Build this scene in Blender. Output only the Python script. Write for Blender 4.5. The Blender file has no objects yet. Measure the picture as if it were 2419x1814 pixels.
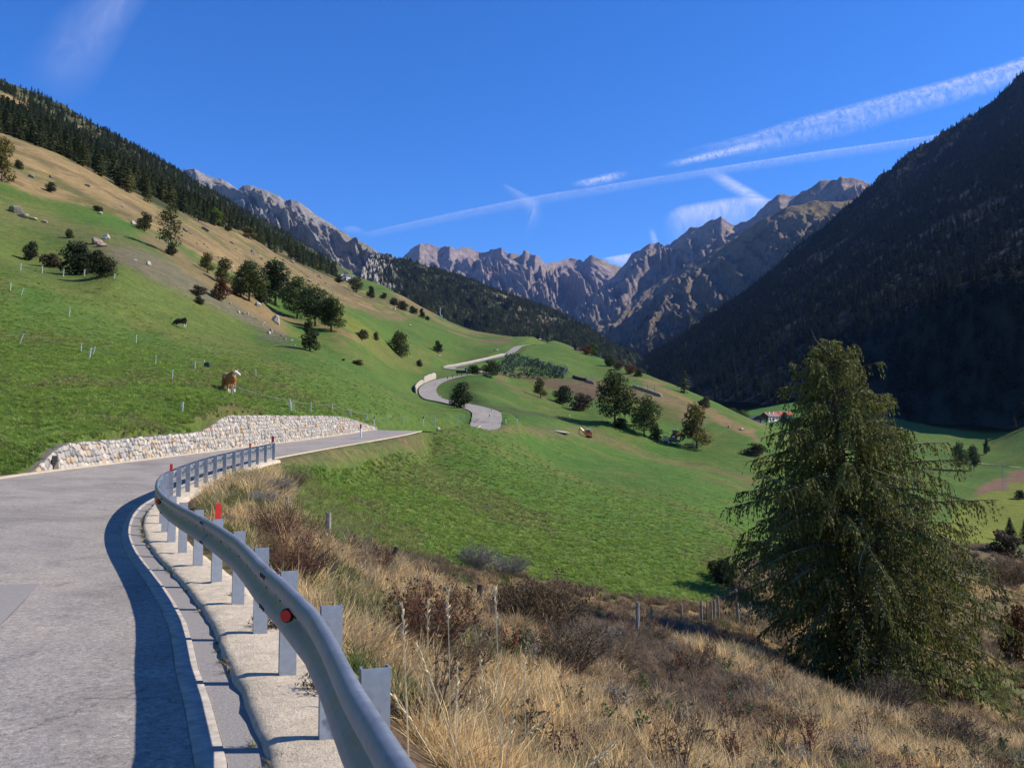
import bpy, bmesh, math, random
import numpy as np
from mathutils import Vector, Matrix

# ------------------------------------------------------------------ scene, camera, light
S = bpy.context.scene
COL = S.collection
F_PX, CX, CY, HOR = 2013.0, 1209.5, 907.0, 1060.0
TH = math.atan((HOR - CY) / F_PX)
ST, CT = math.sin(TH), math.cos(TH)

cam_d = bpy.data.cameras.new("camera")
cam_d.sensor_fit = 'HORIZONTAL'
cam_d.sensor_width = 36.0
cam_d.lens = 36.0 * F_PX / 2419.0
cam_d.clip_start = 0.1
cam_d.clip_end = 120000.0
cam = bpy.data.objects.new("camera", cam_d)
COL.objects.link(cam)
cam.location = (0, 0, 0)
cam.rotation_euler = (math.pi / 2 + TH, 0, 0)
S.camera = cam

SUN_EL = math.radians(39.5)
SUN_AZ = math.radians(87.0)          # clockwise from +Y (straight ahead): sun on the right
sun_dir = Vector((math.sin(SUN_AZ) * math.cos(SUN_EL), math.cos(SUN_AZ) * math.cos(SUN_EL), math.sin(SUN_EL)))
sd = bpy.data.lights.new("sun", 'SUN')
sd.energy = 5.0
sd.angle = math.radians(0.55)
sd.color = (1.0, 0.92, 0.81)
sun = bpy.data.objects.new("sun", sd)
COL.objects.link(sun)
sun.rotation_euler = (-sun_dir).to_track_quat('-Z', 'Y').to_euler()
sun.location = (60, 0, 80)

W = bpy.data.worlds.new("World")
S.world = W
W.use_nodes = True
wn = W.node_tree.nodes
wl = W.node_tree.links
wn.clear()
w_out = wn.new('ShaderNodeOutputWorld')
w_bg = wn.new('ShaderNodeBackground')
w_sky = wn.new('ShaderNodeTexSky')
w_sky.sky_type = 'NISHITA'
w_sky.sun_disc = False
w_sky.sun_elevation = SUN_EL
w_sky.sun_rotation = SUN_AZ
w_sky.altitude = 1700.0
w_sky.air_density = 1.0
w_sky.dust_density = 0.2
w_sky.ozone_density = 5.0
w_bg.inputs[1].default_value = 0.15
w_hs = wn.new('ShaderNodeHueSaturation')          # the deep blue of thin mountain air
w_hs.inputs['Hue'].default_value = 0.512
w_hs.inputs['Saturation'].default_value = 1.26
w_hs.inputs['Value'].default_value = 1.10
wl.new(w_sky.outputs[0], w_hs.inputs['Color'])
wl.new(w_hs.outputs[0], w_bg.inputs[0])
wl.new(w_bg.outputs[0], w_out.inputs[0])

S.view_settings.view_transform = 'Standard'
S.view_settings.look = 'None'
S.view_settings.gamma = 1.0
S.view_settings.exposure = 0.40
S.view_settings.use_curve_mapping = False
S.render.engine = 'CYCLES'
cy = S.cycles
cy.max_bounces = 6
cy.diffuse_bounces = 3
cy.glossy_bounces = 2
cy.transmission_bounces = 4
cy.transparent_max_bounces = 12
cy.volume_bounces = 0
cy.use_denoising = True
cy.caustics_reflective = False
cy.caustics_refractive = False

HAZE = 2.1e-5
rnd = random.Random(11)
R = np.random.RandomState(5)

# ------------------------------------------------------------------ photo geometry helpers
def ray(px, py):
    """u = X/Y and s = Z/Y of the line of sight through a point of the photograph"""
    a = (px - CX) / F_PX
    b = (CY - py) / F_PX
    d = CT - b * ST
    return a / d, (ST + b * CT) / d

def P(px, py, D):
    u, s = ray(px, py)
    return np.array([u * D, D, s * D])

def to_px(X, Y, Z):
    c = Y * CT + Z * ST
    c = np.where(c < 0.05, 0.05, c)
    return CX + F_PX * X / c, CY - F_PX * (-Y * ST + Z * CT) / c

# ------------------------------------------------------------------ noise
def _hash(ix, iy, seed):
    h = (ix.astype(np.int64) * 374761393 + iy.astype(np.int64) * 668265263 + seed * 974634777) & 0xffffffff
    h = ((h ^ (h >> 13)) * 1274126177) & 0xffffffff
    h = (h ^ (h >> 16)) & 0xffffffff
    return h

def perlin(x, y, seed=0):
    x = np.asarray(x, float); y = np.asarray(y, float)
    xi = np.floor(x); yi = np.floor(y)
    xf = x - xi; yf = y - yi
    def g(ix, iy, dx, dy):
        a = _hash(ix, iy, seed) * (2 * math.pi / 4294967296.0)
        return np.cos(a) * dx + np.sin(a) * dy
    u = xf * xf * xf * (xf * (xf * 6 - 15) + 10)
    v = yf * yf * yf * (yf * (yf * 6 - 15) + 10)
    n00 = g(xi, yi, xf, yf); n10 = g(xi + 1, yi, xf - 1, yf)
    n01 = g(xi, yi + 1, xf, yf - 1); n11 = g(xi + 1, yi + 1, xf - 1, yf - 1)
    return ((n00 * (1 - u) + n10 * u) * (1 - v) + (n01 * (1 - u) + n11 * u) * v) * 1.5

def fbm(x, y, o=4, seed=0, g=0.5):
    s = 0; a = 1
    for i in range(o):
        s = s + a * perlin(x * 2 ** i + i * 17.3, y * 2 ** i - i * 9.1, seed + i)
        a *= g
    return s

def ridged(x, y, o=5, seed=0, g=0.55):
    s = 0; a = 1; w = 1; t = 0
    for i in range(o):
        n = (1 - np.abs(perlin(x * 2.05 ** i + i * 13.7, y * 2.05 ** i + i * 7.9, seed + i))) ** 2
        s = s + a * n * w
        w = np.clip(n * 1.6, 0, 1)
        t += a; a *= g
    return s / t

def sst(e0, e1, x):
    t = np.clip((x - e0) / (e1 - e0), 0, 1)
    return t * t * (3 - 2 * t)

# ------------------------------------------------------------------ object helpers
def prop(o, label=None, cat=None, group=None, kind=None):
    if label: o['label'] = label
    if cat: o['category'] = cat
    if group: o['group'] = group
    if kind: o['kind'] = kind
    return o

def mesh_np(name, V, Fc, mats=(), smooth=True, col=None, midx=None):
    """mesh from numpy arrays; Fc is (n,3) or (n,4) or a list of faces"""
    me = bpy.data.meshes.new(name)
    V = np.asarray(V, np.float32)
    if isinstance(Fc, np.ndarray):
        n, k = Fc.shape
        me.vertices.add(len(V)); me.vertices.foreach_set('co', V.ravel())
        me.loops.add(n * k); me.loops.foreach_set('vertex_index', Fc.astype(np.int32).ravel())
        me.polygons.add(n)
        me.polygons.foreach_set('loop_start', np.arange(0, n * k, k, dtype=np.int32))
        me.polygons.foreach_set('loop_total', np.full(n, k, np.int32))
        if midx is not None: me.polygons.foreach_set('material_index', np.asarray(midx, np.int32))
        me.polygons.foreach_set('use_smooth', np.full(n, smooth, bool))
        me.update(calc_edges=True)
    else:
        me.from_pydata([tuple(v) for v in V], [], Fc)
        for i, p in enumerate(me.polygons):
            p.use_smooth = smooth
            if midx is not None: p.material_index = int(midx[i])
        me.update()
    for m in mats: me.materials.append(m)
    if col is not None:
        at = me.color_attributes.new('col', 'FLOAT_COLOR', 'POINT')
        c = np.ones((len(V), 4), np.float32); c[:, :3] = col
        at.data.foreach_set('color', c.ravel())
    return me

def link(name, me, parent=None):
    o = bpy.data.objects.new(name, me)
    COL.objects.link(o)
    if parent: o.parent = parent
    return o

def empty(name, loc, rz=0, label=None, cat=None, group=None):
    o = bpy.data.objects.new(name, None)
    o.empty_display_size = 0.2
    COL.objects.link(o)
    o.location = loc
    o.rotation_euler = (0, 0, rz)
    return prop(o, label, cat, group)

def copy_tree(o, parent=None):
    c = o.copy(); COL.objects.link(c); c.parent = parent
    if parent is None: c.parent = None
    for ch in list(o.children): copy_tree(ch, c)
    return c

class MB:
    """collects simple solids into one mesh"""
    def __init__(self): self.v = []; self.f = []
    def add(self, vs, fs):
        n = len(self.v); self.v += [tuple(x) for x in vs]; self.f += [tuple(i + n for i in q) for q in fs]
    def box(self, c, s, M=None, taper=1.0):
        hx, hy, hz = s[0] / 2, s[1] / 2, s[2] / 2
        vs = []
        for z, t in ((-hz, 1.0), (hz, taper)):
            for x, y in ((-hx, -hy), (hx, -hy), (hx, hy), (-hx, hy)):
                p = Vector((x * t, y * t, z))
                if M is not None: p = M @ p
                vs.append((p.x + c[0], p.y + c[1], p.z + c[2]))
        self.add(vs, [(0, 3, 2, 1), (4, 5, 6, 7), (0, 1, 5, 4), (1, 2, 6, 5), (2, 3, 7, 6), (3, 0, 4, 7)])
    def tube(self, pts, rad, n=6, cap=True):
        pts = [Vector(p) for p in pts]
        if not hasattr(rad, '__len__'): rad = [rad] * len(pts)
        vs = []; m = len(pts)
        for i, p in enumerate(pts):
            d = (pts[min(i + 1, m - 1)] - pts[max(i - 1, 0)])
            if d.length < 1e-9: d = Vector((0, 0, 1))
            d.normalize()
            a = d.orthogonal() if i == 0 else (ax - d * ax.dot(d))
            if a.length < 1e-6: a = d.orthogonal()
            ax = a.normalized(); b = d.cross(ax)
            for k in range(n):
                t = 2 * math.pi * k / n
                vs.append(p + (ax * math.cos(t) + b * math.sin(t)) * rad[i])
        fs = []
        for i in range(m - 1):
            for k in range(n):
                fs.append((i * n + k, i * n + (k + 1) % n, (i + 1) * n + (k + 1) % n, (i + 1) * n + k))
        if cap:
            fs.append(tuple(reversed(range(n)))); fs.append(tuple((m - 1) * n + k for k in range(n)))
        self.add(vs, fs)
    def build(self, name, m, parent=None, smooth=False, bevel=0):
        me = mesh_np(name, self.v, self.f, [m] if not isinstance(m, (list, tuple)) else m, smooth)
        if bevel:
            bm = bmesh.new(); bm.from_mesh(me)
            bmesh.ops.bevel(bm, geom=bm.edges[:], offset=bevel, segments=1, affect='EDGES')
            bm.to_mesh(me); bm.free()
        return link(name, me, parent)

# ------------------------------------------------------------------ materials
def new_mat(name):
    m = bpy.data.materials.new(name); m.use_nodes = True
    nt = m.node_tree; nt.nodes.clear()
    out = nt.nodes.new('ShaderNodeOutputMaterial')
    b = nt.nodes.new('ShaderNodeBsdfPrincipled')
    nt.links.new(b.outputs[0], out.inputs[0])
    return m, nt, b, out

def nd(nt, t, **kw):
    n = nt.nodes.new(t)
    for k, v in kw.items():
        if k == 'ins':
            for i, x in v.items(): n.inputs[i].default_value = x
        else: setattr(n, k, v)
    return n

def ramp(nt, fac, stops):
    r = nt.nodes.new('ShaderNodeValToRGB')
    e = r.color_ramp.elements
    while len(e) < len(stops): e.new(0.5)
    for i, (p, c) in enumerate(stops):
        e[i].position = p
        e[i].color = (c[0], c[1], c[2], 1) if hasattr(c, '__len__') else (c, c, c, 1)
    nt.links.new(fac, r.inputs[0])
    return r.outputs[0]

def coords(nt, kind='Object'):
    return nt.nodes.new('ShaderNodeTexCoord').outputs[kind]

def noise(nt, vec, scale, detail=4, rough=0.55, dist=0.0):
    n = nd(nt, 'ShaderNodeTexNoise', ins={'Scale': scale, 'Detail': detail, 'Roughness': rough, 'Distortion': dist})
    if vec is not None: nt.links.new(vec, n.inputs['Vector'])
    return n.outputs['Fac']

def mixc(nt, fac, a, b, mode='MIX'):
    m = nt.nodes.new('ShaderNodeMix'); m.data_type = 'RGBA'; m.blend_type = mode
    for sock, v in ((m.inputs[0], fac), (m.inputs[6], a), (m.inputs[7], b)):
        if isinstance(v, bpy.types.NodeSocket): nt.links.new(v, sock)
        elif hasattr(v, '__len__'): sock.default_value = (v[0], v[1], v[2], 1)
        else: sock.default_value = v
    return m.outputs[2]

def bump(nt, b, h, strength, dist):
    n = nd(nt, 'ShaderNodeBump', ins={'Strength': strength, 'Distance': dist})
    nt.links.new(h, n.inputs['Height'])
    nt.links.new(n.outputs[0], b.inputs['Normal'])

def simple(name, c, rough=0.6, metal=0.0, var=0.18, scale=6.0, bstr=0.0, bd=0.01, kind='Object'):
    m, nt, b, _ = new_mat(name)
    v = coords(nt, kind)
    f = noise(nt, v, scale, 5, 0.6)
    lo = [x * (1 - var) for x in c]; hi = [min(1, x * (1 + var)) for x in c]
    nt.links.new(ramp(nt, f, [(0.3, lo), (0.7, hi)]), b.inputs['Base Color'])
    b.inputs['Roughness'].default_value = rough
    b.inputs['Metallic'].default_value = metal
    b.inputs['Specular IOR Level'].default_value = 0.3
    if bstr: bump(nt, b, f, bstr, bd)
    return m
# ------------------------------------------------------------------ TERRAIN: height field
# (photo x, photo y, distance ahead in metres) read off the photograph, sized by posts, cows and trees
CTRL = [
 # pasture above the wall
 (134,1050,29.5),(285,1037,34.5),(484,1019,43.5),(541,980,46.8),(700,980,61),(810,981,74),(883,1003,83),
 (10,1148,27),(10,1050,31),(-150,1150,24),(-150,1000,31),(60,1050,33),(40,1000,38),(540,932,54),(425,775,109),(40,800,75),
 (20,700,92),(45,640,110),(300,1000,38),(300,950,45),(300,900,54),(300,830,75),(300,760,103),(200,900,52),(100,950,43),
 (700,930,73),(700,850,105),(800,920,92),(800,850,130),(900,950,98),(985,1003,91),(600,800,128),(700,800,135),
 (272,654,116),(205,648,124),(45,622,130),(235,580,150),(-250,700,80),(-250,560,110),
 (0,424,190),(136,476,195),(226,496,200),(316,530,205),(361,551,210),(-250,330,190),
 (0,325,270),(97,361,270),(158,386,270),(215,413,270),(271,449,266),(350,498,255),(-250,200,270),
 # forest floor rising behind
 (0,300,420),(0,262,600),(0,228,850),(0,205,1250),(127,250,1280),(217,303,1320),(298,345,1380),(384,392,1450),(503,465,1600),
 (590,515,1750),(671,556,1950),(747,602,2150),(793,632,2300),(0,225,1900),(384,412,2200),(671,576,2700),(-250,70,1100),(-250,120,1900),
 (150,345,500),(300,430,560),(450,500,760),(600,560,1050),(720,615,1500),
 # dry pasture crest
 (424,503,335),(489,526,400),(563,545,480),(630,583,540),(685,605,600),(739,632,660),(785,655,720),(835,668,745),(860,672,760),
 (900,678,770),(981,721,742),(1036,750,700),(1079,773,660),(1158,794,600),(1193,798,570),(1223,813,520),(1256,806,560),(1274,801,575),(1307,806,565),
 (1358,829,520),(1429,856,450),(1500,881,400),(1544,896,370),(1598,920,330),(1653,953,290),(1707,982,260),(1761,1004,245),(1800,1022,235),
 # behind the crest
 (900,700,1000),(1036,775,950),(1158,822,900),(1274,832,850),(1429,885,750),(1544,930,650),
 # pasture body
 (1035,842,360),(945,842,292),(730,832,180),(650,745,232),(700,760,232),(600,690,245),
 (422,594,187),(508,651,181),(563,686,179),(610,716,178),(655,756,178),(470,600,215),(580,670,222),
 (900,780,300),(1000,770,460),(940,730,560),(800,700,430),(700,640,440),(600,600,370),(500,560,310),(850,740,350),(1100,800,490),(1150,810,520),
 (800,830,192),(880,840,225),(900,885,190),(960,895,215),(840,790,225),
 (1005,935,205),(1003,912,240),(1050,893,262),(1126,885,275),(1050,868,340),(1195,838,400),(1222,818,470),(1000,880,280),(1080,850,380),
 # knoll with the road behind it
 (1131,888,268),(1226,915,250),(1294,940,235),(1339,961,225),(1384,974,215),(1440,984,205),
 (1226,960,190),(1300,990,186),(1100,930,185),(1170,950,172),(1150,905,225),
 (1294,948,262),(1226,918,275),(1300,905,300),(1350,890,320),(1200,880,315),(1300,862,360),(1400,920,292),(1500,932,282),(1600,962,258),(1650,1010,222),(1400,885,380),
 (1140,968,130),(1106,966,131),(1060,952,170),(1200,985,134),(1160,998,118),
 (1015,1009,86),(1040,1007,91),(1075,1006,98),(1105,1005,104),(1136,1003,110),(1170,1001,114),(1200,1012,124),(1310,1024,148),(1380,1032,172),(1480,1036,186),(1600,1060,191),(1700,1085,181),(1790,1122,168),
 (1221,1000,140),(1195,1000,145),(1320,1005,165),(1400,1010,190),
 # meadow
 (700,1078,46),(800,1078,56),(900,1050,65),(1000,1080,77),(1000,1150,58),(1000,1250,45),(1000,1310,39),(900,1270,36),
 (1300,1080,121),(1300,1150,80),(1300,1250,60),(1300,1360,47),(1600,1120,131),(1600,1200,86),(1600,1300,63),(1600,1405,50),
 (1780,1200,110),(1780,1300,74),(1780,1395,57),(700,1120,38),(800,1200,39),(1150,1010,108),
 # gully and the near slope
 (1000,1380,31),(1300,1425,41),(1300,1480,34),(1600,1455,44),(1600,1520,37),
 (1000,1814,6.0),(1209,1814,7.5),(1500,1814,9.6),(2000,1814,13.5),(2419,1814,17),(1209,1600,13),(1209,1450,20),(1000,1450,17.5),
 (850,1350,17.5),(760,1250,20.5),(650,1150,26),(560,1120,30),(850,1300,27),(760,1200,31),(1500,1500,26),(1750,1550,32),(1500,1650,16),
 (2010,1640,38),(2300,1720,32),(2419,1620,42),(2200,1680,34),(2900,1814,30),(2900,1500,60),
 (2380,1352,68),(2350,1302,78),(2419,1330,80),(2350,1330,125),(2250,1290,105),(1900,1410,60),
 (1900,1310,85),(2000,1352,66),(2000,1272,90),(2000,1205,150),(2000,1135,260),(2000,1062,420),(1850,1060,210),(1900,1110,205),
 # valley floor
 (2390,1275,250),(2380,1200,292),(2370,1103,400),(2370,1080,452),(2370,1035,520),(2419,1010,525),(1830,1002,560),(1785,996,556),(1760,1001,500),(1850,980,640),(1760,1000,600),
 (1900,948,770),(1750,978,720),(2700,1060,420),(2700,1200,280),(1640,985,800),(1560,960,1000),(1500,930,1400),(1450,915,2000),(2900,1300,180),
]
# points in metres near and behind the camera
CTRL_XYZ = [(-12,-6,-1.6),(-8,0,-1.65),(-14,8,-1.3),(-16,14,-1.2),(-20,20,-.9),(-28,24,0),(3,-8,-1.9),(6,-4,-4.2),(8,0,-5.0),(12,4,-5.6),(-2,-10,-1.7),
            (2.2,2,-2.75),(4,6,-4.0),(-30,0,1.5),(-60,10,9),(-45,30,7),(30,5,-9),(60,10,-14),(-110,20,28),(120,20,-24)]
Y0 = 3.0
def _warp(X, Y):
    d = np.maximum(Y + Y0, 0.6)
    return 3.0 * np.clip(X / d, -2.2, 2.2), np.log(d)

_pts = [P(*c) for c in CTRL] + [np.array(c, float) for c in CTRL_XYZ]
# the bed of the near road
for (x, y, z) in ((-1.5,0,-1.72),(-3.5,4.5,-1.72),(-6,10,-1.7),(-9.5,16,-1.55),(-11.5,21,-1.4),(-12.6,26,-1.15),(-13,30,-.95),(-13.3,36,-.7),(-13.3,41,-.4),(-13,50,0),(-12,62,.65),(-11,75,1.45),
                  (-10.3,90,1.75),(-8.2,100,1.85)):
    _pts.append(np.array((x, y, z)))
_pts = np.array(_pts)
_cu, _cl = _warp(_pts[:, 0], _pts[:, 1])
_cs = _pts[:, 2] / (_pts[:, 1] + Y0).clip(0.6)
_n = len(_cs)
def _k(r2): return 0.5 * r2 * np.log(r2 + 1e-12)
_A = np.zeros((_n + 3, _n + 3))
_A[:_n, :_n] = _k((_cu[:, None] - _cu[None]) ** 2 + (_cl[:, None] - _cl[None]) ** 2) + np.eye(_n) * 2e-4
_A[:_n, _n] = 1; _A[:_n, _n + 1] = _cu; _A[:_n, _n + 2] = _cl
_A[_n:, :_n] = _A[:_n, _n:].T
_w = np.linalg.solve(_A, np.r_[_cs, 0, 0, 0])

def base_h(X, Y):
    X = np.asarray(X, float); Y = np.asarray(Y, float)
    sh = X.shape
    x = X.ravel(); y = Y.ravel()
    u, l = _warp(x, y)
    out = np.empty(len(x))
    for i in range(0, len(x), 20000):
        a = u[i:i + 20000, None]; b = l[i:i + 20000, None]
        out[i:i + 20000] = _k((a - _cu) ** 2 + (b - _cl) ** 2) @ _w[:_n] + _w[_n] + _w[_n + 1] * a[:, 0] + _w[_n + 2] * b[:, 0]
    return (out * np.maximum(y + Y0, 0.6)).reshape(sh)

# ------------------------------------------------------------------ road plan: right edge, width, rise of left edge, flat verge and blend on each side
# X, Y, z(right edge), width, dz(left), flatR, blendR, flatL, blendL
RD = [(2.6,-6,-1.7,5.2,.05,1.05,.8,1.0,3),(0.2,0,-1.7,5.2,.05,1.05,.8,1.0,3),(-.87,2.3,-1.7,5.2,.05,1.05,.8,1,3),(-1.7,4.7,-1.7,5.2,.06,1.05,.8,1,3),
      (-2.55,6.6,-1.69,5.2,.06,1.05,.8,1,3),(-3.25,8.2,-1.67,5.2,.07,1.05,.8,1,3),(-4.33,10.3,-1.64,5.2,.08,1.05,.8,1,3),(-5.8,13,-1.6,5.2,.1,1.05,.8,1,3),
      (-6.95,15.3,-1.55,5.2,.12,1.05,.8,1,3),(-7.9,17.5,-1.48,5.2,.14,1.05,.8,.8,3),(-8.65,19.5,-1.41,5.2,.16,1.05,.8,.6,2),(-9.25,21.5,-1.33,5.3,.17,1.05,.8,.5,2),
      (-10.0,25,-1.18,5.4,.17,1.05,.8,.4,1.2),(-10.5,28,-1.04,5.3,.16,1.05,.8,.28,.4),(-10.9,31.5,-.88,5.0,.15,1.05,.8,.28,.4),(-11.35,36,-.68,4.6,.13,1.05,.8,.28,.4),
      (-11.5,41,-.43,4.4,.1,.4,1.5,.28,.4),(-11.3,50,-.03,4.4,.1,.4,2,.28,.4),(-10.4,60,.5,4.4,.1,.4,2,.28,.4),(-9.1,72,1.2,4.4,.1,.4,2,.28,.4),
      (-8.7,80,1.66,4.4,.1,.3,.9,.28,.4),(-8.2,86,1.72,4.4,.08,.3,.9,.4,2),(-7.3,94,1.76,4.3,.05,.3,.9,.4,3),(-5.5,102,1.86,4.3,.0,.3,.9,.4,3),(-3.2,109,2.15,4.3,.0,.3,.9,.4,3),(-1.7,116,2.8,4.3,.0,.3,1.2,.4,3),(-1.6,122,3.55,4.4,0,.3,2,.4,3)]
FAR_ROAD = [(1150,976,127,4.4),(1118,962,140,4.2),(1066,950,175,4.2),(1022,940,203,4.6),(1010,922,226,4.6),(1022,907,243,4.6),(1050,896,258,4.6),(1090,888,268,4.5),(1128,885,276,4.5),
            (1160,884,292,4.5),(1130,876,312,4.5),(1062,870,336,4.5),(1100,861,356,4.5),(1150,849,380,4.5),(1194,839,402,4.5),(1212,828,435,4.5),(1228,818,478,4.5),(1262,815,540,4.5),(1300,822,640,4.5)]
def _road_nodes():
    R_ = []
    pts = np.array([r[:2] for r in RD])
    tang = np.gradient(pts, axis=0); tang /= np.linalg.norm(tang, axis=1)[:, None]
    for r, t in zip(RD, tang):
        lx, ly = -t[1], t[0]
        R_.append((r[0], r[1], r[2], r[0] + lx * r[3], r[1] + ly * r[3], r[2] + r[4], *r[5:9]))
    fp = np.array([P(a, b, d) for a, b, d, w in FAR_ROAD])
    tang = np.gradient(fp[:, :2], axis=0); tang /= np.linalg.norm(tang, axis=1)[:, None]
    for p, t, (a, b, d, w) in zip(fp, tang, FAR_ROAD):
        lx, ly = -t[1], t[0]; h = w / 2
        R_.append((p[0] - lx * h, p[1] - ly * h, p[2], p[0] + lx * h, p[1] + ly * h, p[2], .4, 5, .4, 5))
    return np.array(R_)
def _resample(A, step):
    c = (A[:, :2] + A[:, 3:5]) / 2
    s = np.r_[0, np.cumsum(np.linalg.norm(np.diff(c, axis=0), axis=1))]
    out = [A[0]]
    # Catmull-Rom through the nodes
    for i in range(len(A) - 1):
        p0 = A[max(i - 1, 0)]; p1 = A[i]; p2 = A[i + 1]; p3 = A[min(i + 2, len(A) - 1)]
        L = s[i + 1] - s[i]; st = step if p1[1] < 60 else step * 3
        k = max(1, int(round(L / st)))
        for j in range(1, k + 1):
            t = j / k
            q = 0.5 * (2 * p1 + (p2 - p0) * t + (2 * p0 - 5 * p1 + 4 * p2 - p3) * t * t + (3 * p1 - p0 - 3 * p2 + p3) * t ** 3)
            q[6:] = p1[6:] * (1 - t) + p2[6:] * t
            out.append(q)
    return np.array(out)
ROADN = _resample(_road_nodes(), 1.0)
_rc = (ROADN[:, :2] + ROADN[:, 3:5]) / 2

def road_blend(X, Y, H):
    x = X.ravel(); y = Y.ravel(); h = H.ravel().copy()
    best = np.full(len(x), 1e9); zr = np.zeros(len(x)); wgt = np.zeros(len(x)); inside = np.zeros(len(x))
    for i in range(len(_rc) - 1):
        a = _rc[i]; b = _rc[i + 1]
        m = (x > min(a[0], b[0]) - 14) & (x < max(a[0], b[0]) + 14) & (y > min(a[1], b[1]) - 14) & (y < max(a[1], b[1]) + 14)
        if not m.any(): continue
        idx = np.nonzero(m)[0]
        d = b - a; L2 = d @ d
        qx = x[idx] - a[0]; qy = y[idx] - a[1]
        t = np.clip((qx * d[0] + qy * d[1]) / L2, 0, 1)
        n0 = ROADN[i]; n1 = ROADN[i + 1]
        node = n0[None] * (1 - t[:, None]) + n1[None] * t[:, None]
        ax = node[:, 3] - node[:, 0]; ay = node[:, 4] - node[:, 1]
        w = np.hypot(ax, ay)
        lat = ((x[idx] - node[:, 0]) * ax + (y[idx] - node[:, 1]) * ay) / w      # 0 at right edge, w at left edge
        cx = x[idx] - (node[:, 0] + node[:, 3]) / 2; cyy = y[idx] - (node[:, 1] + node[:, 4]) / 2
        dist = np.hypot(cx, cyy)
        up = dist < best[idx]
        zz = node[:, 2] + (node[:, 5] - node[:, 2]) * np.clip(lat / w, -.3, 1.15)
        ex = np.where(lat < 0, -lat - node[:, 6], lat - w - node[:, 8])
        bl = np.where(lat < 0, node[:, 7], node[:, 9])
        lon = np.abs(cx * d[0] + cyy * d[1]) / math.sqrt(L2)
        wg = (1 - sst(0, 1, ex / bl)) * (1 - sst(1.0, 2.5, lon))
        k = idx[up]
        best[k] = dist[up]; zr[k] = zz[up]; wgt[k] = wg[up]
        inside[k] = ((ex < 0) & (lon < 1.0))[up]
    low = np.where(y < 60, 0.03, np.where(y < 150, .1, .22))
    h = h * (1 - wgt) + (zr - low) * wgt
    return h.reshape(H.shape), wgt.reshape(H.shape)

def detail_h(X, Y, wr):
    D = np.hypot(X, Y)
    k = 1 - wr
    n = fbm(X / 9, Y / 9, 3, 3) * 0.16 * sst(8, 60, D) + fbm(X / 60, Y / 60, 3, 8) * 1.6 * sst(180, 500, D) + fbm(X / 2.2, Y / 2.2, 2, 21) * 0.10 * (1 - sst(25, 70, D))
    n = n + (ridged(X / 160, Y / 260, 4, 31) - .5) * 26 * sst(420, 900, D) * sst(0, 300, -X)
    return n * k

def H(X, Y, with_w=False):
    X = np.asarray(X, float); Y = np.asarray(Y, float)
    h = base_h(X, Y)
    h, w = road_blend(X, Y, h)
    h = h + detail_h(X, Y, w)
    return (h, w) if with_w else h

# polar grid round the viewpoint, finer where it is seen
ph = np.radians(np.r_[np.linspace(-88, -37, 52)[:-1], np.linspace(-37, 37, 620), np.linspace(37, 88, 52)[1:]])
rr = [1.2]
while rr[-1] < 2900: rr.append(rr[-1] * (1.0105 if rr[-1] > 12 else 1.02))
rr = np.array(rr)
PH, RR = np.meshgrid(ph, rr)
GX = RR * np.sin(PH); GY = RR * np.cos(PH) - 3.5
GH, GW = H(GX, GY, True)
nr, nc = GX.shape
GV = np.stack([GX, GY, GH], -1).reshape(-1, 3)
_i = np.arange(nr * nc).reshape(nr, nc)
GF = np.stack([_i[:-1, :-1], _i[:-1, 1:], _i[1:, 1:], _i[1:, :-1]], -1).reshape(-1, 4)

def hat(x, y): return float(H(np.array([x]), np.array([y]))[0])

_lr = rr
def hit(px, py, dmin=3.0, dmax=2600):
    """first place where the line of sight through a photo point meets the ground"""
    u, s = ray(px, py)
    d = np.exp(np.linspace(math.log(dmin), math.log(dmax), 1500))
    h = H(u * d, d)
    below = np.nonzero(h >= s * d)[0]
    if len(below) == 0:
        k = int(np.argmax(h / d))
        return np.array([u * d[k], d[k], h[k]])
    k = below[0]
    if k == 0: return np.array([u * d[0], d[0], h[0]])
    a, b = d[k - 1], d[k]
    dd = np.linspace(a, b, 40); hh = H(u * dd, dd)
    j = np.nonzero(hh >= s * dd)[0]; j = j[0] if len(j) else 39
    return np.array([u * dd[j], dd[j], hh[j]])
# ------------------------------------------------------------------ ground cover of the terrain (which plants and soils grow where)
def poly_sd(px, py, poly):
    """signed distance to a polygon, positive inside"""
    poly = np.array(poly, float); n = len(poly)
    d2 = np.full(px.shape, 1e18); ins = np.zeros(px.shape, bool)
    for i in range(n):
        a = poly[i]; b = poly[(i + 1) % n]
        ex, ey = b - a
        wx = px - a[0]; wy = py - a[1]
        t = np.clip((wx * ex + wy * ey) / (ex * ex + ey * ey + 1e-9), 0, 1)
        d2 = np.minimum(d2, (wx - ex * t) ** 2 + (wy - ey * t) ** 2)
        c = (a[1] > py) != (b[1] > py)
        xx = ex * (py - a[1]) / (ey if abs(ey) > 1e-9 else 1e-9) + a[0]
        ins ^= c & (px < xx)
    return np.where(ins, 1, -1) * np.sqrt(d2)

GREEN = np.array((.084, .140, .032)); LUSH = np.array((.072, .150, .030)); OLIVE = np.array((.130, .145, .042))
TAN = np.array((.265, .190, .095)); TAN2 = np.array((.190, .148, .076)); BROWN = np.array((.125, .090, .055)); GREYB = np.array((.20, .165, .125))
FLOOR = np.array((.060, .068, .032)); STRAW = np.array((.40, .30, .155)); YELG = np.array((.150, .170, .035)); SOIL = np.array((.20, .125, .085))

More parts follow.
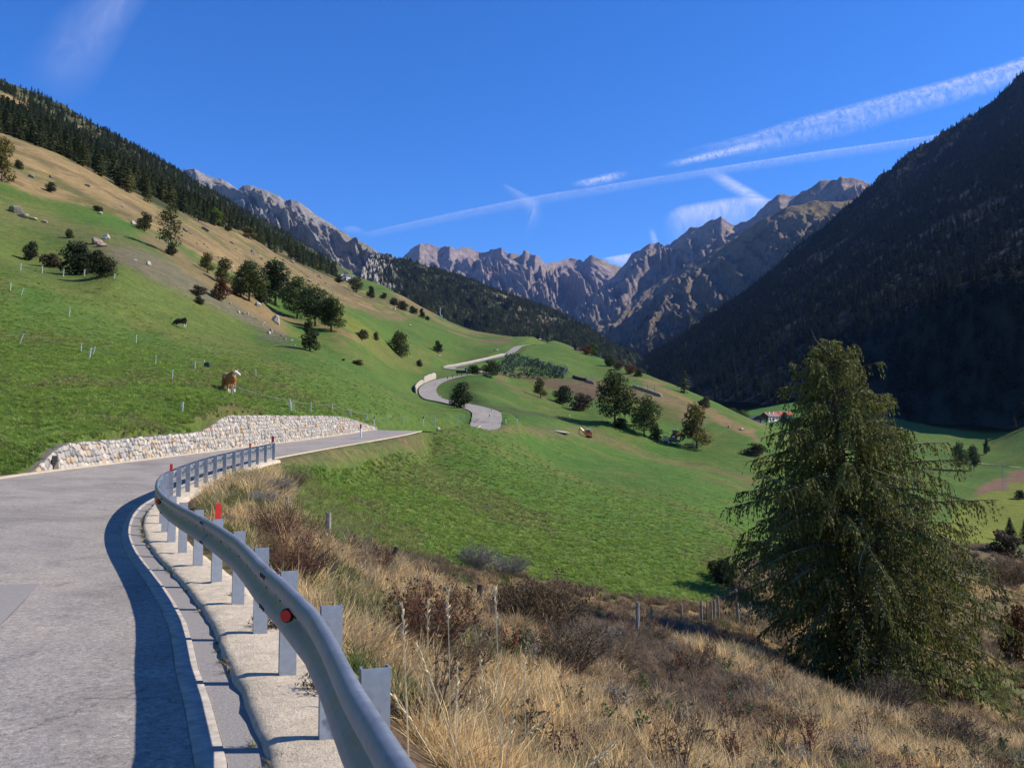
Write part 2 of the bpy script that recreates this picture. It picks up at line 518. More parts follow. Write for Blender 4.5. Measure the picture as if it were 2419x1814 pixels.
vx, vy, vz = GV[:, 0], GV[:, 1], GV[:, 2]
qx, qy = to_px(vx, vy, vz)
Dv = np.maximum(vy, .5)
jit = fbm(vx / 7, vy / 7, 4, 41)                       # ragged edges, in metres on the ground
jx = qx + jit * 900 / np.maximum(Dv, 30) * 1.2
jy = qy + fbm(vx / 7 + 50, vy / 7, 4, 43) * 700 / np.maximum(Dv, 30)
jxF = qx + fbm(vx / 40, vy / 40, 4, 45) * 26
jyF = qy + fbm(vx / 40 + 9, vy / 40, 4, 46) * 20

col = np.tile(GREEN, (len(vx), 1))
def lay(w, c):
    global col
    w = np.clip(w, 0, 1)[:, None]
    col = col * (1 - w) + np.asarray(c) * w
def zone(poly, c, soft=10, d0=0, d1=1e9, far=True, k=1.0):
    sdv = poly_sd(jxF if far else jx, jyF if far else jy, poly)
    lay(sst(-soft, soft, sdv) * k * ((Dv >= d0) & (Dv <= d1)), c)

n1 = fbm(vx / 14, vy / 14, 4, 51); n2 = fbm(vx / 45, vy / 45, 4, 52); n3 = fbm(vx / 3, vy / 3, 3, 53)
lay(sst(-.15, .5, n2) * .6, LUSH)
lay(sst(.05, .6, n1 + .35 * n3) * .62, OLIVE)

# pasture strips on the left slope
zone([(-300,560),(60,560),(230,610),(420,680),(600,790),(700,870),(560,850),(300,760),(0,650),(-300,600)], OLIVE, 22, 80, 170, k=.55)
zone([(0,470),(160,520),(330,560),(400,640),(300,640),(120,560),(-50,520)], TAN2, 16, 120, 240, k=.45)
zone([(240,590),(330,585),(430,610),(520,680),(610,735),(700,815),(620,790),(520,735),(420,690),(330,660)], GREYB * .8, 14, 90, 200, k=.8)
zone([(360,545),(430,590),(508,646),(603,708),(660,752),(720,835),(660,800),(560,722),(470,660),(390,600),(330,560)], TAN2, 10, 140, 205)
zone([(500,648),(603,706),(655,750),(640,765),(590,725)], TAN * .8, 8, 140, 210)
zone([(190,1000),(420,985),(590,960),(640,975),(560,1000),(250,1040)], OLIVE * .9, 14, 30, 60, k=.5)
zone([(420,955),(560,950),(640,975),(500,985),(420,985)], BROWN, 12, 40, 60, k=.7)
# dry hill left, behind the green
zone([(-600,260),(0,296),(97,336),(215,388),(271,424),(350,474),(400,500),(385,545),(361,551),(316,530),(226,497),(136,478),(68,458),(0,424),(-600,420)], TAN, 7, 185, 345)
zone([(-300,370),(60,395),(180,450),(330,500),(350,540),(226,490),(100,450),(0,415)], TAN2, 14, 185, 330, k=.55)
zone([(375,470),(489,505),(563,528),(630,566),(685,590),(739,618),(800,650),(840,690),(900,728),(990,748),(960,760),(880,736),(827,728),(772,702),(730,690),(690,700),(600,660),(520,640),(430,590),(380,540)], TAN2 * 1.05, 9, 215, 790)
zone([(400,560),(470,560),(560,600),(620,640),(690,680),(560,650),(440,600)], TAN, 14, 215, 500, k=.8)
zone([(700,640),(830,690),(900,728),(990,750),(900,745),(800,700)], BROWN, 12, 300, 800, k=.45)
zone([(772,702),(800,725),(860,770),(930,805),(880,815),(800,775),(740,722)], YELG, 8, 230, 420, k=.85)
zone([(720,720),(800,770),(900,812),(990,850),(1030,866),(960,880),(880,850),(800,805),(700,770)], OLIVE * 1.05, 12, 180, 330, k=.8)
zone([(610,718),(700,755),(800,800),(860,830),(780,805),(690,770),(620,735)], TAN * .85, 7, 150, 260)
zone([(860,815),(960,825),(1080,840),(1150,835),(1050,850),(950,860),(880,840)], OLIVE, 10, 250, 420, k=.8)
zone([(960,680),(1036,744),(1079,768),(1160,790),(1225,812),(1150,800),(1070,778),(1000,742),(930,700)], TAN2, 5, 500, 900)
zone([(880,700),(935,700),(980,725),(930,730)], BROWN, 6, 500, 900)
zone([(1130,790),(1165,788),(1200,800),(1218,814),(1180,808)], SOIL * .9, 4, 450, 800, k=.7)
zone([(1274,798),(1380,835),(1470,868),(1380,850),(1290,815)], OLIVE * .8, 6, 480, 700, k=.6)
# fringes and banks round the knoll and orchard
zone([(1480,870),(1600,915),(1700,972),(1800,1015),(1790,1035),(1690,990),(1590,930),(1480,884)], TAN * .8, 6, 200, 420)
zone([(1180,882),(1300,892),(1420,898),(1560,930),(1650,960),(1680,1010),(1600,985),(1500,950),(1380,935),(1270,915),(1170,893)], BROWN * 1.15, 10, 215, 340)
zone([(1520,905),(1620,950),(1690,1000),(1640,1020),(1560,960),(1500,930)], TAN2, 10, 215, 340, k=.9)
zone([(1440,920),(1600,965),(1640,1010),(1500,990)], OLIVE * .8, 12, 215, 300, k=.8)
zone([(1150,886),(1226,910),(1300,936),(1380,968),(1300,955),(1220,930)], TAN2 * .8, 6, 200, 262, k=.7)
zone([(1110,945),(1200,965),(1310,990),(1330,1006),(1220,992),(1130,970)], (.060, .088, .034), 8, 130, 200)
zone([(1180,1004),(1300,1018),(1420,1026),(1480,1048),(1600,1085),(1740,1125),(1800,1140),(1780,1152),(1650,1112),(1520,1078),(1420,1048),(1300,1036),(1140,1022)], TAN2 * .95, 9, 100, 230, k=.62)
zone([(1580,1085),(1680,1100),(1790,1130),(1790,1150),(1680,1118)], SOIL * .8, 8, 100, 230, k=.35)
# meadow: tired yellow patches
zone([(820,1105),(1100,1180),(1400,1260),(1550,1330),(1350,1320),(1050,1250),(860,1180)], OLIVE, 40, 30, 100, far=False, k=.35)
# dry scrub of the near bank
zone([(300,1180),(420,1130),(540,1085),(600,1080),(640,1110),(660,1150),(700,1205),(770,1275),(860,1300),(1000,1322),(1300,1375),(1500,1412),(1640,1425),(1720,1400),(1760,1330),(1900,1290),(2200,1290),(2300,1300),(2500,1300),(3500,1300),(3500,4000),(200,4000)], TAN2 * .85, 9, 0, 110, far=False)
near = (1 - sst(48, 70, Dv)) * sst(-.03, .02, (qy - 1180) / 1000.) * (vx > -9)
dryw = poly_sd(jx, jy, [(300,1180),(540,1085),(600,1080),(640,1110),(700,1205),(770,1275),(1000,1322),(1500,1412),(1640,1425),(1760,1330),(3500,1300),(3500,4000),(200,4000)])
inb = sst(-5, 10, dryw) * (Dv < 120)
lay(inb * sst(-.1, .4, n1 + .4 * n3), BROWN * .8)
lay(inb * sst(.05, .5, fbm(vx / 5, vy / 5, 4, 61)) * .8, STRAW * .85)
lay(inb * sst(.25, .5, fbm(vx / 4, vy / 4, 4, 63)) * .75, GREEN * 1.1)
dsl = (poly_sd(qx, qy, [(-600,260),(0,296),(215,388),(350,474),(489,505),(685,590),(800,650),(990,750),(827,728),(600,660),(520,640),(361,551),(226,497),(0,424),(-600,420)]) > 0) & (Dv > 180)
lay(dsl * sst(.0, .45, fbm(vx / 22, vy / 16, 4, 181)) * .75, BROWN * 1.15)
lay(dsl * sst(.15, .5, fbm(vx / 35, vy / 25, 4, 183)) * .55, OLIVE * .8)
lay(dsl * sst(.1, .5, fbm(vx / 9, vy / 7, 3, 185)) * .5, TAN * 1.3)
# forest floors
fw = poly_sd(jxF, jyF, [(-900,40),(0,160),(217,262),(384,352),(590,478),(747,570),(812,640),(790,660),(739,634),(685,607),(563,547),(489,528),(424,505),(395,496),(350,490),(271,442),(215,408),(97,356),(0,318),(-900,250)])
lay(sst(-6, 6, fw) * (Dv > 300), FLOOR)
lay(sst(-6, 6, fw) * (Dv > 600) * sst(.1, .4, fbm(vx / 120, vy / 260, 4, 71)) * sst(420, 250, qy) , TAN2)
lay(sst(-3, 3, np.maximum(poly_sd(jxF, jyF, [(-60,222),(10,226),(58,246),(60,266),(30,262),(-60,250)]), poly_sd(jxF, jyF, [(158,282),(185,290),(222,316),(232,332),(212,326),(180,304)]))) * (Dv > 500), TAN)
# valley floor right
zone([(2200,1290),(2270,1180),(2419,1105),(2900,1080),(3000,1300)], YELG * 1.1, 10, 150, 420)
zone([(2290,1168),(2330,1140),(2419,1112),(2700,1060),(2700,1075),(2419,1134),(2330,1158)], SOIL, 3, 250, 480)
zone([(1650,990),(1740,965),(1900,935),(2000,920),(2000,1010),(1700,1020)], LUSH * 1.1, 6, 480, 900)
# bare earth at the verges of the road
near_road = GW.ravel()
lay(sst(.15, .8, near_road) * .8 * (Dv < 78) * (.6 + .4 * n3), SOIL * .9)

m_ter, nt, b, _ = new_mat('terrain_ground')
geo = nd(nt, 'ShaderNodeNewGeometry').outputs['Position']
att = nd(nt, 'ShaderNodeVertexColor', layer_name='col').outputs['Color']
fine = noise(nt, geo, 2.6, 4, .68)
mid = noise(nt, geo, .45, 4, .62, .4)
big = noise(nt, geo, .035, 5, .6)
tiny = noise(nt, geo, 11.0, 3, .7)
c1 = mixc(nt, 1.0, att, ramp(nt, fine, [(.25, (.52, .56, .5)), (.5, (1, 1, 1)), (.78, (1.55, 1.42, 1.35))]), 'MULTIPLY')
c2 = mixc(nt, 1.0, c1, ramp(nt, mid, [(.3, (.72, .78, .74)), (.55, (1, 1, 1)), (.75, (1.35, 1.22, 1.15))]), 'MULTIPLY')
c3 = mixc(nt, 1.0, c2, ramp(nt, big, [(.3, (.86, .9, .9)), (.7, (1.16, 1.1, 1.06))]), 'MULTIPLY')
c4 = mixc(nt, 1.0, c3, ramp(nt, tiny, [(.3, (.75, .78, .75)), (.75, (1.22, 1.2, 1.15))]), 'MULTIPLY')
nt.links.new(c4, b.inputs['Base Color'])
b.inputs['Roughness'].default_value = .95
b.inputs['Specular IOR Level'].default_value = .1
hh = nd(nt, 'ShaderNodeMath', operation='ADD'); nt.links.new(fine, hh.inputs[0]); nt.links.new(mid, hh.inputs[1])
bump(nt, b, hh.outputs[0], .75, .22)
terrain = link('terrain', mesh_np('terrain', GV, GF, [m_ter], True, col))
prop(terrain, kind='structure')

# ------------------------------------------------------------------ mountains
def curve_pts(pts, n):
    p = np.array([q if isinstance(q, np.ndarray) else P(*q) for q in pts], float)
    s = np.r_[0, np.cumsum(np.linalg.norm(np.diff(p, axis=0), axis=1))]
    t = np.linspace(0, s[-1], n)
    return np.stack([np.interp(t, s, p[:, k]) for k in range(3)], 1), t

def mountain(name, ridge, foot, nu, nv, amp, sc, seed, colfn, mat, skew=0.6, prof=.85, jag=0.0, back=0.5, aniso=2.6, env0=.15, bulge=None, oct=5):
    r, t = curve_pts(ridge, nu)
    f, _ = curve_pts(foot, nu)
    v = np.linspace(0, 1, nv) ** 1.15
    vb = -np.linspace(back, 0, 14)[:-1] if back else np.array([])
    vv = np.r_[vb, v]
    U, Vv = np.meshgrid(np.arange(nu), vv)
    Vp = np.clip(Vv, 0, 1)
    d = f - r
    X = r[:, 0][U] + d[:, 0][U] * Vv
    Y = r[:, 1][U] + d[:, 1][U] * Vv
    Z = r[:, 2][U] + d[:, 2][U] * Vp ** prof
    Z = Z + np.where(Vv < 0, Vv * np.abs(d[:, 2][U]) * .9, 0)
    L = np.linalg.norm(d, axis=1).mean()
    Tu = t[U] + 0 * Vv
    dist = Vv * L
    nz = ridged((Tu + skew * dist) / sc, dist / (sc * aniso), oct, seed) - .45
    nf = ridged((Tu - .3 * dist) / (sc * .33), dist / (sc * .5), 4, seed + 50) - .45
    env = env0 + (1 - env0) * sst(0, .25, np.abs(Vv)) 
    env = env * (1 - .6 * sst(.75, 1, Vv))
    hor = np.hypot(d[:, 0], d[:, 1]); ox = (d[:, 0] / hor)[U]; oy = (d[:, 1] / hor)[U]
    disp = amp * env * (nz + .5 * nf)
    if bulge is not None: disp = disp + bulge(X, Y, Z, Vv, U / nu)
    X = X + ox * disp * .55; Y = Y + oy * disp * .55; Z = Z + disp * .8
    if jag: Z = Z + jag * fbm(Tu / (sc * .25), Tu * 0 + seed, 4, seed + 9) * np.exp(-np.abs(Vv) * 14)
    V = np.stack([X, Y, Z], -1).reshape(-1, 3)
    m = len(vv)
    i = np.arange(m * nu).reshape(m, nu)
    Fc = np.stack([i[:-1, :-1], i[1:, :-1], i[1:, 1:], i[:-1, 1:]], -1).reshape(-1, 4)
    # slope
    gx = np.gradient(X, axis=1); gy = np.gradient(Y, axis=1); gz = np.gradient(Z, axis=1)
    hx = np.gradient(X, axis=0); hy = np.gradient(Y, axis=0); hz = np.gradient(Z, axis=0)
    N = np.stack([gy * hz - gz * hy, gz * hx - gx * hz, gx * hy - gy * hx], -1)
    N /= np.linalg.norm(N, axis=-1)[..., None] + 1e-9
    N *= np.sign(N[..., 2:3] + 1e-9)
    c = colfn(X, Y, Z, N, Vv, U / nu)
    o = link(name, mesh_np(name, V, Fc, [mat], True, c.reshape(-1, 3)))
    prop(o, kind='structure')
    return dict(o=o, X=X, Y=Y, Z=Z, N=N, V=Vv, U=U / nu)

def rock_mat(name, scale, bd, a=.55, b_=1.4):
    m, nt, b, _ = new_mat(name)
    g = nd(nt, 'ShaderNodeNewGeometry').outputs['Position']
    att = nd(nt, 'ShaderNodeVertexColor', layer_name='col').outputs['Color']
    f = noise(nt, g, scale, 8, .68, .3)
    f2 = noise(nt, g, scale * 6, 5, .7)
    c = mixc(nt, 1.0, att, ramp(nt, f, [(.28, (a, a, a * 1.02)), (.5, (1, 1, 1)), (.75, (b_, b_ * .97, b_ * .93))]), 'MULTIPLY')
    c = mixc(nt, 1.0, c, ramp(nt, f2, [(.3, .72), (.75, 1.25)]), 'MULTIPLY')
    nt.links.new(c, b.inputs['Base Color'])
    b.inputs['Roughness'].default_value = .95
    b.inputs['Specular IOR Level'].default_value = .1
    h = nd(nt, 'ShaderNodeMath', operation='ADD'); nt.links.new(f, h.inputs[0]); nt.links.new(f2, h.inputs[1])
    bump(nt, b, h.outputs[0], .9, bd)
    return m

def mixw(c, w, k): w = np.clip(w, 0, 1)[..., None]; return c * (1 - w) + np.asarray(k) * w

def col_far(X, Y, Z, N, V, U):
    c = np.ones(X.shape + (3,)) * np.array((.41, .315, .27))
    c = mixw(c, sst(.72, .55, N[..., 2]), (.31, .25, .225))
    g = fbm(X / 500, Y / 500, 4, 5)
    c = mixw(c, sst(-.1, .4, g) * sst(.6, .8, N[..., 2]) * .8, (.29, .23, .13))
    c = mixw(c, sst(.5, .9, V) * .6, (.10, .095, .055))
    return c
m_far = rock_mat('far_rock', .012, 30.0)
FAR = [(700,700,9000),(860,640,8800),(905,622,8700),(946,607,8600),(970,590,8500),(992,575,8400),(1017,579,8500),(1041,584,8500),(1063,586,8400),(1095,591,8600),(1131,595,8700),(1163,593,8500),(1185,589,8300),(1206,598,8200),(1230,605,8200),
       (1240,599,8100),(1253,603,8100),(1265,601,8000),(1274,609,8100),(1288,625,8300),(1315,618,8700),(1345,613,8800),(1366,618,8700),(1391,610,8400),(1415,613,8300),(1456,624,8300),(1480,632,8300),(1540,650,8300),(1640,640,8300)]
FARF = [(700,790,6200),(946,800,6300),(1100,800,6200),(1200,815,6000),(1300,825,5800),(1400,830,5600),(1500,830,5500),(1640,830,5500)]
mt_far = mountain('far_mountains', FAR, FARF, 420, 150, 420, 950, 3, col_far, m_far, skew=-.55, prof=.8, jag=35, aniso=2.2, env0=.06, oct=6)

PEAK = [(1380,720,7200),(1430,668,7000),(1469,632,6900),(1500,601,6800),(1535,576,6700),(1554,577,6700),(1583,580,6500),(1604,561,6400),(1627,546,6300),(1672,527,6200),(1690,521,6150),(1703,512,6100),(1735,533,6100),(1773,519,6000),
        (1805,490,5900),(1839,459,5800),(1861,459,5800),(1887,464,5800),(1912,444,5700),(1937,427,5700),(1963,433,5700),(1985,416,5600),(2020,424,5600),(2051,434,5600),(2130,455,5600),(2300,480,5600)]
PEAKF = [(1330,800,5400),(1400,815,5200),(1500,790,5100),(1600,740,5000),(1700,700,4900),(1800,690,4800),(1950,690,4700),(2100,690,4700),(2300,690,4700)]
mt_peak = mountain('rocky_peaks', PEAK, PEAKF, 320, 120, 330, 700, 23, col_far, m_far, skew=.5, prof=.8, jag=26, aniso=2.4, env0=.06, oct=6)

def col_spur(X, Y, Z, N, V, U):
    c = np.ones(X.shape + (3,)) * np.array((.25, .20, .155))
    g = fbm(X / 420, Y / 420, 4, 15)
    c = mixw(c, sst(.25, .0, V) * sst(.45, .8, U) + sst(-.05, .3, g) * sst(.55, .1, V) * .8, (.31, .235, .135))
    c = mixw(c, sst(.35, .75, V + .25 * g) * .85, (.045, .050, .030))
    return c
SPUR = [(1330,850,4000),(1400,800,4050),(1450,752,4100),(1500,708,4150),(1545,673,4200),(1583,653,4200),(1612,636,4150),(1640,620,4100),(1690,592,4050),(1735,565,4000),(1775,540,3950),(1814,513,3900),(1855,492,3850),(1925,478,3800),(2004,476,3750),(2100,478,3700),(2300,470,3700)]
SPURF = [(1300,900,3300),(1400,905,3200),(1500,905,3100),(1600,880,3000),(1700,850,2950),(1800,800,2900),(1900,760,2900),(2000,720,2900),(2150,690,2900),(2300,690,2900)]
mt_spur = mountain('shoulder_mountain', SPUR, SPURF, 340, 150, 150, 420, 33, col_spur, m_far, skew=.4, prof=.95, jag=9, aniso=2.2, env0=.08, oct=6)

def col_grey(X, Y, Z, N, V, U):
    c = np.ones(X.shape + (3,)) * np.array((.36, .325, .285))
    g = fbm(X / 260, Y / 260, 5, 25)
    c = mixw(c, sst(.5, .85, U) * sst(-.25, .3, g) * .9, (.27, .245, .165))
    c = mixw(c, sst(.25, .6, V) * sst(-.2, .3, g) * .7, (.22, .205, .135))
    c = mixw(c, sst(.78, .6, N[..., 2]) * .7, (.30, .285, .27))
    return c
m_grey = rock_mat('grey_rock', .02, 15.0, .55, 1.4)
GREY = [(250,330,4300),(340,370,4200),(400,396,4100),(416,399,4050),(433,404,4000),(447,400,3980),(460,400,3950),(481,413,3950),(503,421,3930),(522,423,3900),(544,434,3880),(563,449,3880),(574,441,3800),(590,438,3780),(609,446,3780),(630,450,3760),(658,463,3740),(671,474,3740),
        (687,472,3700),(706,480,3680),(739,502,3660),(780,529,3640),(834,563,3600),(888,593,3540),(929,612,3500),(975,640,3500)]
GREYF = [(250,560,3000),(400,560,2950),(560,590,2850),(700,640,2750),(800,700,2600),(880,730,2500),(940,735,2450),(1000,730,2500)]
mt_grey = mountain('grey_mountain', GREY, GREYF, 360, 150, 135, 380, 47, col_grey, m_grey, skew=-.45, prof=.9, jag=5, aniso=2.4, env0=.05, oct=5)

def col_forest(X, Y, Z, N, V, U):
    c = np.ones(X.shape + (3,)) * np.array((.040, .050, .026))
    g = fbm(X / 150, Y / 150, 4, 35)
    c = mixw(c, sst(.25, .5, g) * sst(.75, .2, V), (.20, .165, .115))
    c = mixw(c, sst(.05, .0, V) * sst(.45, .1, U), (.195, .15, .085))
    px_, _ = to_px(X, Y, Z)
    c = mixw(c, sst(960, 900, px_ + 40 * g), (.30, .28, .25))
    return c
m_for = rock_mat('forest_soil', .05, 2.0)
CENT = [(880,600,3300),(935,610,2950),(960,611,2900),(990,622,2850),(1030,637,2800),(1090,656,2750),(1140,674,2700),(1198,697,2620),(1240,711,2580),(1280,725,2540),(1347,752,2460),(1402,785,2380),(1442,814,2300),(1483,834,2250),(1540,870,2200)]
CENTF = [(820,720,1500),(900,760,1400),(960,800,1350),(1030,840,1300),(1100,880,1250),(1200,900,1250),(1300,910,1250),(1400,920,1250),(1480,930,1300),(1540,930,1350)]
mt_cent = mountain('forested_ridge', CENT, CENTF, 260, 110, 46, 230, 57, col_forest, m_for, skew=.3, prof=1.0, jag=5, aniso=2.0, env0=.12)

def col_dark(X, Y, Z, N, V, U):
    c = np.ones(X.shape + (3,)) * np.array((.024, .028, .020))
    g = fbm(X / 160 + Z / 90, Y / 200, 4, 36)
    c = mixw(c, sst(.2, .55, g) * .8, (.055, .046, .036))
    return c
def bulge_dark(X, Y, Z, V, U):
    px, py = to_px(X, Y, Z)
    b = 60 * np.exp(-((px - 2440) / 300) ** 2 - ((py - 800) / 90) ** 2)
    return b
DARK = [np.array((2900,300,1500.)),np.array((2700,1000,1560.)),np.array((2300,1900,1480.)),np.array((1900,2550,1330.)),(2419,170,2700),(2375,212,2680),(2316,262,2650),(2277,282,2620),(2218,321,2580),(2187,337,2560),(2139,368,2520),(2057,439,2460),(2004,483,2430),(1944,537,2400),(1877,588,2360),(1842,629,2340),
        (1782,673,2280),(1725,708,2260),(1653,765,2230),(1592,806,2200),(1539,831,2180),(1491,857,2150),(1440,885,2150)]
DARKF = [np.array((420,-300,-60.)),np.array((390,0,-45.)),np.array((350,250,-25.)),np.array((330,420,-4.)),np.array((312,520,10.)),np.array((285,640,22.)),np.array((255,760,36.)),np.array((232,900,50.)),np.array((222,1050,64.)),np.array((215,1250,82.)),np.array((210,1500,105.)),np.array((215,1800,135.)),np.array((225,2100,165.)),np.array((190,2200,170.))]
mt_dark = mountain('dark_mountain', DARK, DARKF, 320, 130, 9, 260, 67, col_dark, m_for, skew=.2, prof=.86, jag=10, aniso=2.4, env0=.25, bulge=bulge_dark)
# ------------------------------------------------------------------ road, kerbs, verge
m_asph, nt, b, _ = new_mat('asphalt')
g = nd(nt, 'ShaderNodeNewGeometry').outputs['Position']
grain_a = noise(nt, g, 70, 4, .8); grain_b = noise(nt, g, 21, 5, .7)
gm = nd(nt, 'ShaderNodeMath', operation='MULTIPLY_ADD'); gm.inputs[1].default_value = .55; nt.links.new(grain_a, gm.inputs[0])
gm2 = nd(nt, 'ShaderNodeMath', operation='MULTIPLY'); gm2.inputs[1].default_value = .45; nt.links.new(grain_b, gm2.inputs[0]); nt.links.new(gm2.outputs[0], gm.inputs[2]); grain = gm.outputs[0]
patch = noise(nt, g, .55, 5, .6, .5)
streak = noise(nt, g, 2.4, 4, .6)
base = ramp(nt, grain, [(.36, (.10, .090, .078)), (.47, (.295, .266, .228)), (.56, (.395, .356, .306)), (.66, (.66, .60, .53))])
base = mixc(nt, 1.0, base, ramp(nt, patch, [(.3, (.68, .67, .68)), (.5, (.93, .93, .94)), (.75, (1.10, 1.06, 1.0))]), 'MULTIPLY')
base = mixc(nt, 1.0, base, ramp(nt, streak, [(.3, (.88, .88, .9)), (.7, (1.08, 1.07, 1.05))]), 'MULTIPLY')
mp = nd(nt, 'ShaderNodeMapping'); mp.inputs['Scale'].default_value = (1, 1, 0.0)
wob = nd(nt, 'ShaderNodeTexNoise', ins={'Scale': 3.0, 'Detail': 4, 'Roughness': .7}); nt.links.new(g, wob.inputs['Vector'])
vadd = nd(nt, 'ShaderNodeVectorMath', operation='MULTIPLY_ADD'); vadd.inputs[1].default_value = (.5, .5, 0)
nt.links.new(wob.outputs['Color'], vadd.inputs[0]); nt.links.new(g, vadd.inputs[2]); nt.links.new(vadd.outputs[0], mp.inputs['Vector'])
vor = nd(nt, 'ShaderNodeTexVoronoi', feature='DISTANCE_TO_EDGE', ins={'Scale': .62}); nt.links.new(mp.outputs[0], vor.inputs['Vector'])
crk = ramp(nt, vor.outputs['Distance'], [(.0, .55), (.005, .72), (.012, 1.0)])
cm = noise(nt, g, .8, 3, .6)
crk2 = mixc(nt, ramp(nt, cm, [(.48, 0.0), (.58, 1.0)]), (1, 1, 1), crk)
base = mixc(nt, 1.0, base, crk2, 'MULTIPLY')
nt.links.new(base, b.inputs['Base Color'])
b.inputs['Roughness'].default_value = .88
b.inputs['Specular IOR Level'].default_value = .25
bump(nt, b, grain, .55, .012)

m_conc = simple('kerb_concrete', (.36, .325, .28), .9, var=.3, scale=9, bstr=.35, bd=.01)
m_lime, nt, b, _ = new_mat('pale_concrete')
g = nd(nt, 'ShaderNodeNewGeometry').outputs['Position']
pa = noise(nt, g, 48, 5, .8); pb = noise(nt, g, 7, 5, .65)
cc = mixc(nt, 1.0, ramp(nt, pa, [(.33, (.22, .18, .135)), (.42, (.66, .56, .43)), (.60, (.75, .65, .50)), (.72, (.84, .75, .61))]), ramp(nt, pb, [(.3, (.76, .75, .73)), (.7, (1.12, 1.1, 1.06))]), 'MULTIPLY')
nt.links.new(cc, b.inputs['Base Color']); b.inputs['Roughness'].default_value = .95; b.inputs['Specular IOR Level'].default_value = .1
ph_ = nd(nt, 'ShaderNodeMath', operation='ADD'); nt.links.new(pa, ph_.inputs[0]); nt.links.new(pb, ph_.inputs[1]); bump(nt, b, ph_.outputs[0], .9, .025)
m_kerbl = simple('sandy_kerb', (.48, .40, .28), .92, var=.25, scale=5, bstr=.3)
m_patch = simple('dark_asphalt', (.265, .243, .222), .9, var=.3, scale=60, bstr=.5, bd=.008)

def strip(name, i0, i1, lats, zoff, mat, jitter=0.0, step=1, zfun=None):
    """sheet following the road: lats = lateral positions from the right edge (metres) or functions of the node"""
    V = []; n = 0
    for i in range(i0, i1, step):
        q = ROADN[i]
        a = np.array(q[3:5]) - np.array(q[:2]); w = np.linalg.norm(a); a /= w
        for k, l in enumerate(lats):
            lv = l(w) if callable(l) else l
            if jitter: lv += jitter * float(perlin(np.array(i * .61), np.array(k * 3.3), 77))
            z = q[2] + (q[5] - q[2]) * (lv / w) + (zoff[k] if hasattr(zoff, '__len__') else zoff)
            if zfun: z += zfun(i, k)
            V.append((q[0] + a[0] * lv, q[1] + a[1] * lv, z))
        n += 1
    m = len(lats); ids = np.arange(n * m).reshape(n, m)
    Fc = np.stack([ids[:-1, :-1], ids[1:, :-1], ids[1:, 1:], ids[:-1, 1:]], -1).reshape(-1, 4)[:, ::-1]
    return link(name, mesh_np(name, np.array(V), Fc.copy(), [mat], True))

NN = len(ROADN)
iy = lambda Y: int(np.argmin(np.abs(ROADN[:, 1] - Y) + (np.arange(NN) > 160) * 1e4)) if Y < 118 else int(np.argmin(np.abs(ROADN[:, 1] - Y)))
I38, I28, I82 = iy(38.3), iy(28.0), iy(84)
road = prop(strip('road', 0, NN, [lambda w, t=t: w * t for t in (0, .15, .35, .5, .65, .85, 1)], .004, m_asph), kind='structure')
kerb = prop(strip('kerb', 0, I38 + 1, [-.17, -.165, -.005, 0.002], [-.05, .014, .012, -.03], m_conc), kind='structure')
gut = prop(strip('gutter', 0, I38 + 1, [-.37, -.17], .002, m_patch), kind='structure')
prop(strip('kerb_strip', I28 - 4, I82, [lambda w: w + .0, lambda w: w + .02, lambda w: w + .22, lambda w: w + .3], [-.02, .02, .03, .03], m_kerbl), kind='structure')
prop(strip('kerb_line', I38, iy(84), [-.28, -.26, -.02, 0.0], [-.05, .012, .012, -.03], m_kerbl), kind='structure')
# old repair patch in the lane
pv = [hit(*q) for q in ((-60,1392),(95,1386),(82,1402),(60,1425),(20,1470),(-10,1495),(-90,1520))]
# lay it on the road plane
def road_z(x, y):
    d = np.hypot(_rc[:, 0] - x, _rc[:, 1] - y); i = int(np.argmin(d)); q = ROADN[i]
    a = q[3:5] - q[:2]; w = np.linalg.norm(a); l = ((x - q[0]) * a[0] + (y - q[1]) * a[1]) / w
    return q[2] + (q[5] - q[2]) * l / w
pc = MB(); pc.add([(p[0], p[1], road_z(p[0], p[1]) + .010) for p in pv], [tuple(range(len(pv)))])
prop(pc.build('road_patch', m_patch), kind='structure')

# rough concrete footing of the guard rail
def padz(i, k):
    if k in (0, 6): return 0
    return .022 * float(perlin(np.array(i * .9), np.array(k * 2.1), 12)) + .012 * float(perlin(np.array(i * 2.3), np.array(k * 4.1), 13))
def fine_nodes(i0, i1, sub):
    A = ROADN[i0:i1]; t = np.linspace(0, len(A) - 1, (len(A) - 1) * sub + 1)
    return np.stack([np.interp(t, np.arange(len(A)), A[:, k]) for k in range(A.shape[1])], 1)
_sv = ROADN
ROADN = fine_nodes(0, I38 + 1, 5)
pad = prop(strip('concrete_footing', 0, len(ROADN), [-.36, -.385, -.45, -.58, -.72, -.88, -.99, -1.03], [-.03, .046, .060, .066, .066, .063, .05, -.35], m_lime, jitter=.022, zfun=padz), kind='structure')
ROADN = _sv

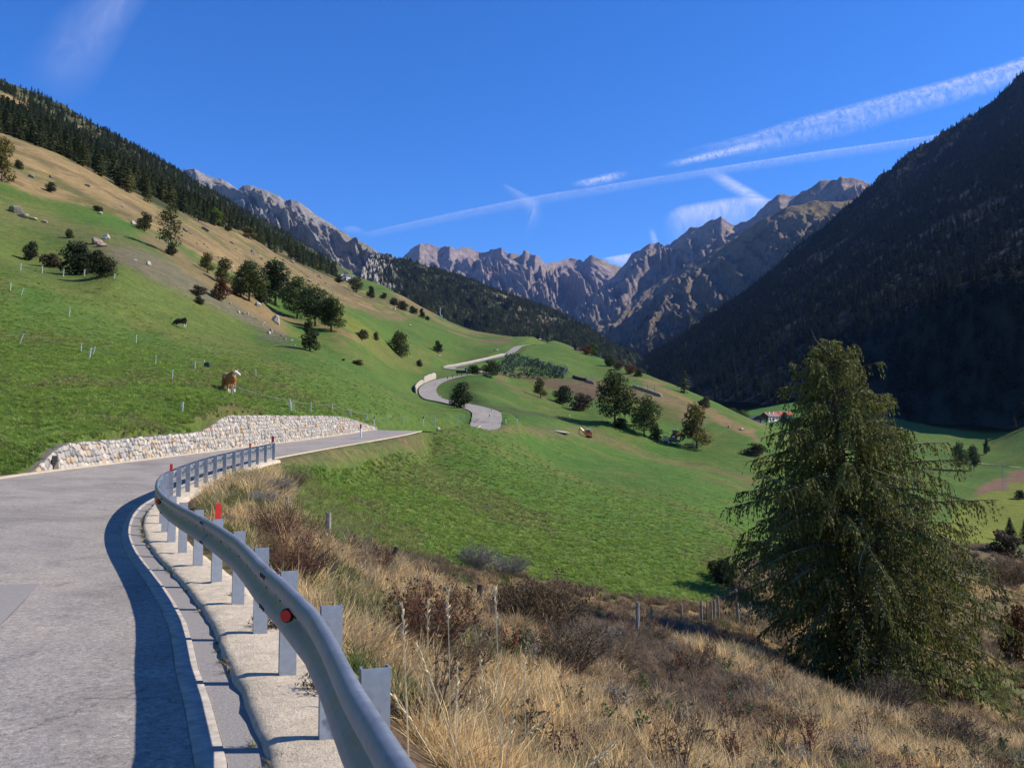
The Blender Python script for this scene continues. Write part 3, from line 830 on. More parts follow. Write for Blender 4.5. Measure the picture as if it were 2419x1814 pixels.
# ------------------------------------------------------------------ guard rail
def simple_galv(name, c, rough, metal):
    m, nt, b, _ = new_mat(name)
    v = coords(nt, 'Object')
    vo = nd(nt, 'ShaderNodeTexVoronoi', ins={'Scale': 26}); nt.links.new(v, vo.inputs['Vector'])
    n = noise(nt, v, 3.5, 5, .65)
    cc = mixc(nt, 1.0, ramp(nt, n, [(.3, [x * .82 for x in c]), (.7, [x * 1.12 for x in c])]), ramp(nt, vo.outputs['Color'], [(0, .88), (1, 1.1)]), 'MULTIPLY')
    nt.links.new(cc, b.inputs['Base Color'])
    b.inputs['Metallic'].default_value = metal
    nt.links.new(ramp(nt, n, [(.3, rough - .08), (.7, rough + .1)]), b.inputs['Roughness'])
    return m
m_galv = simple_galv('galvanised_steel', (.215, .24, .275), .46, .35)
m_galv2 = simple_galv('galvanised_post', (.33, .36, .40), .55, .35)
m_dark = simple('dark_hole', (.02, .02, .02), .8, var=.1)
m_red = simple('red_reflector', (.62, .018, .015), .35, var=.12, scale=40)
m_redp = simple('red_plate', (.60, .03, .025), .5, var=.12)

# path of the posts, then arc length
ps = np.array([(q[0] - (q[3] - q[0]) / np.hypot(q[3] - q[0], q[4] - q[1]) * .72, q[1] - (q[4] - q[1]) / np.hypot(q[3] - q[0], q[4] - q[1]) * .72, q[2]) for q in ROADN[:I38 + 1]])
pl = np.r_[0, np.cumsum(np.linalg.norm(np.diff(ps[:, :2], axis=0), axis=1))]
def path_at(s):
    p = np.array([np.interp(s, pl, ps[:, k]) for k in range(3)])
    q = np.array([np.interp(s + .2, pl, ps[:, k]) for k in range(3)]) - np.array([np.interp(s - .2, pl, ps[:, k]) for k in range(3)])
    t = q[:2] / np.linalg.norm(q[:2])
    return p, t, np.array((-t[1], t[0]))         # point, along, towards the road
# post nearest to (-1.12, 5.2)
s_ref = pl[int(np.argmin(np.hypot(ps[:, 0] + 1.12, ps[:, 1] - 5.2)))]
SP = 1.475
kmin = -int((s_ref - 1.2) / SP); kmax = int((pl[-1] - .1 - s_ref) / SP)
post_s = [s_ref + k * SP for k in range(kmin, kmax + 1)]
PTOP = .80
rail = empty('guard_rail', (float(ps[0][0]), float(ps[0][1]), float(ps[0][2])), 0, 'long galvanised guard rail curving along the valley side of the road', 'guard rail')
rail_inv = Vector(rail.location)
prof = [(.020,.745),(.050,.748),(.078,.730),(.092,.700),(.090,.665),(.070,.632),(.036,.607),(.028,.585),(.036,.563),(.070,.538),(.090,.505),(.092,.470),(.078,.440),(.050,.422),(.020,.425)]
def rail_mesh(s0, s1, lift=0):
    n = max(3, int((s1 - s0) / .14)); V = []; m = len(prof)
    for i in range(n + 1):
        p, t, l = path_at(s0 + (s1 - s0) * i / n)
        for sgn in (0, 1):
            for k, (o, z) in enumerate(prof):
                # normal offset for thickness
                a = prof[max(k - 1, 0)]; c = prof[min(k + 1, m - 1)]
                nx, nz = -(c[1] - a[1]), (c[0] - a[0]); L = math.hypot(nx, nz)
                oo = .062 + o + lift + (0 if sgn == 0 else -.005 * nx / L); zz = z + (0 if sgn == 0 else -.005 * nz / L)
                V.append((p[0] + l[0] * oo - rail_inv.x, p[1] + l[1] * oo - rail_inv.y, p[2] + .075 + zz - .03 - rail_inv.z))
    F = []; w = 2 * m
    for i in range(n):
        for k in range(m - 1):
            F.append((i * w + k, i * w + k + 1, (i + 1) * w + k + 1, (i + 1) * w + k))
            F.append((i * w + m + k + 1, i * w + m + k, (i + 1) * w + m + k, (i + 1) * w + m + k + 1))
        for k in (0, m - 1):
            q = (i * w + k, (i + 1) * w + k, (i + 1) * w + m + k, i * w + m + k)
            F.append(q if k == 0 else q[::-1])
    for i in (0, n):
        for k in range(m - 1):
            q = (i * w + k, i * w + m + k, i * w + m + k + 1, i * w + k + 1)
            F.append(q if i == 0 else q[::-1])
    return mesh_np('beam', V, F, [m_galv], True)
SEC = SP * 3
s0 = post_s[0] - .7
# joints: one just behind the post with the red plate
jr = post_s[-kmin + 4] + .1
starts = []
x = jr
while x > s0 - SEC: x -= SEC
while x < pl[-1] - .05:
    starts.append(x); x += SEC
for i, a in enumerate(starts):
    s1 = min(a + SEC + .28, pl[-1] + .05)
    me = rail_mesh(max(a, .05), s1, .004 * (i % 2))
    bo = link('beam', me, rail)
    # mounting slots: near beams only
    if a < s_ref + 14 and a + SEC > .3:
        for k in range(7):
            ss = a + .35 + k * SEC / 7
            if ss < .3: continue
            p, t, l = path_at(ss)
            mb = MB()
            Mx = Matrix(((t[0], l[0], 0), (t[1], l[1], 0), (0, 0, 1)))
            mb.box((p[0] + l[0] * (.062 + .030 + .004 * (i % 2)) - rail_inv.x, p[1] + l[1] * (.062 + .030 + .004 * (i % 2)) - rail_inv.y, p[2] + .075 + .585 - .03 - rail_inv.z), (.05 if k % 2 else .022, .008, .018), Mx)
            mb.build('bolt', m_dark, bo)
        for ss in (a + .05, a + .13, a + .21):
            if ss < .5: continue
            p, t, l = path_at(ss)
            for zz in (.70, .47):
                mb = MB(); Mx = Matrix(((t[0], l[0], 0), (t[1], l[1], 0), (0, 0, 1)))
                mb.box((p[0] + l[0] * (.062 + .094 + .004) - rail_inv.x, p[1] + l[1] * (.062 + .094 + .004) - rail_inv.y, p[2] + .075 + zz - .03 - rail_inv.z), (.026, .008, .026), Mx)
                mb.build('bolt', m_dark, bo)
# C section post
def cpost():
    w, f, th, z0, z1 = .12, .055, .006, -.25, PTOP - .065
    pr = [(-w / 2, 0), (w / 2, 0), (w / 2, f), (w / 2 - th * 2.4, f), (w / 2 - th * 2.4, f - th), (w / 2 - th, f - th), (w / 2 - th, th), (-w / 2 + th, th), (-w / 2 + th, f - th), (-w / 2 + th * 2.4, f - th), (-w / 2 + th * 2.4, f), (-w / 2, f)]
    n = len(pr); V = [(x, y, z) for z in (z0, z1) for x, y in pr]
    F = [(i, (i + 1) % n, n + (i + 1) % n, n + i) for i in range(n)]
    F += [tuple(n + i for i in q) for q in ((0, 1, 6, 7), (1, 2, 5, 6), (2, 3, 4, 5), (0, 7, 8, 11), (8, 9, 10, 11))]
    return mesh_np('post', V, F, [m_galv2], False)
post_me = cpost()
plate_me = None
for k, s in enumerate(post_s):
    p, t, l = path_at(s)
    o = link('post', post_me, rail)
    o.location = (p[0] - rail_inv.x, p[1] - rail_inv.y, p[2] + .07 - rail_inv.z)
    o.rotation_euler = (0, 0, math.atan2(t[1], t[0]) - math.pi / 2 + R.uniform(-.05, .05))
    rel = k + kmin
    if rel in (4, 12, 21):
        mb = MB(); mb.box((0, .02, PTOP - .065 + .085), (.065, .006, .19)); 
        pm = mb.build('reflector_plate', m_redp, o)
    # bracket
    mb = MB(); mb.box((-.075, .03, .575), (.055, .04, .07)); mb.build('bracket', m_galv2, o)
# red reflector discs on the road side
for (ss, rd) in ((s_ref + .62, .037), (s_ref + SP * 7.6, .037)):
    p, t, l = path_at(ss)
    mb = MB(); c = Vector((p[0] + l[0] * (.062 + .098) - rail_inv.x, p[1] + l[1] * (.062 + .098) - rail_inv.y, p[2] + .075 + .575 - rail_inv.z))
    d = Vector((l[0] * .75 - t[0], l[1] * .75 - t[1], 0)).normalized()
    mb.tube([c - d * .02, c + d * .012], rd, 14); ro = mb.build('reflector', m_red, rail)
    mb = MB(); mb.tube([c - d * .022, c - d * .002], rd * 1.22, 14); mb.build('rim', m_dark, ro)

# ------------------------------------------------------------------ dry stone retaining wall
wl_n = fine_nodes(I28 - 1, I82 + 1, 3)
wl_a = wl_n[:, 3:5] - wl_n[:, :2]; wl_a /= np.linalg.norm(wl_a, axis=1)[:, None]
WF = np.c_[wl_n[:, 3:5] + wl_a * .28, wl_n[:, 5] - .03]                # foot line of the front face
ws = np.r_[0, np.cumsum(np.linalg.norm(np.diff(WF[:, :2], axis=0), axis=1))]
tx = [60, 66, 134, 285, 484, 541, 700, 810, 884, 900]; ty = [1150, 1147, 1051, 1038, 1020, 981, 982, 983, 1008, 1013]
fpx, fpy = to_px(WF[:, 0], WF[:, 1], WF[:, 2])
top_h = np.array([max(0.02, ray(x, float(np.interp(x, tx, ty)))[1] * y - z) for x, y, z in zip(fpx, WF[:, 1], WF[:, 2])])
top_h = np.where((fpx < 60) | (fpx > 896), .02, top_h)
for _ in range(3): top_h = np.convolve(np.pad(top_h, 2, 'edge'), [.1, .2, .4, .2, .1], 'valid')
def wall_pt(s, h, out=0.0):
    p = np.array([np.interp(s, ws, WF[:, k]) for k in range(3)])
    a = np.array([np.interp(s, ws, wl_a[:, k]) for k in range(2)])
    lean = .10 * h - out
    return np.array((p[0] + a[0] * lean, p[1] + a[1] * lean, p[2] + h))
wall = empty('stone_wall', tuple(wall_pt(ws[-1] / 2, 0)), 0, 'low retaining wall of pale rough stones along the uphill side of the road', 'stone wall')
wo = Vector(wall.location)
m_mort = simple('mortar', (.13, .115, .095), .95, var=.25, scale=6, bstr=.5, bd=.02)
STONEC = [(.40,.365,.315),(.36,.34,.315),(.46,.41,.345),(.30,.29,.275),(.42,.32,.21),(.29,.185,.115),(.21,.21,.21),(.52,.47,.41)]
STONEM = []
for i, c in enumerate(STONEC):
    STONEM.append(simple('wall_stone_%s' % 'abcdefgh'[i], c, .9, var=.22, scale=7, bstr=.5, bd=.012))
# core of the wall
V = []; nW = len(ws)
for i in range(nW):
    h = top_h[i]
    for (hh_, oo) in ((-.3, 0.0), (h, 0.0), (h + .03, -.25), (h, -.5), (-.3, -.5)):
        V.append(wall_pt(ws[i], hh_, oo) - np.array(wo))
ids = np.arange(nW * 5).reshape(nW, 5)
Fc = np.stack([ids[:-1, :-1], ids[:-1, 1:], ids[1:, 1:], ids[1:, :-1]], -1).reshape(-1, 4)
link('mortar_core', mesh_np('mortar_core', np.array(V), Fc, [m_mort], False), wall)
# voronoi packing
def clip(poly, px, py, nx, ny):
    out = []
    for i in range(len(poly)):
        a = poly[i]; c = poly[(i + 1) % len(poly)]
        da = (a[0] - px) * nx + (a[1] - py) * ny; dc = (c[0] - px) * nx + (c[1] - py) * ny
        if da <= 0: out.append(a)
        if da * dc < 0:
            t = da / (da - dc); out.append((a[0] + (c[0] - a[0]) * t, a[1] + (c[1] - a[1]) * t))
    return out
CS, CH = .29, .22
gi = int(ws[-1] / CS) + 1; gj = int(top_h.max() / CH) + 2
seeds = {}
for i in range(-2, gi + 3):
    for j in range(-2, gj + 3):
        seeds[i, j] = ((i + .5 * (j % 2) + R.uniform(-.36, .36)) * CS, (j + .4 + R.uniform(-.36, .36)) * CH)
hole_s = [float(np.interp(118, fpx, ws)), float(np.interp(822, fpx, ws))]
hole_c = [(float(np.interp(129, fpx, ws)), .28, .46, .50)]
stones = []
for i in range(-1, gi + 1):
    for j in range(0, gj + 1):
        c = seeds[i, j]
        if c[0] < .05 or c[0] > ws[-1] - .1: continue
        hm = float(np.interp(c[0], ws, top_h))
        if c[1] > hm + .10 or hm < .12: continue
        poly = [(c[0] - .6, c[1] - .5), (c[0] + .6, c[1] - .5), (c[0] + .6, c[1] + .5), (c[0] - .6, c[1] + .5)]
        for a in range(-2, 3):
            for d in range(-2, 3):
                if a or d:
                    q = seeds.get((i + a, j + d))
                    if q is None: continue
                    nx, ny = q[0] - c[0], q[1] - c[1]
                    poly = clip(poly, (q[0] + c[0]) / 2, (q[1] + c[1]) / 2, nx, ny)
                    if len(poly) < 3: break
        # top and foot of the wall, and the drain opening
        e = .3; h0 = float(np.interp(c[0] - e, ws, top_h)); h1 = float(np.interp(c[0] + e, ws, top_h))
        nx, ny = -(h1 - h0), 2 * e
        poly = clip(poly, c[0], (h0 + h1) / 2 + R.uniform(-.02, .05), nx, ny)
        poly = clip(poly, c[0], -.04, 0, -1)
        for (hs, hc, hw, hh2) in hole_c:
            if abs(c[0] - hs) < hw / 2 + .02 and abs(c[1] - hc) < hh2 / 2: poly = []
            elif abs(c[0] - hs) < hw / 2 + .5 and abs(c[1] - hc) < hh2 / 2 + .2 and len(poly) > 2:
                if abs(c[0] - hs) - hw / 2 > abs(c[1] - hc) - hh2 / 2: poly = clip(poly, hs + math.copysign(hw / 2, c[0] - hs), 0, -math.copysign(1, c[0] - hs), 0)
                else: poly = clip(poly, 0, hc + math.copysign(hh2 / 2, c[1] - hc), 0, -math.copysign(1, c[1] - hc))
        if len(poly) < 3: continue
        A = abs(sum(poly[k][0] * poly[(k + 1) % len(poly)][1] - poly[(k + 1) % len(poly)][0] * poly[k][1] for k in range(len(poly)))) / 2
        if A < .012: continue
        Dd = float(np.interp(c[0], ws, WF[:, 1]))
        stones.append((A / Dd ** 2, c, poly))
stones.sort(key=lambda q: -q[0])
def stone_geo(c, poly):
    cx = sum(p[0] for p in poly) / len(poly); cyy = sum(p[1] for p in poly) / len(poly)
    # drop very short edges, roughen
    pp = []
    for k, p in enumerate(poly):
        q = poly[(k + 1) % len(poly)]
        if math.hypot(p[0] - q[0], p[1] - q[1]) > .035: pp.append(p)
    if len(pp) < 3: pp = poly
    n = len(pp); V = []
    d = R.uniform(.035, .085); tx_, ty_ = R.uniform(-.12, .12, 2)
    for k, (sh, o) in enumerate(((.93, -.03), (.90, d * .55), (.70, d))):
        for p in pp:
            x = cx + (p[0] - cx) * (sh + R.uniform(-.04, .04)); y = cyy + (p[1] - cyy) * (sh + R.uniform(-.04, .04))
            V.append(wall_pt(x, y, o + (x - cx) * tx_ + (y - cyy) * ty_))
    V.append(wall_pt(cx, cyy, d * 1.12))
    F = []
    for r in range(2):
        for k in range(n): F.append((r * n + k, r * n + (k + 1) % n, (r + 1) * n + (k + 1) % n, (r + 1) * n + k))
    for k in range(n): F.append((2 * n + k, 2 * n + (k + 1) % n, 3 * n))
    return V, F
_pw = np.array([.24, .22, .16, .12, .07, .05, .05, .09])
restV = []; restF = []; restM = []
for k, (sz, c, poly) in enumerate(stones):
    V, F = stone_geo(c, poly); mi = int(R.choice(8, p=_pw / _pw.sum()))
    if k < 300:
        V = np.array(V); cc = V.mean(0)
        o = link('stone', mesh_np('stone', V - cc, F, [STONEM[mi]], False), wall); o.location = tuple(cc - np.array(wo))
    else:
        n = len(restV); restV += [v - np.array(wo) for v in V]; restF += [tuple(i + n for i in f) for f in F]; restM += [mi] * len(F)
o = link('stones', mesh_np('stones', restV, restF, STONEM, False, None, restM), wall); o['kind'] = 'stuff'
mb = MB()
for (hs, hc, hw, hh2) in hole_c:
    c0 = wall_pt(hs, hc, .005) - np.array(wo); a = [float(np.interp(hs, ws, wl_a[:, k])) for k in range(2)]
    Mx = Matrix(((-a[1], a[0], 0), (a[0], a[1], 0), (0, 0, 1))).transposed()
    mb.box(tuple(c0), (hw - .02, .02, hh2), Mx)
mb.build('drain_opening', m_dark, wall)
# ------------------------------------------------------------------ vegetation materials
def leaf_mat(name, trans=.25, hue=.10, rough=.7):
    m, nt, b, out = new_mat(name)
    att = nd(nt, 'ShaderNodeVertexColor', layer_name='col').outputs['Color']
    oi = nd(nt, 'ShaderNodeObjectInfo')
    r1 = ramp(nt, oi.outputs['Random'], [(0, (1 - hue * 2, 1 - hue * 1.6, 1 - hue)), (.5, (1, 1, 1)), (1, (1 + hue * 2.6, 1 + hue * 1.6, 1))])
    c = mixc(nt, 1.0, att, r1, 'MULTIPLY')
    nt.links.new(c, b.inputs['Base Color'])
    b.inputs['Roughness'].default_value = rough
    b.inputs['Specular IOR Level'].default_value = .15
    if trans:
        tr = nd(nt, 'ShaderNodeBsdfTranslucent'); nt.links.new(c, tr.inputs[0])
        mx = nd(nt, 'ShaderNodeMixShader'); mx.inputs[0].default_value = trans
        nt.links.new(b.outputs[0], mx.inputs[1]); nt.links.new(tr.outputs[0], mx.inputs[2])
        nt.links.new(mx.outputs[0], out.inputs[0])
    return m
m_leaf = leaf_mat('foliage', .34)
m_need = leaf_mat('needles', .25, .12)
m_gras = leaf_mat('grass_blades', .45, .12)
m_bark = simple('bark', (.12, .095, .075), .95, var=.4, scale=5, bstr=.6, bd=.03)
m_barkp = simple('pale_bark', (.30, .27, .23), .95, var=.4, scale=5, bstr=.6, bd=.03)
m_twig = simple('twig', (.20, .16, .12), .9, var=.3)
m_grey = simple('weathered_wood', (.25, .23, .205), .95, var=.35, scale=8, bstr=.4)

def quads(C, A, B, jit=0.0, rs=R):
    """leaf quads: centres C, half-axes A and B"""
    n = len(C)
    V = np.empty((n, 4, 3)); V[:, 0] = C - A; V[:, 1] = C - B * .9; V[:, 2] = C + A; V[:, 3] = C + B * .9
    F = np.arange(n * 4).reshape(n, 4)
    return V.reshape(-1, 3), F

def rand_dirs(n, rs):
    v = rs.normal(size=(n, 3)); return v / np.linalg.norm(v, axis=1)[:, None]

def crown_mesh(name, seed, w, h, n, leaf, colr, lobes=14, base=.12, shape='round', var=.35):
    """crown about w wide, from base*h to h"""
    rs = np.random.RandomState(seed)
    L = []
    for k in range(lobes):
        f = (k + rs.uniform(0, 1)) / lobes
        z = base + (1 - base) * (.12 + .80 * f)
        if shape == 'round': rad = math.sqrt(max(.05, 1 - ((f - .42) / .62) ** 2))
        elif shape == 'cone': rad = 1.0 - .75 * f
        elif shape == 'bush': rad = math.sqrt(max(.05, 1 - (f * .92) ** 2))
        else: rad = .9 - .35 * f
        a = rs.uniform(0, 2 * math.pi) if k > 2 else 2.1 * k; q = math.sqrt(rs.uniform(.05, 1)) * .62 * rad
        lr = rs.uniform(.30, .50) * (.5 + .6 * rad)
        L.append((q * math.cos(a) * w / 2, q * math.sin(a) * w / 2, z * h, lr * w / 2, lr * .95 * min(w / 2, h * .5), rs.uniform(.7, 1.3)))
    L = np.array(L)
    wt = L[:, 3] ** 2; k = rs.choice(lobes, n, p=wt / wt.sum())
    d = rand_dirs(n, rs); d[:, 2] = d[:, 2] * .9 + .1
    rr_ = np.where(rs.uniform(0, 1, n) < .12, rs.uniform(.95, 1.3, n), rs.uniform(.45, 1.04, n) ** .6)
    C = L[k, :3] + d * rr_[:, None] * np.c_[L[k, 3], L[k, 3], L[k, 4]]
    C[:, 2] = np.maximum(C[:, 2], h * base * .5)
    nrm = d + rs.normal(size=(n, 3)) * .55; nrm /= np.linalg.norm(nrm, axis=1)[:, None]
    t = np.cross(nrm, rand_dirs(n, rs)); t /= np.linalg.norm(t, axis=1)[:, None]; bt = np.cross(nrm, t)
    s = leaf * rs.uniform(.55, 1.3, n)
    V, F = quads(C, t * s[:, None], bt * (s * rs.uniform(.5, .9, n))[:, None])
    tone = L[k, 5] * rs.uniform(1 - var, 1 + var, n)
    c = np.asarray(colr)[None] * tone[:, None]
    c = c * (1 + np.c_[rs.uniform(-.05, .22, n), rs.uniform(-.05, .08, n), rs.uniform(-.1, .1, n)])
    return mesh_np(name, V, F, [m_leaf], False, np.repeat(c, 4, 0)), L

def trunk_mesh(seed, h, rad, L, mat, limbs=5):
    rs = np.random.RandomState(seed); mb = MB()
    top = h * .72
    pts = [(rs.uniform(-.03, .03) * h * k / 4, rs.uniform(-.03, .03) * h * k / 4, top * k / 4 - (.4 if k == 0 else 0)) for k in range(5)]
    mb.tube(pts, [rad * (1 - .75 * k / 4) for k in range(5)], 7)
    for k in rs.choice(len(L), min(limbs, len(L)), replace=False):
        e = L[k]; z0 = min(max(.2 * h, e[2] * .55), top * .8); f = z0 / top
        i = min(3, int(f * 4)); p0 = np.array(pts[i]) * (1 - (f * 4 - i)) + np.array(pts[i + 1]) * (f * 4 - i)
        p2 = e[:3]; p1 = (p0 + p2) / 2 + np.array((0, 0, -.04 * h))
        mb.tube([p0, p1, p2], [rad * .4, rad * .28, rad * .1], 5)
    return mesh_np('trunk', mb.v, mb.f, [mat], True)

TK = {}
def tree_kind(key, seed, w, h, n, leaf, c, shape='round', base=.12, lobes=14, bark=None, trunk_r=.22, var=.35):
    cm, L = crown_mesh('crown', seed, w, h, n, leaf, c, lobes, base, shape, var)
    TK[key] = (cm, trunk_mesh(seed + 7, h, trunk_r, L, bark or m_bark), w, h)
DKG = (.056, .082, .030); MDG = (.070, .098, .033); OLV = (.118, .115, .042); BRG = (.075, .125, .028); RUST = (.125, .065, .030); BRN = (.085, .065, .040); GRN2 = (.04, .06, .03)
tree_kind('oak', 101, 8.5, 11, 3600, .26, DKG, 'round', .10, 20)
tree_kind('oak2', 102, 9, 11, 3600, .26, MDG, 'round', .06, 18)
tree_kind('oak3', 103, 7.5, 11, 3200, .26, DKG, 'round', .08, 16)
tree_kind('egg', 104, 5.2, 8, 2600, .20, (.032, .052, .022), 'cone', .04, 18)
tree_kind('round', 105, 6.5, 7, 2600, .21, (.048, .066, .022), 'round', .04, 14)
tree_kind('olive', 106, 7, 9, 2400, .25, OLV, 'tall', .08, 14)
tree_kind('sparse', 107, 7, 11, 1300, .24, (.080, .085, .034), 'tall', .18, 20, m_barkp, .2)
tree_kind('bush', 108, 5, 3.6, 2200, .17, (.045, .060, .026), 'bush', .02, 14, None, .12)
tree_kind('bush2', 109, 5, 3.2, 2000, .17, (.060, .065, .030), 'bush', .02, 12, None, .12)
tree_kind('brownbush', 110, 4, 2.6, 1500, .15, BRN, 'bush', .02, 12, None, .10)
tree_kind('rustbush', 111, 4, 4.2, 1500, .17, RUST, 'bush', .02, 12, None, .10)
tree_kind('bright', 112, 6.5, 7.5, 2400, .23, BRG, 'round', .06, 14)

def plant(key, px, py, hp, wp, name, label, group=None, cat='tree', seed=0, D=None, sink=0.0):
    """tree of the given kind standing where the photo shows it, hp x wp photo pixels large"""
    p = hit(px, py) if D is None else np.array([*P(px, py, D)[:2], 0.0])
    if D is not None: p[2] = hat(p[0], p[1])
    cm, tm, w, h = TK[key]
    d = p[1]
    hh_ = hp * d / F_PX; ww_ = wp * d / F_PX
    o = empty(name, (p[0], p[1], p[2] - sink), R.uniform(0, 6.28), label, cat, group)
    o.scale = (1.22 * ww_ / w, 1.22 * ww_ / w, 1.04 * hh_ / h)
    link('crown', cm, o); link('trunk', tm, o)
    return o

GR = 'trees of the grove below the dry slope'
plant('oak', 588, 712, 92, 84, 'leafy_tree', 'dark leafy tree at the upper left end of the grove', GR)
plant('oak3', 650, 722, 106, 88, 'leafy_tree', 'tallest dark tree in the middle of the hillside grove', GR)
plant('oak2', 702, 752, 98, 84, 'leafy_tree', 'dark tree right of the tallest one in the hillside grove', GR)
plant('oak', 744, 770, 90, 84, 'leafy_tree', 'broad dark tree low in the hillside grove beside its last tree', GR)
plant('oak3', 782, 784, 80, 74, 'leafy_tree', 'lowest tree at the downhill end of the hillside grove', GR)
plant('bush2', 560, 700, 40, 44, 'shrub', 'olive shrub at the foot of the upper grove trees', GR, 'shrub')
plant('bush', 616, 716, 34, 42, 'shrub', 'dark shrub under the tallest grove tree', GR, 'shrub')
plant('olive', 490, 644, 46, 40, 'small_tree', 'olive green small tree uphill of the grove by the dry slope', GR)
plant('olive', 530, 676, 66, 46, 'small_tree', 'yellowish olive tree touching the upper end of the grove', GR)
plant('rustbush', 519, 710, 50, 42, 'shrub', 'rust coloured shrub on the dry spur left of the grove', None, 'shrub')
plant('brownbush', 470, 700, 26, 44, 'shrub', 'low brown shrub beside the rust coloured one on the spur', None, 'shrub')
plant('bush', 472, 720, 18, 26, 'shrub', 'small dark shrub where the spur meets the green pasture', None, 'shrub')
plant('egg', 732, 830, 74, 52, 'dense_tree', 'dense egg shaped dark tree alone on the green slope below the grove')
plant('round', 945, 843, 57, 56, 'round_tree', 'round full dark tree alone on the pasture above the road bends')
plant('egg', 1035, 833, 29, 26, 'small_tree', 'small dark tree with a pale boulder at its foot on the upper pasture')
plant('bush2', 855, 804, 24, 42, 'shrub', 'olive shrub patch uphill of the round pasture tree', None, 'shrub')
plant('brownbush', 888, 804, 19, 16, 'shrub', 'thin brown shrub beside the olive shrub patch', None, 'shrub')
plant('bush', 1089, 964, 58, 54, 'shrub', 'dark bushy shrub between the road bends', None, 'shrub')
plant('oak2', 1160, 893, 42, 46, 'small_tree', 'dark tree at the left end of the orchard rows')
plant('bush', 1122, 884, 20, 40, 'shrub', 'low dark shrubs beside the bend sign', None, 'shrub')
plant('bush2', 812, 852, 5, 9, 'shrub', 'tiny tuft on the pasture left of the round tree', None, 'shrub')
plant('brownbush', 845, 862, 12, 34, 'shrub', 'reddish brown low shrub on the pasture below the egg shaped tree', None, 'shrub')
plant('brownbush', 990, 866, 16, 18, 'shrub', 'small shrub above the upper road wall', None, 'shrub')
GU = 'trees and shrubs in the gully'
plant('olive', 1277, 940, 46, 36, 'small_tree', 'thin olive tree at the left end of the gully', GU)
plant('bush', 1328, 955, 42, 48, 'shrub', 'dark shrub in the gully left of the brown thicket', GU, 'shrub')
plant('brownbush', 1376, 970, 40, 66, 'shrub', 'brown thicket in the gully beside the big dark tree', GU, 'shrub')
plant('oak', 1452, 1006, 124, 94, 'leafy_tree', 'biggest dark tree at the head of the meadow', GU)
plant('oak2', 1522, 1030, 94, 74, 'leafy_tree', 'dark tree right of the biggest one by the parked machines', GU)
plant('bush', 1466, 1012, 24, 40, 'shrub', 'shrub at the foot of the biggest tree', GU, 'shrub')
plant('bush', 1551, 1040, 34, 32, 'shrub', 'dark shrub just left of the parked machines', GU, 'shrub')
plant('olive', 1646, 1060, 102, 76, 'leafy_tree', 'yellowish green tree right of the parked machines')
plant('bush2', 1666, 968, 30, 30, 'small_tree', 'small olive tree on the dry edge behind the yellowish tree')
plant('bright', 1398, 846, 30, 34, 'small_tree', 'bright green round tree on the crest of the hill', None, D=505)
plant('rustbush', 1386, 848, 22, 28, 'shrub', 'rust coloured shrub beside the bright green crest tree', None, 'shrub', D=498)
for k, (x, y, h_, w_, t) in enumerate(((1440, 866, 26, 30, 'dark shrub on the crest right of the bright green tree'), (1462, 874, 20, 28, 'low dark shrub further down the crest'), (1490, 884, 22, 30, 'reddish dark shrub on the crest above the far gully'), (1510, 890, 18, 24, 'last small shrub on the crest before the dry edge'))):
    plant(('bush', 'brownbush', 'rustbush', 'bush')[k], x, y, h_, w_, 'shrub', t, 'shrubs along the hill crest', 'shrub', D=None)
LS = 'shrubs on the left pasture'
plant('bush', 190, 650, 74, 84, 'shrub', 'biggest dark shrub on the left pasture behind the fence stakes', LS, 'shrub')
plant('bush2', 236, 656, 60, 66, 'shrub', 'right half of the big shrub mass behind the fence stakes', LS, 'shrub')
plant('bush', 70, 615, 44, 38, 'shrub', 'round dark shrub left of the big shrub on the pasture', LS, 'shrub')
plant('brownbush', 118, 630, 28, 64, 'shrub', 'low brown shrubs linking the two dark shrubs on the pasture', LS, 'shrub')
plant('bush', 163, 563, 22, 20, 'shrub', 'small dark shrub beside the rock outcrop on the pasture', LS, 'shrub')
plant('sparse', 398, 600, 118, 72, 'tall_tree', 'tall thin crowned tree with pale stems at the edge of the dry spur')
plant('bush2', 338, 546, 42, 42, 'shrub', 'olive shrub left of the tall thin crowned tree', LS, 'shrub')
plant('bush', 405, 604, 28, 30, 'shrub', 'dark shrub at the foot of the tall thin crowned tree', LS, 'shrub')
plant('olive', 4, 430, 104, 62, 'tall_tree', 'olive tree cut by the left edge of the picture')
plant('bush', 44, 400, 22, 22, 'shrub', 'small shrub right of the olive tree at the picture edge', LS, 'shrub')
plant('bush', 118, 454, 24, 25, 'shrub', 'lone shrub with its shadow on the dry slope', LS, 'shrub')
plant('bush2', 232, 500, 13, 26, 'shrub', 'flat shrub on the boundary of green and dry slope', LS, 'shrub')
plant('bright', 509, 534, 42, 38, 'leafy_tree', 'bright green tree where the dry pasture meets the forest')
plant('olive', 588, 564, 28, 34, 'small_tree', 'olive tree at the forest edge right of the bright green tree')
plant('bush2', 540, 548, 18, 18, 'shrub', 'small shrub next to the bright green forest edge tree', None, 'shrub')
FT = 'trees near the white farmhouse'
plant('oak2', 842, 692, 36, 34, 'leafy_tree', 'dark round trees below the white farmhouse', FT)
plant('egg', 876, 706, 32, 22, 'dense_tree', 'pointed dark tree right below the white farmhouse', FT)
plant('bush', 800, 668, 15, 24, 'shrub', 'dark shrub at the track left below the white farmhouse', FT, 'shrub')
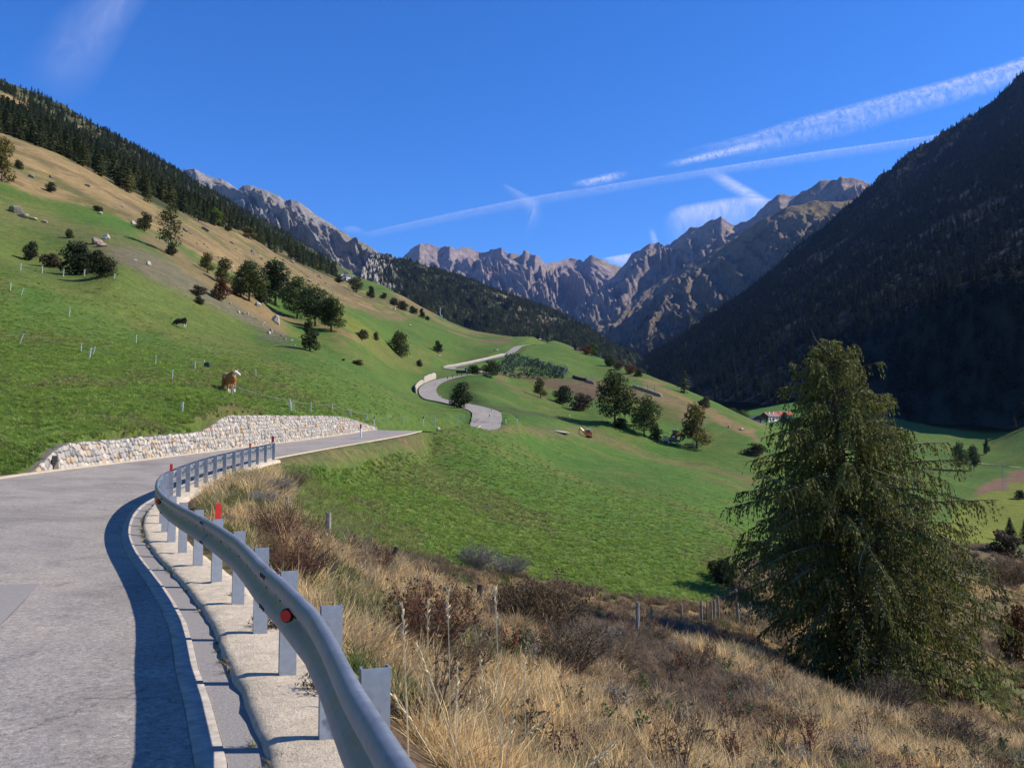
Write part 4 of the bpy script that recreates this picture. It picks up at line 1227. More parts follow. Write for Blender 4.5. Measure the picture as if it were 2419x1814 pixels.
for k, (x, y, h_, w_) in enumerate(((905, 706, 14, 20), (930, 722, 18, 24), (952, 734, 22, 30), (975, 742, 18, 22), (997, 752, 24, 18), (1010, 757, 10, 14))):
    plant(('bush2', 'bush', 'bush', 'bush2', 'egg', 'bush')[k], x, y, h_, w_, 'shrub', ('uppermost', 'second', 'third', 'fourth', 'pointed', 'last small')[k] + ' dark shrub in the row along the bank below the farmhouse', 'shrubs along the bank below the farmhouse', 'shrub')
VT = 'trees on the valley floor'
plant('oak', 1730, 1004, 30, 34, 'leafy_tree', 'dark tree left of the valley farm', VT, D=520)
plant('oak2', 1758, 1008, 30, 32, 'leafy_tree', 'dark tree nearer the valley farm', VT, D=520)
plant('oak3', 1853, 1004, 32, 22, 'leafy_tree', 'dark tree between the valley farmhouses', VT, D=560)
plant('bush', 1880, 1014, 22, 40, 'shrub', 'dark shrubs below the red roofed farmhouse', VT, 'shrub', D=540)
plant('oak2', 2268, 1088, 66, 34, 'leafy_tree', 'dull olive tree beside the larch at the valley track', VT, D=400)
plant('oak', 2300, 1092, 58, 30, 'leafy_tree', 'dark tree at the left end of the valley track', VT, D=400)
plant('egg', 2330, 1058, 38, 16, 'dense_tree', 'slim dark tree in the shade across the valley track', VT, D=470)
plant('bush', 2412, 1174, 20, 26, 'shrub', 'dark shrub alone on the yellow valley field', VT, 'shrub', D=310)
plant('bush', 1716, 1346, 66, 60, 'shrub', 'dark shrub left of the larch at the meadow edge', None, 'shrub', D=56, sink=.3)
plant('bush2', 1690, 1330, 40, 40, 'shrub', 'smaller dark shrub at the meadow edge above the wooden stakes', None, 'shrub', D=57)
plant('oak2', 1935, 1392, 330, 200, 'leafy_tree', 'dark tree standing behind the big larch, glimpsed through its branches', None, 'tree', D=53)
plant('rustbush', 2400, 1540, 130, 70, 'shrub', 'dark red shrub at the right picture edge beside the larch', None, 'shrub', D=46)
plant('brownbush', 2376, 1330, 60, 80, 'shrub', 'brownish shrub on the bank right of the larch', None, 'shrub', D=76)
plant('bush2', 1780, 1094, 26, 60, 'shrub', 'dark brown hedge behind the meadow left of the larch', None, 'shrub', D=190)

# ------------------------------------------------------------------ conifers
def conifer_mesh(name, seed, h, w, tiers, colr, leaf=.55, n=420, round_=.0, mat=None):
    """spruce or pine from drooping sprays of needles"""
    rs = np.random.RandomState(seed)
    f = rs.uniform(0, 1, n) ** .8
    f = (np.floor(f * tiers) + rs.uniform(.1, .75, n)) / tiers
    rad = (1 - f) ** (1 - .45 * round_) * (1 if round_ == 0 else .8 + .2 * np.sin(f * 3)) * w / 2
    rad = rad * rs.uniform(.35, 1.05, n) + .12
    a = rs.uniform(0, 2 * math.pi, n)
    z = (.06 + .94 * f) * h - rad * .18
    C = np.c_[rad * np.cos(a), rad * np.sin(a), z]
    out = np.c_[np.cos(a), np.sin(a), rs.uniform(-.75, -.1, n)]; out /= np.linalg.norm(out, axis=1)[:, None]
    side = np.c_[-np.sin(a), np.cos(a), rs.uniform(-.3, .3, n)]
    s = leaf * rs.uniform(.6, 1.25, n) * (.55 + .6 * (1 - f))
    V, F = quads(C, out * s[:, None], side * (s * .62)[:, None])
    tone = rs.uniform(.65, 1.35, n)
    c = np.asarray(colr)[None] * tone[:, None]
    mb = MB(); mb.tube([(0, 0, -.6), (0, 0, h * .5), (0, 0, h * .97)], [h * .016, h * .010, .02], 5)
    nv = len(V)
    V = np.vstack([V, np.array(mb.v)]); F = [tuple(q) for q in F] + [tuple(i + nv for i in q) for q in mb.f]
    cc = np.vstack([np.repeat(c, 4, 0), np.tile((.09, .07, .05), (len(mb.v), 1))])
    return mesh_np(name, V, F, [mat or m_need], False, cc)
CON = [conifer_mesh('conifer', 201, 11, 4.6, 9, (.080, .108, .054), .8, 260), conifer_mesh('conifer', 202, 12, 5.2, 8, (.086, .112, .054), .85, 260, 1.0),
       conifer_mesh('conifer', 203, 9.5, 5.0, 7, (.108, .128, .056), .85, 240, 1.0), conifer_mesh('conifer', 204, 12.5, 4.4, 10, (.070, .098, .054), .8, 260)]
LFT = [conifer_mesh('conifer', 205, 10, 5.4, 7, (.115, .125, .048), .9, 240, 1.0), conifer_mesh('conifer', 206, 11, 5.0, 8, (.098, .115, .046), .85, 240, 1.0)]

def conifer(me, px, py, hp, wp, h0, w0, label, group, D=None):
    p = hit(px, py) if D is None else P(px, py, D)
    z = hat(p[0], p[1])
    o = link('conifer', me); o.location = (p[0], p[1], z - .2); o.rotation_euler[2] = R.uniform(0, 6.28)
    o.scale = (wp * p[1] / F_PX / w0,) * 2 + (hp * p[1] / F_PX / h0,)
    return prop(o, label, 'tree', group)
big_con = conifer_mesh('conifer', 211, 12, 6, 14, (.034, .052, .026), .55, 1500)
def spruce(px, py, hp, wp, label, group, D):
    p = P(px, py, D); e = empty('conifer', (p[0], p[1], hat(p[0], p[1]) - .1), R.uniform(0, 6), label, 'tree', group)
    k = wp * D / F_PX / 6; kz = hp * D / F_PX / 12; e.scale = (k, k, kz)
    link('crown', big_con, e); mb = MB(); mb.tube([(0, 0, -.5), (0, 0, 6), (0, 0, 11.5)], [.26, .16, .03], 6); mb.build('trunk', m_bark, e)
spruce(2387, 1279, 58, 40, 'spruce on the yellow field at the right picture edge', 'spruces in the valley', 245)
spruce(2424, 1281, 60, 36, 'spruce cut by the right picture edge', 'spruces in the valley', 244)
e = conifer(CON[1], 1617, 932, 58, 36, 12, 5.2, 'lone conifer rising above the dry hill edge before the dark mountain', None, 322)

# ------------------------------------------------------------------ scattering by points
def scatter_group(name, meshes):
    col_ = bpy.data.collections.new(name + '_kinds')
    for k, me in enumerate(meshes):
        o = bpy.data.objects.new('%s_kind_%02d' % (name, k), me); col_.objects.link(o)
    ng = bpy.data.node_groups.new(name + '_scatter', 'GeometryNodeTree')
    ng.interface.new_socket('Geometry', in_out='INPUT', socket_type='NodeSocketGeometry')
    ng.interface.new_socket('Geometry', in_out='OUTPUT', socket_type='NodeSocketGeometry')
    N = ng.nodes; gi_ = N.new('NodeGroupInput'); go = N.new('NodeGroupOutput')
    ip = N.new('GeometryNodeInstanceOnPoints'); ci = N.new('GeometryNodeCollectionInfo')
    ci.inputs['Collection'].default_value = col_; ci.inputs['Separate Children'].default_value = True; ci.inputs['Reset Children'].default_value = True
    ip.inputs['Pick Instance'].default_value = True
    def attr(nm, t):
        a = N.new('GeometryNodeInputNamedAttribute'); a.data_type = t; a.inputs['Name'].default_value = nm
        return [s for s in a.outputs if s.enabled][0]
    ng.links.new(gi_.outputs[0], ip.inputs['Points']); ng.links.new(ci.outputs[0], ip.inputs['Instance'])
    ng.links.new(attr('kind_i', 'INT'), ip.inputs['Instance Index'])
    er = N.new('FunctionNodeEulerToRotation'); ng.links.new(attr('rot', 'FLOAT_VECTOR'), er.inputs[0]); ng.links.new(er.outputs[0], ip.inputs['Rotation'])
    ng.links.new(attr('scl', 'FLOAT_VECTOR'), ip.inputs['Scale'])
    ng.links.new(ip.outputs[0], go.inputs[0])
    return ng
def scatter(name, ng, Pt, rot, scl, ki):
    me = bpy.data.meshes.new(name)
    n = len(Pt); me.vertices.add(n); me.vertices.foreach_set('co', np.asarray(Pt, np.float32).ravel())
    def at(nm, t, v, f='value'):
        a = me.attributes.new(nm, t, 'POINT'); a.data.foreach_set(f, np.asarray(v).ravel())
    at('rot', 'FLOAT_VECTOR', np.asarray(rot, np.float32), 'vector'); at('scl', 'FLOAT_VECTOR', np.asarray(scl, np.float32), 'vector')
    at('kind_i', 'INT', np.asarray(ki, np.int32))
    o = link(name, me)
    md = o.modifiers.new('scatter', 'NODES'); md.node_group = ng
    o['kind'] = 'stuff'
    return o

ng_con = scatter_group('conifer', CON + LFT)
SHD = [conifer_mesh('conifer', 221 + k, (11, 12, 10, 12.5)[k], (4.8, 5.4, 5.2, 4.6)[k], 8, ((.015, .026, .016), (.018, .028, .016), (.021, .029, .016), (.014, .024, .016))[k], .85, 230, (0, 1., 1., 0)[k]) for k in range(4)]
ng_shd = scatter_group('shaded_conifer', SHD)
def forest(name, Pt, hs, ws_=None, kinds=None, label=None, ng=None):
    n = len(Pt); hs = np.asarray(hs)
    sc = np.c_[hs * R.uniform(.85, 1.2, n), hs * R.uniform(.85, 1.2, n), hs]
    rot = np.c_[np.zeros(n), np.zeros(n), R.uniform(0, 6.28, n)]
    ki = R.choice(6, n, p=kinds if kinds is not None else [.25, .2, .15, .25, .08, .07])
    if ng is not None: ki = ki % 4
    o = scatter(name, ng or ng_con, Pt, rot, sc, ki)
    if label: o['label'] = label
    return o

# left forest slope: candidates spread evenly over the ground
def sample_ground(x0, x1, y0, y1, step):
    gx, gy = np.meshgrid(np.arange(x0, x1, step), np.arange(y0, y1, step))
    gx = gx + R.uniform(-.48, .48, gx.shape) * step; gy = gy + R.uniform(-.48, .48, gy.shape) * step
    return gx.ravel(), gy.ravel()
LF_POLY = [(-700,60),(0,203),(127,247),(217,300),(298,342),(384,388),(503,460),(590,511),(671,552),(747,598),(797,632),(793,656),(739,634),(685,607),(563,547),(489,528),(424,505),(372,492),(345,486),(271,440),(215,405),(97,352),(0,316),(-700,220)]
allP = []
for (y0, y1, st) in ((262, 520, 5.2), (520, 900, 6.2), (900, 1500, 8.0), (1500, 2350, 9.5)):
    gx, gy = sample_ground(-1.0 * y1 * .8, -.16 * y0, y0, y1, st)
    k = (gx / gy > -.78) & (gx / gy < -.19); gx, gy = gx[k], gy[k]
    gz = H(gx, gy)
    sx, sy = to_px(gx, gy, gz)
    d = poly_sd(sx + fbm(gx / 30, gy / 30, 3, 81) * 9, sy + fbm(gx / 30, gy / 30, 3, 82) * 9, LF_POLY)
    gap = fbm(gx / 55, gy / 90, 4, 83) + .55 * sst(420, 230, sy) * sst(700, 1000, gy)
    clr = np.maximum(poly_sd(sx, sy, [(-60,222),(10,226),(58,246),(60,266),(30,262),(-60,250)]), poly_sd(sx, sy, [(158,282),(185,290),(222,316),(232,332),(212,326),(180,304)]))
    gap = gap + 3 * (clr > -1)
    keep = (d > -1) & ((gap < .33) | (R.uniform(0, 1, len(gx)) < .12)) & (gy > np.where(sx < 350, 285, 330))
    allP.append(np.c_[gx, gy, gz][keep])
allP = np.vstack(allP)
order = np.argsort(allP[:, 1])
hsz = R.uniform(.6, 1.1, len(allP)) * np.where(allP[:, 1] < 500, .85, 1.0)
near_i = order[:150]; rest_i = order[150:]
for q, i in enumerate(near_i):
    me = (CON + LFT)[int(R.choice(6, p=[.2, .2, .2, .15, .13, .12]))]
    o = link('conifer', me); o.location = tuple(allP[i] - np.array((0, 0, .3))); o.rotation_euler[2] = R.uniform(0, 6.28)
    s = hsz[i]; o.scale = (s * R.uniform(.9, 1.2),) * 2 + (s,)
    prop(o, 'dark conifer among the front trees of the forest above the dry slope', 'tree', 'front trees of the left forest')
forest('left_forest', allP[rest_i] - np.array((0, 0, .3)), hsz[rest_i], label='dark conifer forest covering the left mountainside')

def on_mountain(mt, step_u, step_v, mask, hs, name, label, kinds=None, seed=1, ng=None):
    rs = np.random.RandomState(seed)
    X, Y, Z, V, U = mt['X'], mt['Y'], mt['Z'], mt['V'], mt['U']
    m, n = X.shape
    # cell areas -> number of candidates per cell
    ax = np.stack([X[:-1, 1:] - X[:-1, :-1], Y[:-1, 1:] - Y[:-1, :-1], Z[:-1, 1:] - Z[:-1, :-1]], -1)
    ay = np.stack([X[1:, :-1] - X[:-1, :-1], Y[1:, :-1] - Y[:-1, :-1], Z[1:, :-1] - Z[:-1, :-1]], -1)
    A = np.linalg.norm(np.cross(ax, ay), axis=-1)
    cnt = rs.poisson(A / (step_u * step_v))
    ii, jj = np.nonzero(cnt); rep = cnt[ii, jj]
    ii = np.repeat(ii, rep); jj = np.repeat(jj, rep)
    a = rs.uniform(0, 1, len(ii)); b = rs.uniform(0, 1, len(ii))
    def bl(G): return (G[ii, jj] * (1 - a) + G[ii, jj + 1] * a) * (1 - b) + (G[ii + 1, jj] * (1 - a) + G[ii + 1, jj + 1] * a) * b
    x, y, z, v, u = bl(X), bl(Y), bl(Z), bl(V), bl(U)
    sx, sy = to_px(x, y, z)
    k = mask(x, y, z, v, u, sx, sy, rs) & (sx > -60) & (sx < 2480) & (sy < 1060)
    Pt = np.c_[x, y, z][k]
    n = len(Pt)
    sc_ = hs(Pt, rs) if callable(hs) else rs.uniform(hs[0], hs[1], n)
    o = forest(name, Pt - np.array((0, 0, .6)), sc_, kinds=kinds, label=label, ng=ng)
    return o, n
cnt1 = on_mountain(mt_cent, 7.5, 8, lambda x, y, z, v, u, sx, sy, rs: (v > -.02) & ((sx > 925 + 60 * fbm(x / 60, y / 60, 3, 97)) | (rs.uniform(0, 1, len(x)) < .07)) & ((fbm(x / 120, y / 120, 4, 91) < .26 + .5 * sst(.25, .6, v)) | (rs.uniform(0, 1, len(x)) < .12)) & ((v > .05) | (u > .35)), (.75, 1.25), 'valley_forest', 'conifer forest on the ridge in the middle of the valley', seed=3)
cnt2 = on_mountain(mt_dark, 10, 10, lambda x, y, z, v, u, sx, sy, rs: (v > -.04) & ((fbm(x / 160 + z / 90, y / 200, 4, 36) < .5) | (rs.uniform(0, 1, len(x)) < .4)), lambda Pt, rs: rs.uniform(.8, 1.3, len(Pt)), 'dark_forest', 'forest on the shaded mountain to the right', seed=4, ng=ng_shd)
cnt3 = on_mountain(mt_spur, 15, 15, lambda x, y, z, v, u, sx, sy, rs: (v > .5 + .35 * fbm(x / 260, y / 260, 4, 93)), (.9, 1.4), 'shoulder_forest', 'forest at the foot of the shaded shoulder mountain', seed=5)
cnt4 = on_mountain(mt_grey, 26, 26, lambda x, y, z, v, u, sx, sy, rs: (v > .35) & (u > .62) & (fbm(x / 130, y / 130, 3, 95) > .05) & (sy > 600), (.6, 1.0), 'scattered_conifers', 'scattered small conifers on the scree of the grey mountain', seed=6)
print('TREES', len(allP), cnt1[1], cnt2[1], cnt3[1], cnt4[1])
# ------------------------------------------------------------------ the big larch below the road
def larch():
    rs = np.random.RandomState(77)
    D = 38.0
    base = P(2030, 1640, D); bz = hat(base[0], base[1]); base = np.array((base[0], base[1], bz))
    top = P(1968, 796, D + .3) - base
    h = top[2]
    o = empty('larch_tree', tuple(base - np.array((0, 0, .2))), 0, 'big dark green larch with drooping branches standing on the dry slope at the right', 'tree')
    # trunk
    def trunk_at(f):
        return np.array((top[0] * f + .25 * math.sin(f * 5), top[1] * f + .2 * math.sin(f * 4 + 1), h * f))
    mb = MB(); n = 14
    mb.tube([trunk_at(k / n) - (np.array((0, 0, .5)) if k == 0 else 0) for k in range(n + 1)], [.30 * (1 - k / n) ** .8 + .025 for k in range(n + 1)], 9)
    tr = mb.build('trunk', m_bark, o, True)
    # crown outline measured in the photograph: reach to the left and to the right at each height
    hs = [0.00, .06, .16, .28, .36, .42, .50, .57, .69, .81, .92, .97, 1.0]
    lf = [3.0, 3.4, 3.9, 5.2, 6.2, 6.9, 5.6, 5.0, 3.9, 2.7, 1.6, 1.0, .15]
    rt = [8.8, 8.8, 8.0, 7.2, 6.8, 6.8, 6.5, 6.1, 4.9, 3.3, 1.9, 1.0, .2]
    mbb = MB(); C = []; A = []; B_ = []; TN = []; dead = MB()
    nb = 340
    for k in range(nb):
        f = (k + rs.uniform(0, 1)) / nb
        f = .045 + .955 * f ** .95
        az = k * 2.399 + rs.uniform(-.4, .4)
        cx_, sx_ = math.cos(az), math.sin(az)
        L = (np.interp(f, hs, rt) if cx_ > 0 else np.interp(f, hs, lf))
        Ls = .5 * (np.interp(f, hs, rt) + np.interp(f, hs, lf)) * .95
        L = math.sqrt((L * cx_) ** 2 + (Ls * sx_) ** 2) * (rs.uniform(.70, 1.03) if k % 3 else rs.uniform(.3, .75))
        L = max(L, .35)
        p0 = trunk_at(f); up = rs.uniform(-.05, .42) + (.35 if f > .85 else 0); droop = rs.uniform(.22, .62) * (1 - .45 * f) + (.12 if f < .25 else 0)
        pts = []
        m = max(4, int(L / .5))
        wob = rs.uniform(-.25, .25)
        for i in range(m + 1):
            t = i / m
            zz = up * L * t - droop * L * t * t + .10 * L * max(0, t - .7) ** 1.5
            pts.append(p0 + np.array((cx_ * L * t - sx_ * wob * L * t * t, sx_ * L * t + cx_ * wob * L * t * t, zz)))
        pts = np.array(pts)
        mbb.tube(pts, [(.006 + .0075 * L) * (1 - .85 * i / m) + .004 for i in range(m + 1)], 5)
        # hanging branchlets
        nbr = int(L * 13) + 5
        for q in range(nbr):
            t = .12 + .88 * rs.uniform(0, 1) ** .75
            i = min(m - 1, int(t * m)); u_ = t * m - i
            b0 = pts[i] * (1 - u_) + pts[i + 1] * u_
            da = az + rs.choice((-1, 1)) * rs.uniform(.4, 1.4)
            ll = rs.uniform(.35, 1.0) * (.55 + .5 * (1 - t)) * min(1.0, .45 + L / 5)
            hang = rs.uniform(.7, 2.0)
            d0 = np.array((math.cos(da), math.sin(da), rs.uniform(-.1, .25)))
            ns = max(3, int(ll / .075))
            pp = [b0 + d0 * ll * s_ * .75 - np.array((0, 0, 1)) * hang * ll * s_ * s_ for s_ in np.linspace(0, 1, ns)]
            if q % 3 == 0: mbb.tube([pp[0], pp[ns // 2], pp[-1]], [.011, .008, .004], 3, cap=False)
            tn = rs.uniform(.6, 1.4)
            for j in range(1, ns):
                for _ in range(2):
                    d = rand_dirs(1, rs)[0]; ax = (pp[j] - pp[j - 1]); ax /= np.linalg.norm(ax) + 1e-9
                    sd_ = np.cross(ax, d); sd_ /= np.linalg.norm(sd_) + 1e-9
                    C.append(pp[j] + rs.normal(0, .02, 3)); A.append(ax * rs.uniform(.05, .11)); B_.append(sd_ * rs.uniform(.020, .045)); TN.append(tn * rs.uniform(.75, 1.25))
    br = link('branches', mesh_np('branches', mbb.v, mbb.f, [m_bark], True), o)
    V, F = quads(np.array(C), np.array(A), np.array(B_))
    TN = np.array(TN); col_ = np.array((.150, .168, .040))[None] * TN[:, None] * (1 + np.c_[rs.uniform(-.1, .28, len(TN)), rs.uniform(-.06, .06, len(TN)), rs.uniform(-.2, .2, len(TN))])
    fo = link('needles', mesh_np('needles', V, F, [m_need], False, np.repeat(col_, 4, 0)), o)
    # bare dead twigs
    for k in range(22):
        f = rs.uniform(.12, .75) if k else .97; az = rs.uniform(math.pi * .9, math.pi * 2.1); L = rs.uniform(1.2, 3.2) if k else .5
        p = trunk_at(f); off = rs.uniform(.25, .8) * np.interp(f, hs, lf)
        d = np.array((math.cos(az), math.sin(az), 0)); p = p + d * off + np.array((0, 0, -.15 * off))
        pts = [p]
        for i in range(4):
            d = d + rs.normal(0, .35, 3); d /= np.linalg.norm(d); pts.append(pts[-1] + d * L / 4)
        dead.tube(pts, [.013, .011, .009, .006, .003], 4)
        for i in (1, 2, 3):
            e_ = d + rs.normal(0, .8, 3); dead.tube([pts[i], pts[i] + e_ * .3, pts[i] + e_ * .5 + rs.normal(0, .1, 3)], [.007, .005, .003], 3)
    dead.build('dead_twigs', simple('bare_twig', (.33, .30, .26), .9, var=.2), o)
    print('LARCH', len(C), h)
larch()

# ------------------------------------------------------------------ shrubs with bare stems (near bank)
def twig_shrub(seed, h, w, nst, cst, leaf_c=None, nleaf=0, leafs=.03, lean=(0, 0)):
    """many thin branching stems from one foot; returns stem mesh and leaf mesh"""
    rs = np.random.RandomState(seed); mb = MB(); tips = []
    for k in range(nst):
        a = rs.uniform(0, 2 * math.pi); sp = rs.uniform(.1, 1) ** .7
        d = np.array((math.cos(a) * sp * w / 2 + lean[0], math.sin(a) * sp * w / 2 + lean[1], h * (1 - .35 * sp * sp) * rs.uniform(.7, 1.05)))
        p0 = np.array((math.cos(a) * .12 * w * rs.uniform(0, 1), math.sin(a) * .12 * w * rs.uniform(0, 1), -.05))
        pts = [p0 + d * t + np.array((0, 0, .12 * h * math.sin(t * math.pi))) + rs.normal(0, .02, 3) * t for t in (0, .35, .7, 1)]
        mb.tube(pts, [.009, .007, .005, .002], 3, cap=False)
        for q in range(7):
            t = rs.uniform(.25, .98); i = min(2, int(t * 3)); b0 = pts[i] + (pts[i + 1] - pts[i]) * (t * 3 - i)
            dd = d / np.linalg.norm(d) * .6 + rand_dirs(1, rs)[0] * .7; L = rs.uniform(.12, .34) * h
            e1 = b0 + dd * L * .5; e2 = b0 + dd * L + np.array((0, 0, .1 * L))
            mb.tube([b0, e1, e2], [.004, .003, .0015], 3, cap=False); tips += [e1, e2, (e1 + e2) / 2]
            for _ in range(2):
                dz = dd + rand_dirs(1, rs)[0] * .7; e3 = e1 + dz * L * .4; mb.tube([e1, e3], [.0025, .001], 3, cap=False); tips.append(e3)
    st = mesh_np('stems', mb.v, mb.f, [cst], False)
    lm = None
    if nleaf:
        T = np.array(tips); C = T[rs.choice(len(T), nleaf)] + rs.normal(0, .03, (nleaf, 3))
        t = rand_dirs(nleaf, rs); b_ = np.cross(t, rand_dirs(nleaf, rs)); b_ /= np.linalg.norm(b_, axis=1)[:, None]
        s = leafs * rs.uniform(.5, 1.3, nleaf)
        V, F = quads(C, t * s[:, None], b_ * (s * .6)[:, None])
        lc = np.array(leaf_c); c = lc[rs.choice(len(lc), nleaf)] * rs.uniform(.65, 1.35, nleaf)[:, None]
        lm = mesh_np('leaves', V, F, [m_leaf], False, np.repeat(c, 4, 0))
    return st, lm
m_redst = simple('red_stem', (.135, .065, .048), .85, var=.35, scale=20)
m_brst = simple('brown_stem', (.14, .105, .075), .9, var=.35, scale=20)
m_grst = simple('grey_stem', (.24, .21, .19), .9, var=.3, scale=20)
SH = [twig_shrub(301, 1.15, 1.9, 90, m_redst, [(.17, .055, .035), (.11, .05, .03), (.12, .10, .04)], 1500, .022),
      twig_shrub(302, 1.0, 1.7, 80, m_redst, [(.19, .05, .03), (.12, .075, .03), (.10, .11, .04), (.13, .06, .035)], 2600, .026),
      twig_shrub(303, .8, 1.8, 90, m_brst, [(.11, .085, .05), (.09, .09, .045)], 1600, .022),
      twig_shrub(304, .7, 1.5, 100, m_grst, [(.16, .17, .13), (.2, .2, .17)], 1200, .02),
      twig_shrub(305, 1.1, 2.4, 90, m_brst, [(.13, .085, .035), (.15, .075, .03), (.085, .085, .035)], 3600, .03),
      twig_shrub(306, .38, .7, 34, m_brst, [(.045, .05, .028), (.07, .045, .035)], 420, .022)]
def shrub(k, px, py, wp, label, group=None, D=None, hk=1.0):
    p = hit(px, py) if D is None else P(px, py, D); z = hat(p[0], p[1])
    o = empty('shrub', (p[0], p[1], z), R.uniform(0, 6.28), label, 'shrub', group)
    w0 = (1.9, 1.7, 1.8, 1.5, 2.4, .7)[k]; s = wp * p[1] / F_PX / w0; o.scale = (s * 1.1, s * 1.1, s * hk * 1.35)
    st, lm = SH[k]; link('stems', st, o)
    if lm: link('leaves', lm, o)
    return o
BK = 'shrubs on the dry bank'
shrub(0, 690, 1400, 170, 'reddish brown bare shrub just right of the guard rail below the red plate', BK, hk=1.15)
shrub(0, 655, 1290, 120, 'red twigged shrub behind the guard rail towards the meadow', BK, hk=1.0)
shrub(2, 740, 1380, 130, 'brown thin twigged shrub beside the reddish one at the rail', BK)
shrub(1, 1010, 1560, 200, 'shrub with red tinged leaves in the middle of the dry grass', BK, hk=1.1)
shrub(2, 1090, 1600, 150, 'brown shrub low in the dry grass right of the red tinged one', BK)
shrub(4, 1290, 1500, 210, 'broad rust brown shrub on the bank below the meadow edge', BK)
shrub(4, 1230, 1470, 150, 'rust brown shrub left of the broad one at the leaning stakes', BK)
shrub(2, 1350, 1590, 200, 'greyish brown dead shrub below the broad rust brown one', BK)
shrub(3, 1130, 1345, 90, 'grey green shrub at the meadow edge above the stakes', BK)
shrub(3, 1200, 1365, 90, 'second grey green shrub at the meadow edge', BK)
shrub(3, 1590, 1500, 70, 'pale grey shrub beside the wooden stakes', BK)
shrub(3, 1645, 1515, 70, 'pale grey shrub under the tallest wooden stake', BK)
shrub(2, 1545, 1515, 80, 'brown shrub left of the pale grey one at the stakes', BK, hk=.7)
shrub(2, 690, 1160, 70, 'dark brown shrub at the corner of the meadow near the rail end', BK, hk=1.2)
shrub(3, 655, 1170, 70, 'grey shrub beside the dark brown one near the rail end', BK)
shrub(3, 620, 1200, 70, 'grey shrub in the dry grass behind the rail bend', BK)
shrub(3, 540, 1240, 40, 'small grey shrub behind the red plate', BK)
shrub(2, 585, 1215, 40, 'small dark shrub behind the red plate', BK)
shrub(2, 2100, 1690, 150, 'brown shrub under the larch', BK)
shrub(4, 2385, 1390, 110, 'reddish brown shrub on the bank right of the larch trunk', BK)
shrub(2, 2250, 1780, 150, 'low brown shrub at the lower right corner', BK)
for k, (x, y, w_, t) in enumerate(((640, 1505, 90, 'dark leafed weed growing from under the rail at the third post'), (770, 1660, 110, 'dark leafed weed hanging over the footing near the camera'), (560, 1425, 40, 'small weed at the edge of the footing'), (960, 1720, 100, 'dark weed at the foot of the tall stalks'))):
    shrub(5, x, y, w_, t, 'dark weeds along the rail', hk=1.0)

# ------------------------------------------------------------------ grass
def tuft(seed, n, h, spread, wd, cols, curl=.5):
    rs = np.random.RandomState(seed); V = []; F = []; Cc = []
    for k in range(n):
        a = rs.uniform(0, 6.283); r0 = spread * .28 * math.sqrt(rs.uniform(0, 1)); hh_ = h * rs.uniform(.45, 1.1); le = rs.uniform(.15, 1.0) * spread
        x0, y0 = math.cos(rs.uniform(0, 6.28)) * r0, math.sin(rs.uniform(0, 6.28)) * r0
        wx, wy = -math.sin(a) * wd, math.cos(a) * wd
        b = len(V); c = np.array(cols[rs.randint(len(cols))]) * rs.uniform(.7, 1.3)
        for t, w_ in ((0, 1), (.4, .85), (.75, .6)):
            f_ = t ** (1 + curl); z = hh_ * (t - .25 * curl * t * t) - (.04 if t == 0 else 0)
            x = x0 + math.cos(a) * le * f_; y = y0 + math.sin(a) * le * f_
            V += [(x - wx * w_, y - wy * w_, z), (x + wx * w_, y + wy * w_, z)]; Cc += [c * (.8 + .25 * t)] * 2
        V.append((x0 + math.cos(a) * le, y0 + math.sin(a) * le, hh_ * (1 - .28 * curl))); Cc.append(c * 1.08)
        F += [(b, b + 1, b + 3, b + 2), (b + 2, b + 3, b + 5, b + 4), (b + 4, b + 5, b + 6)]
    return mesh_np('tuft', V, F, [m_gras], False, np.array(Cc))
ST1 = [(.78, .60, .31), (.68, .51, .25), (.84, .68, .39), (.54, .39, .20)]
ST2 = [(.54, .40, .22), (.43, .31, .18), (.61, .48, .28), (.34, .24, .14)]
GRC = [(.12, .18, .05), (.15, .20, .065), (.10, .16, .045), (.25, .24, .10)]
GRM = [(.24, .385, .080), (.21, .355, .068), (.295, .41, .092), (.40, .42, .145)]
TUF = [tuft(401, 46, .36, .42, .0042, ST1, .8), tuft(402, 52, .26, .46, .0045, ST1, 1.0), tuft(403, 40, .46, .32, .004, ST1, .45),
       tuft(404, 44, .25, .42, .005, ST2, .9), tuft(405, 40, .32, .36, .0045, ST2, .7), tuft(406, 44, .26, .34, .005, GRC, .8),
       tuft(407, 56, .26, .36, .005, [(.27, .185, .13), (.19, .135, .10), (.34, .25, .18), (.19, .17, .11)], .9), tuft(408, 60, .12, .5, .005, ST1 + ST2, 1.0)]
MEA = [tuft(411, 26, .13, .20, .0055, GRM, .8), tuft(412, 26, .10, .22, .006, GRM, .9), tuft(413, 22, .15, .18, .005, [(.27, .28, .11), (.36, .33, .16), (.18, .22, .07)], .7)]
ng_dry = scatter_group('dry_grass', TUF); ng_mea = scatter_group('meadow_grass', MEA)

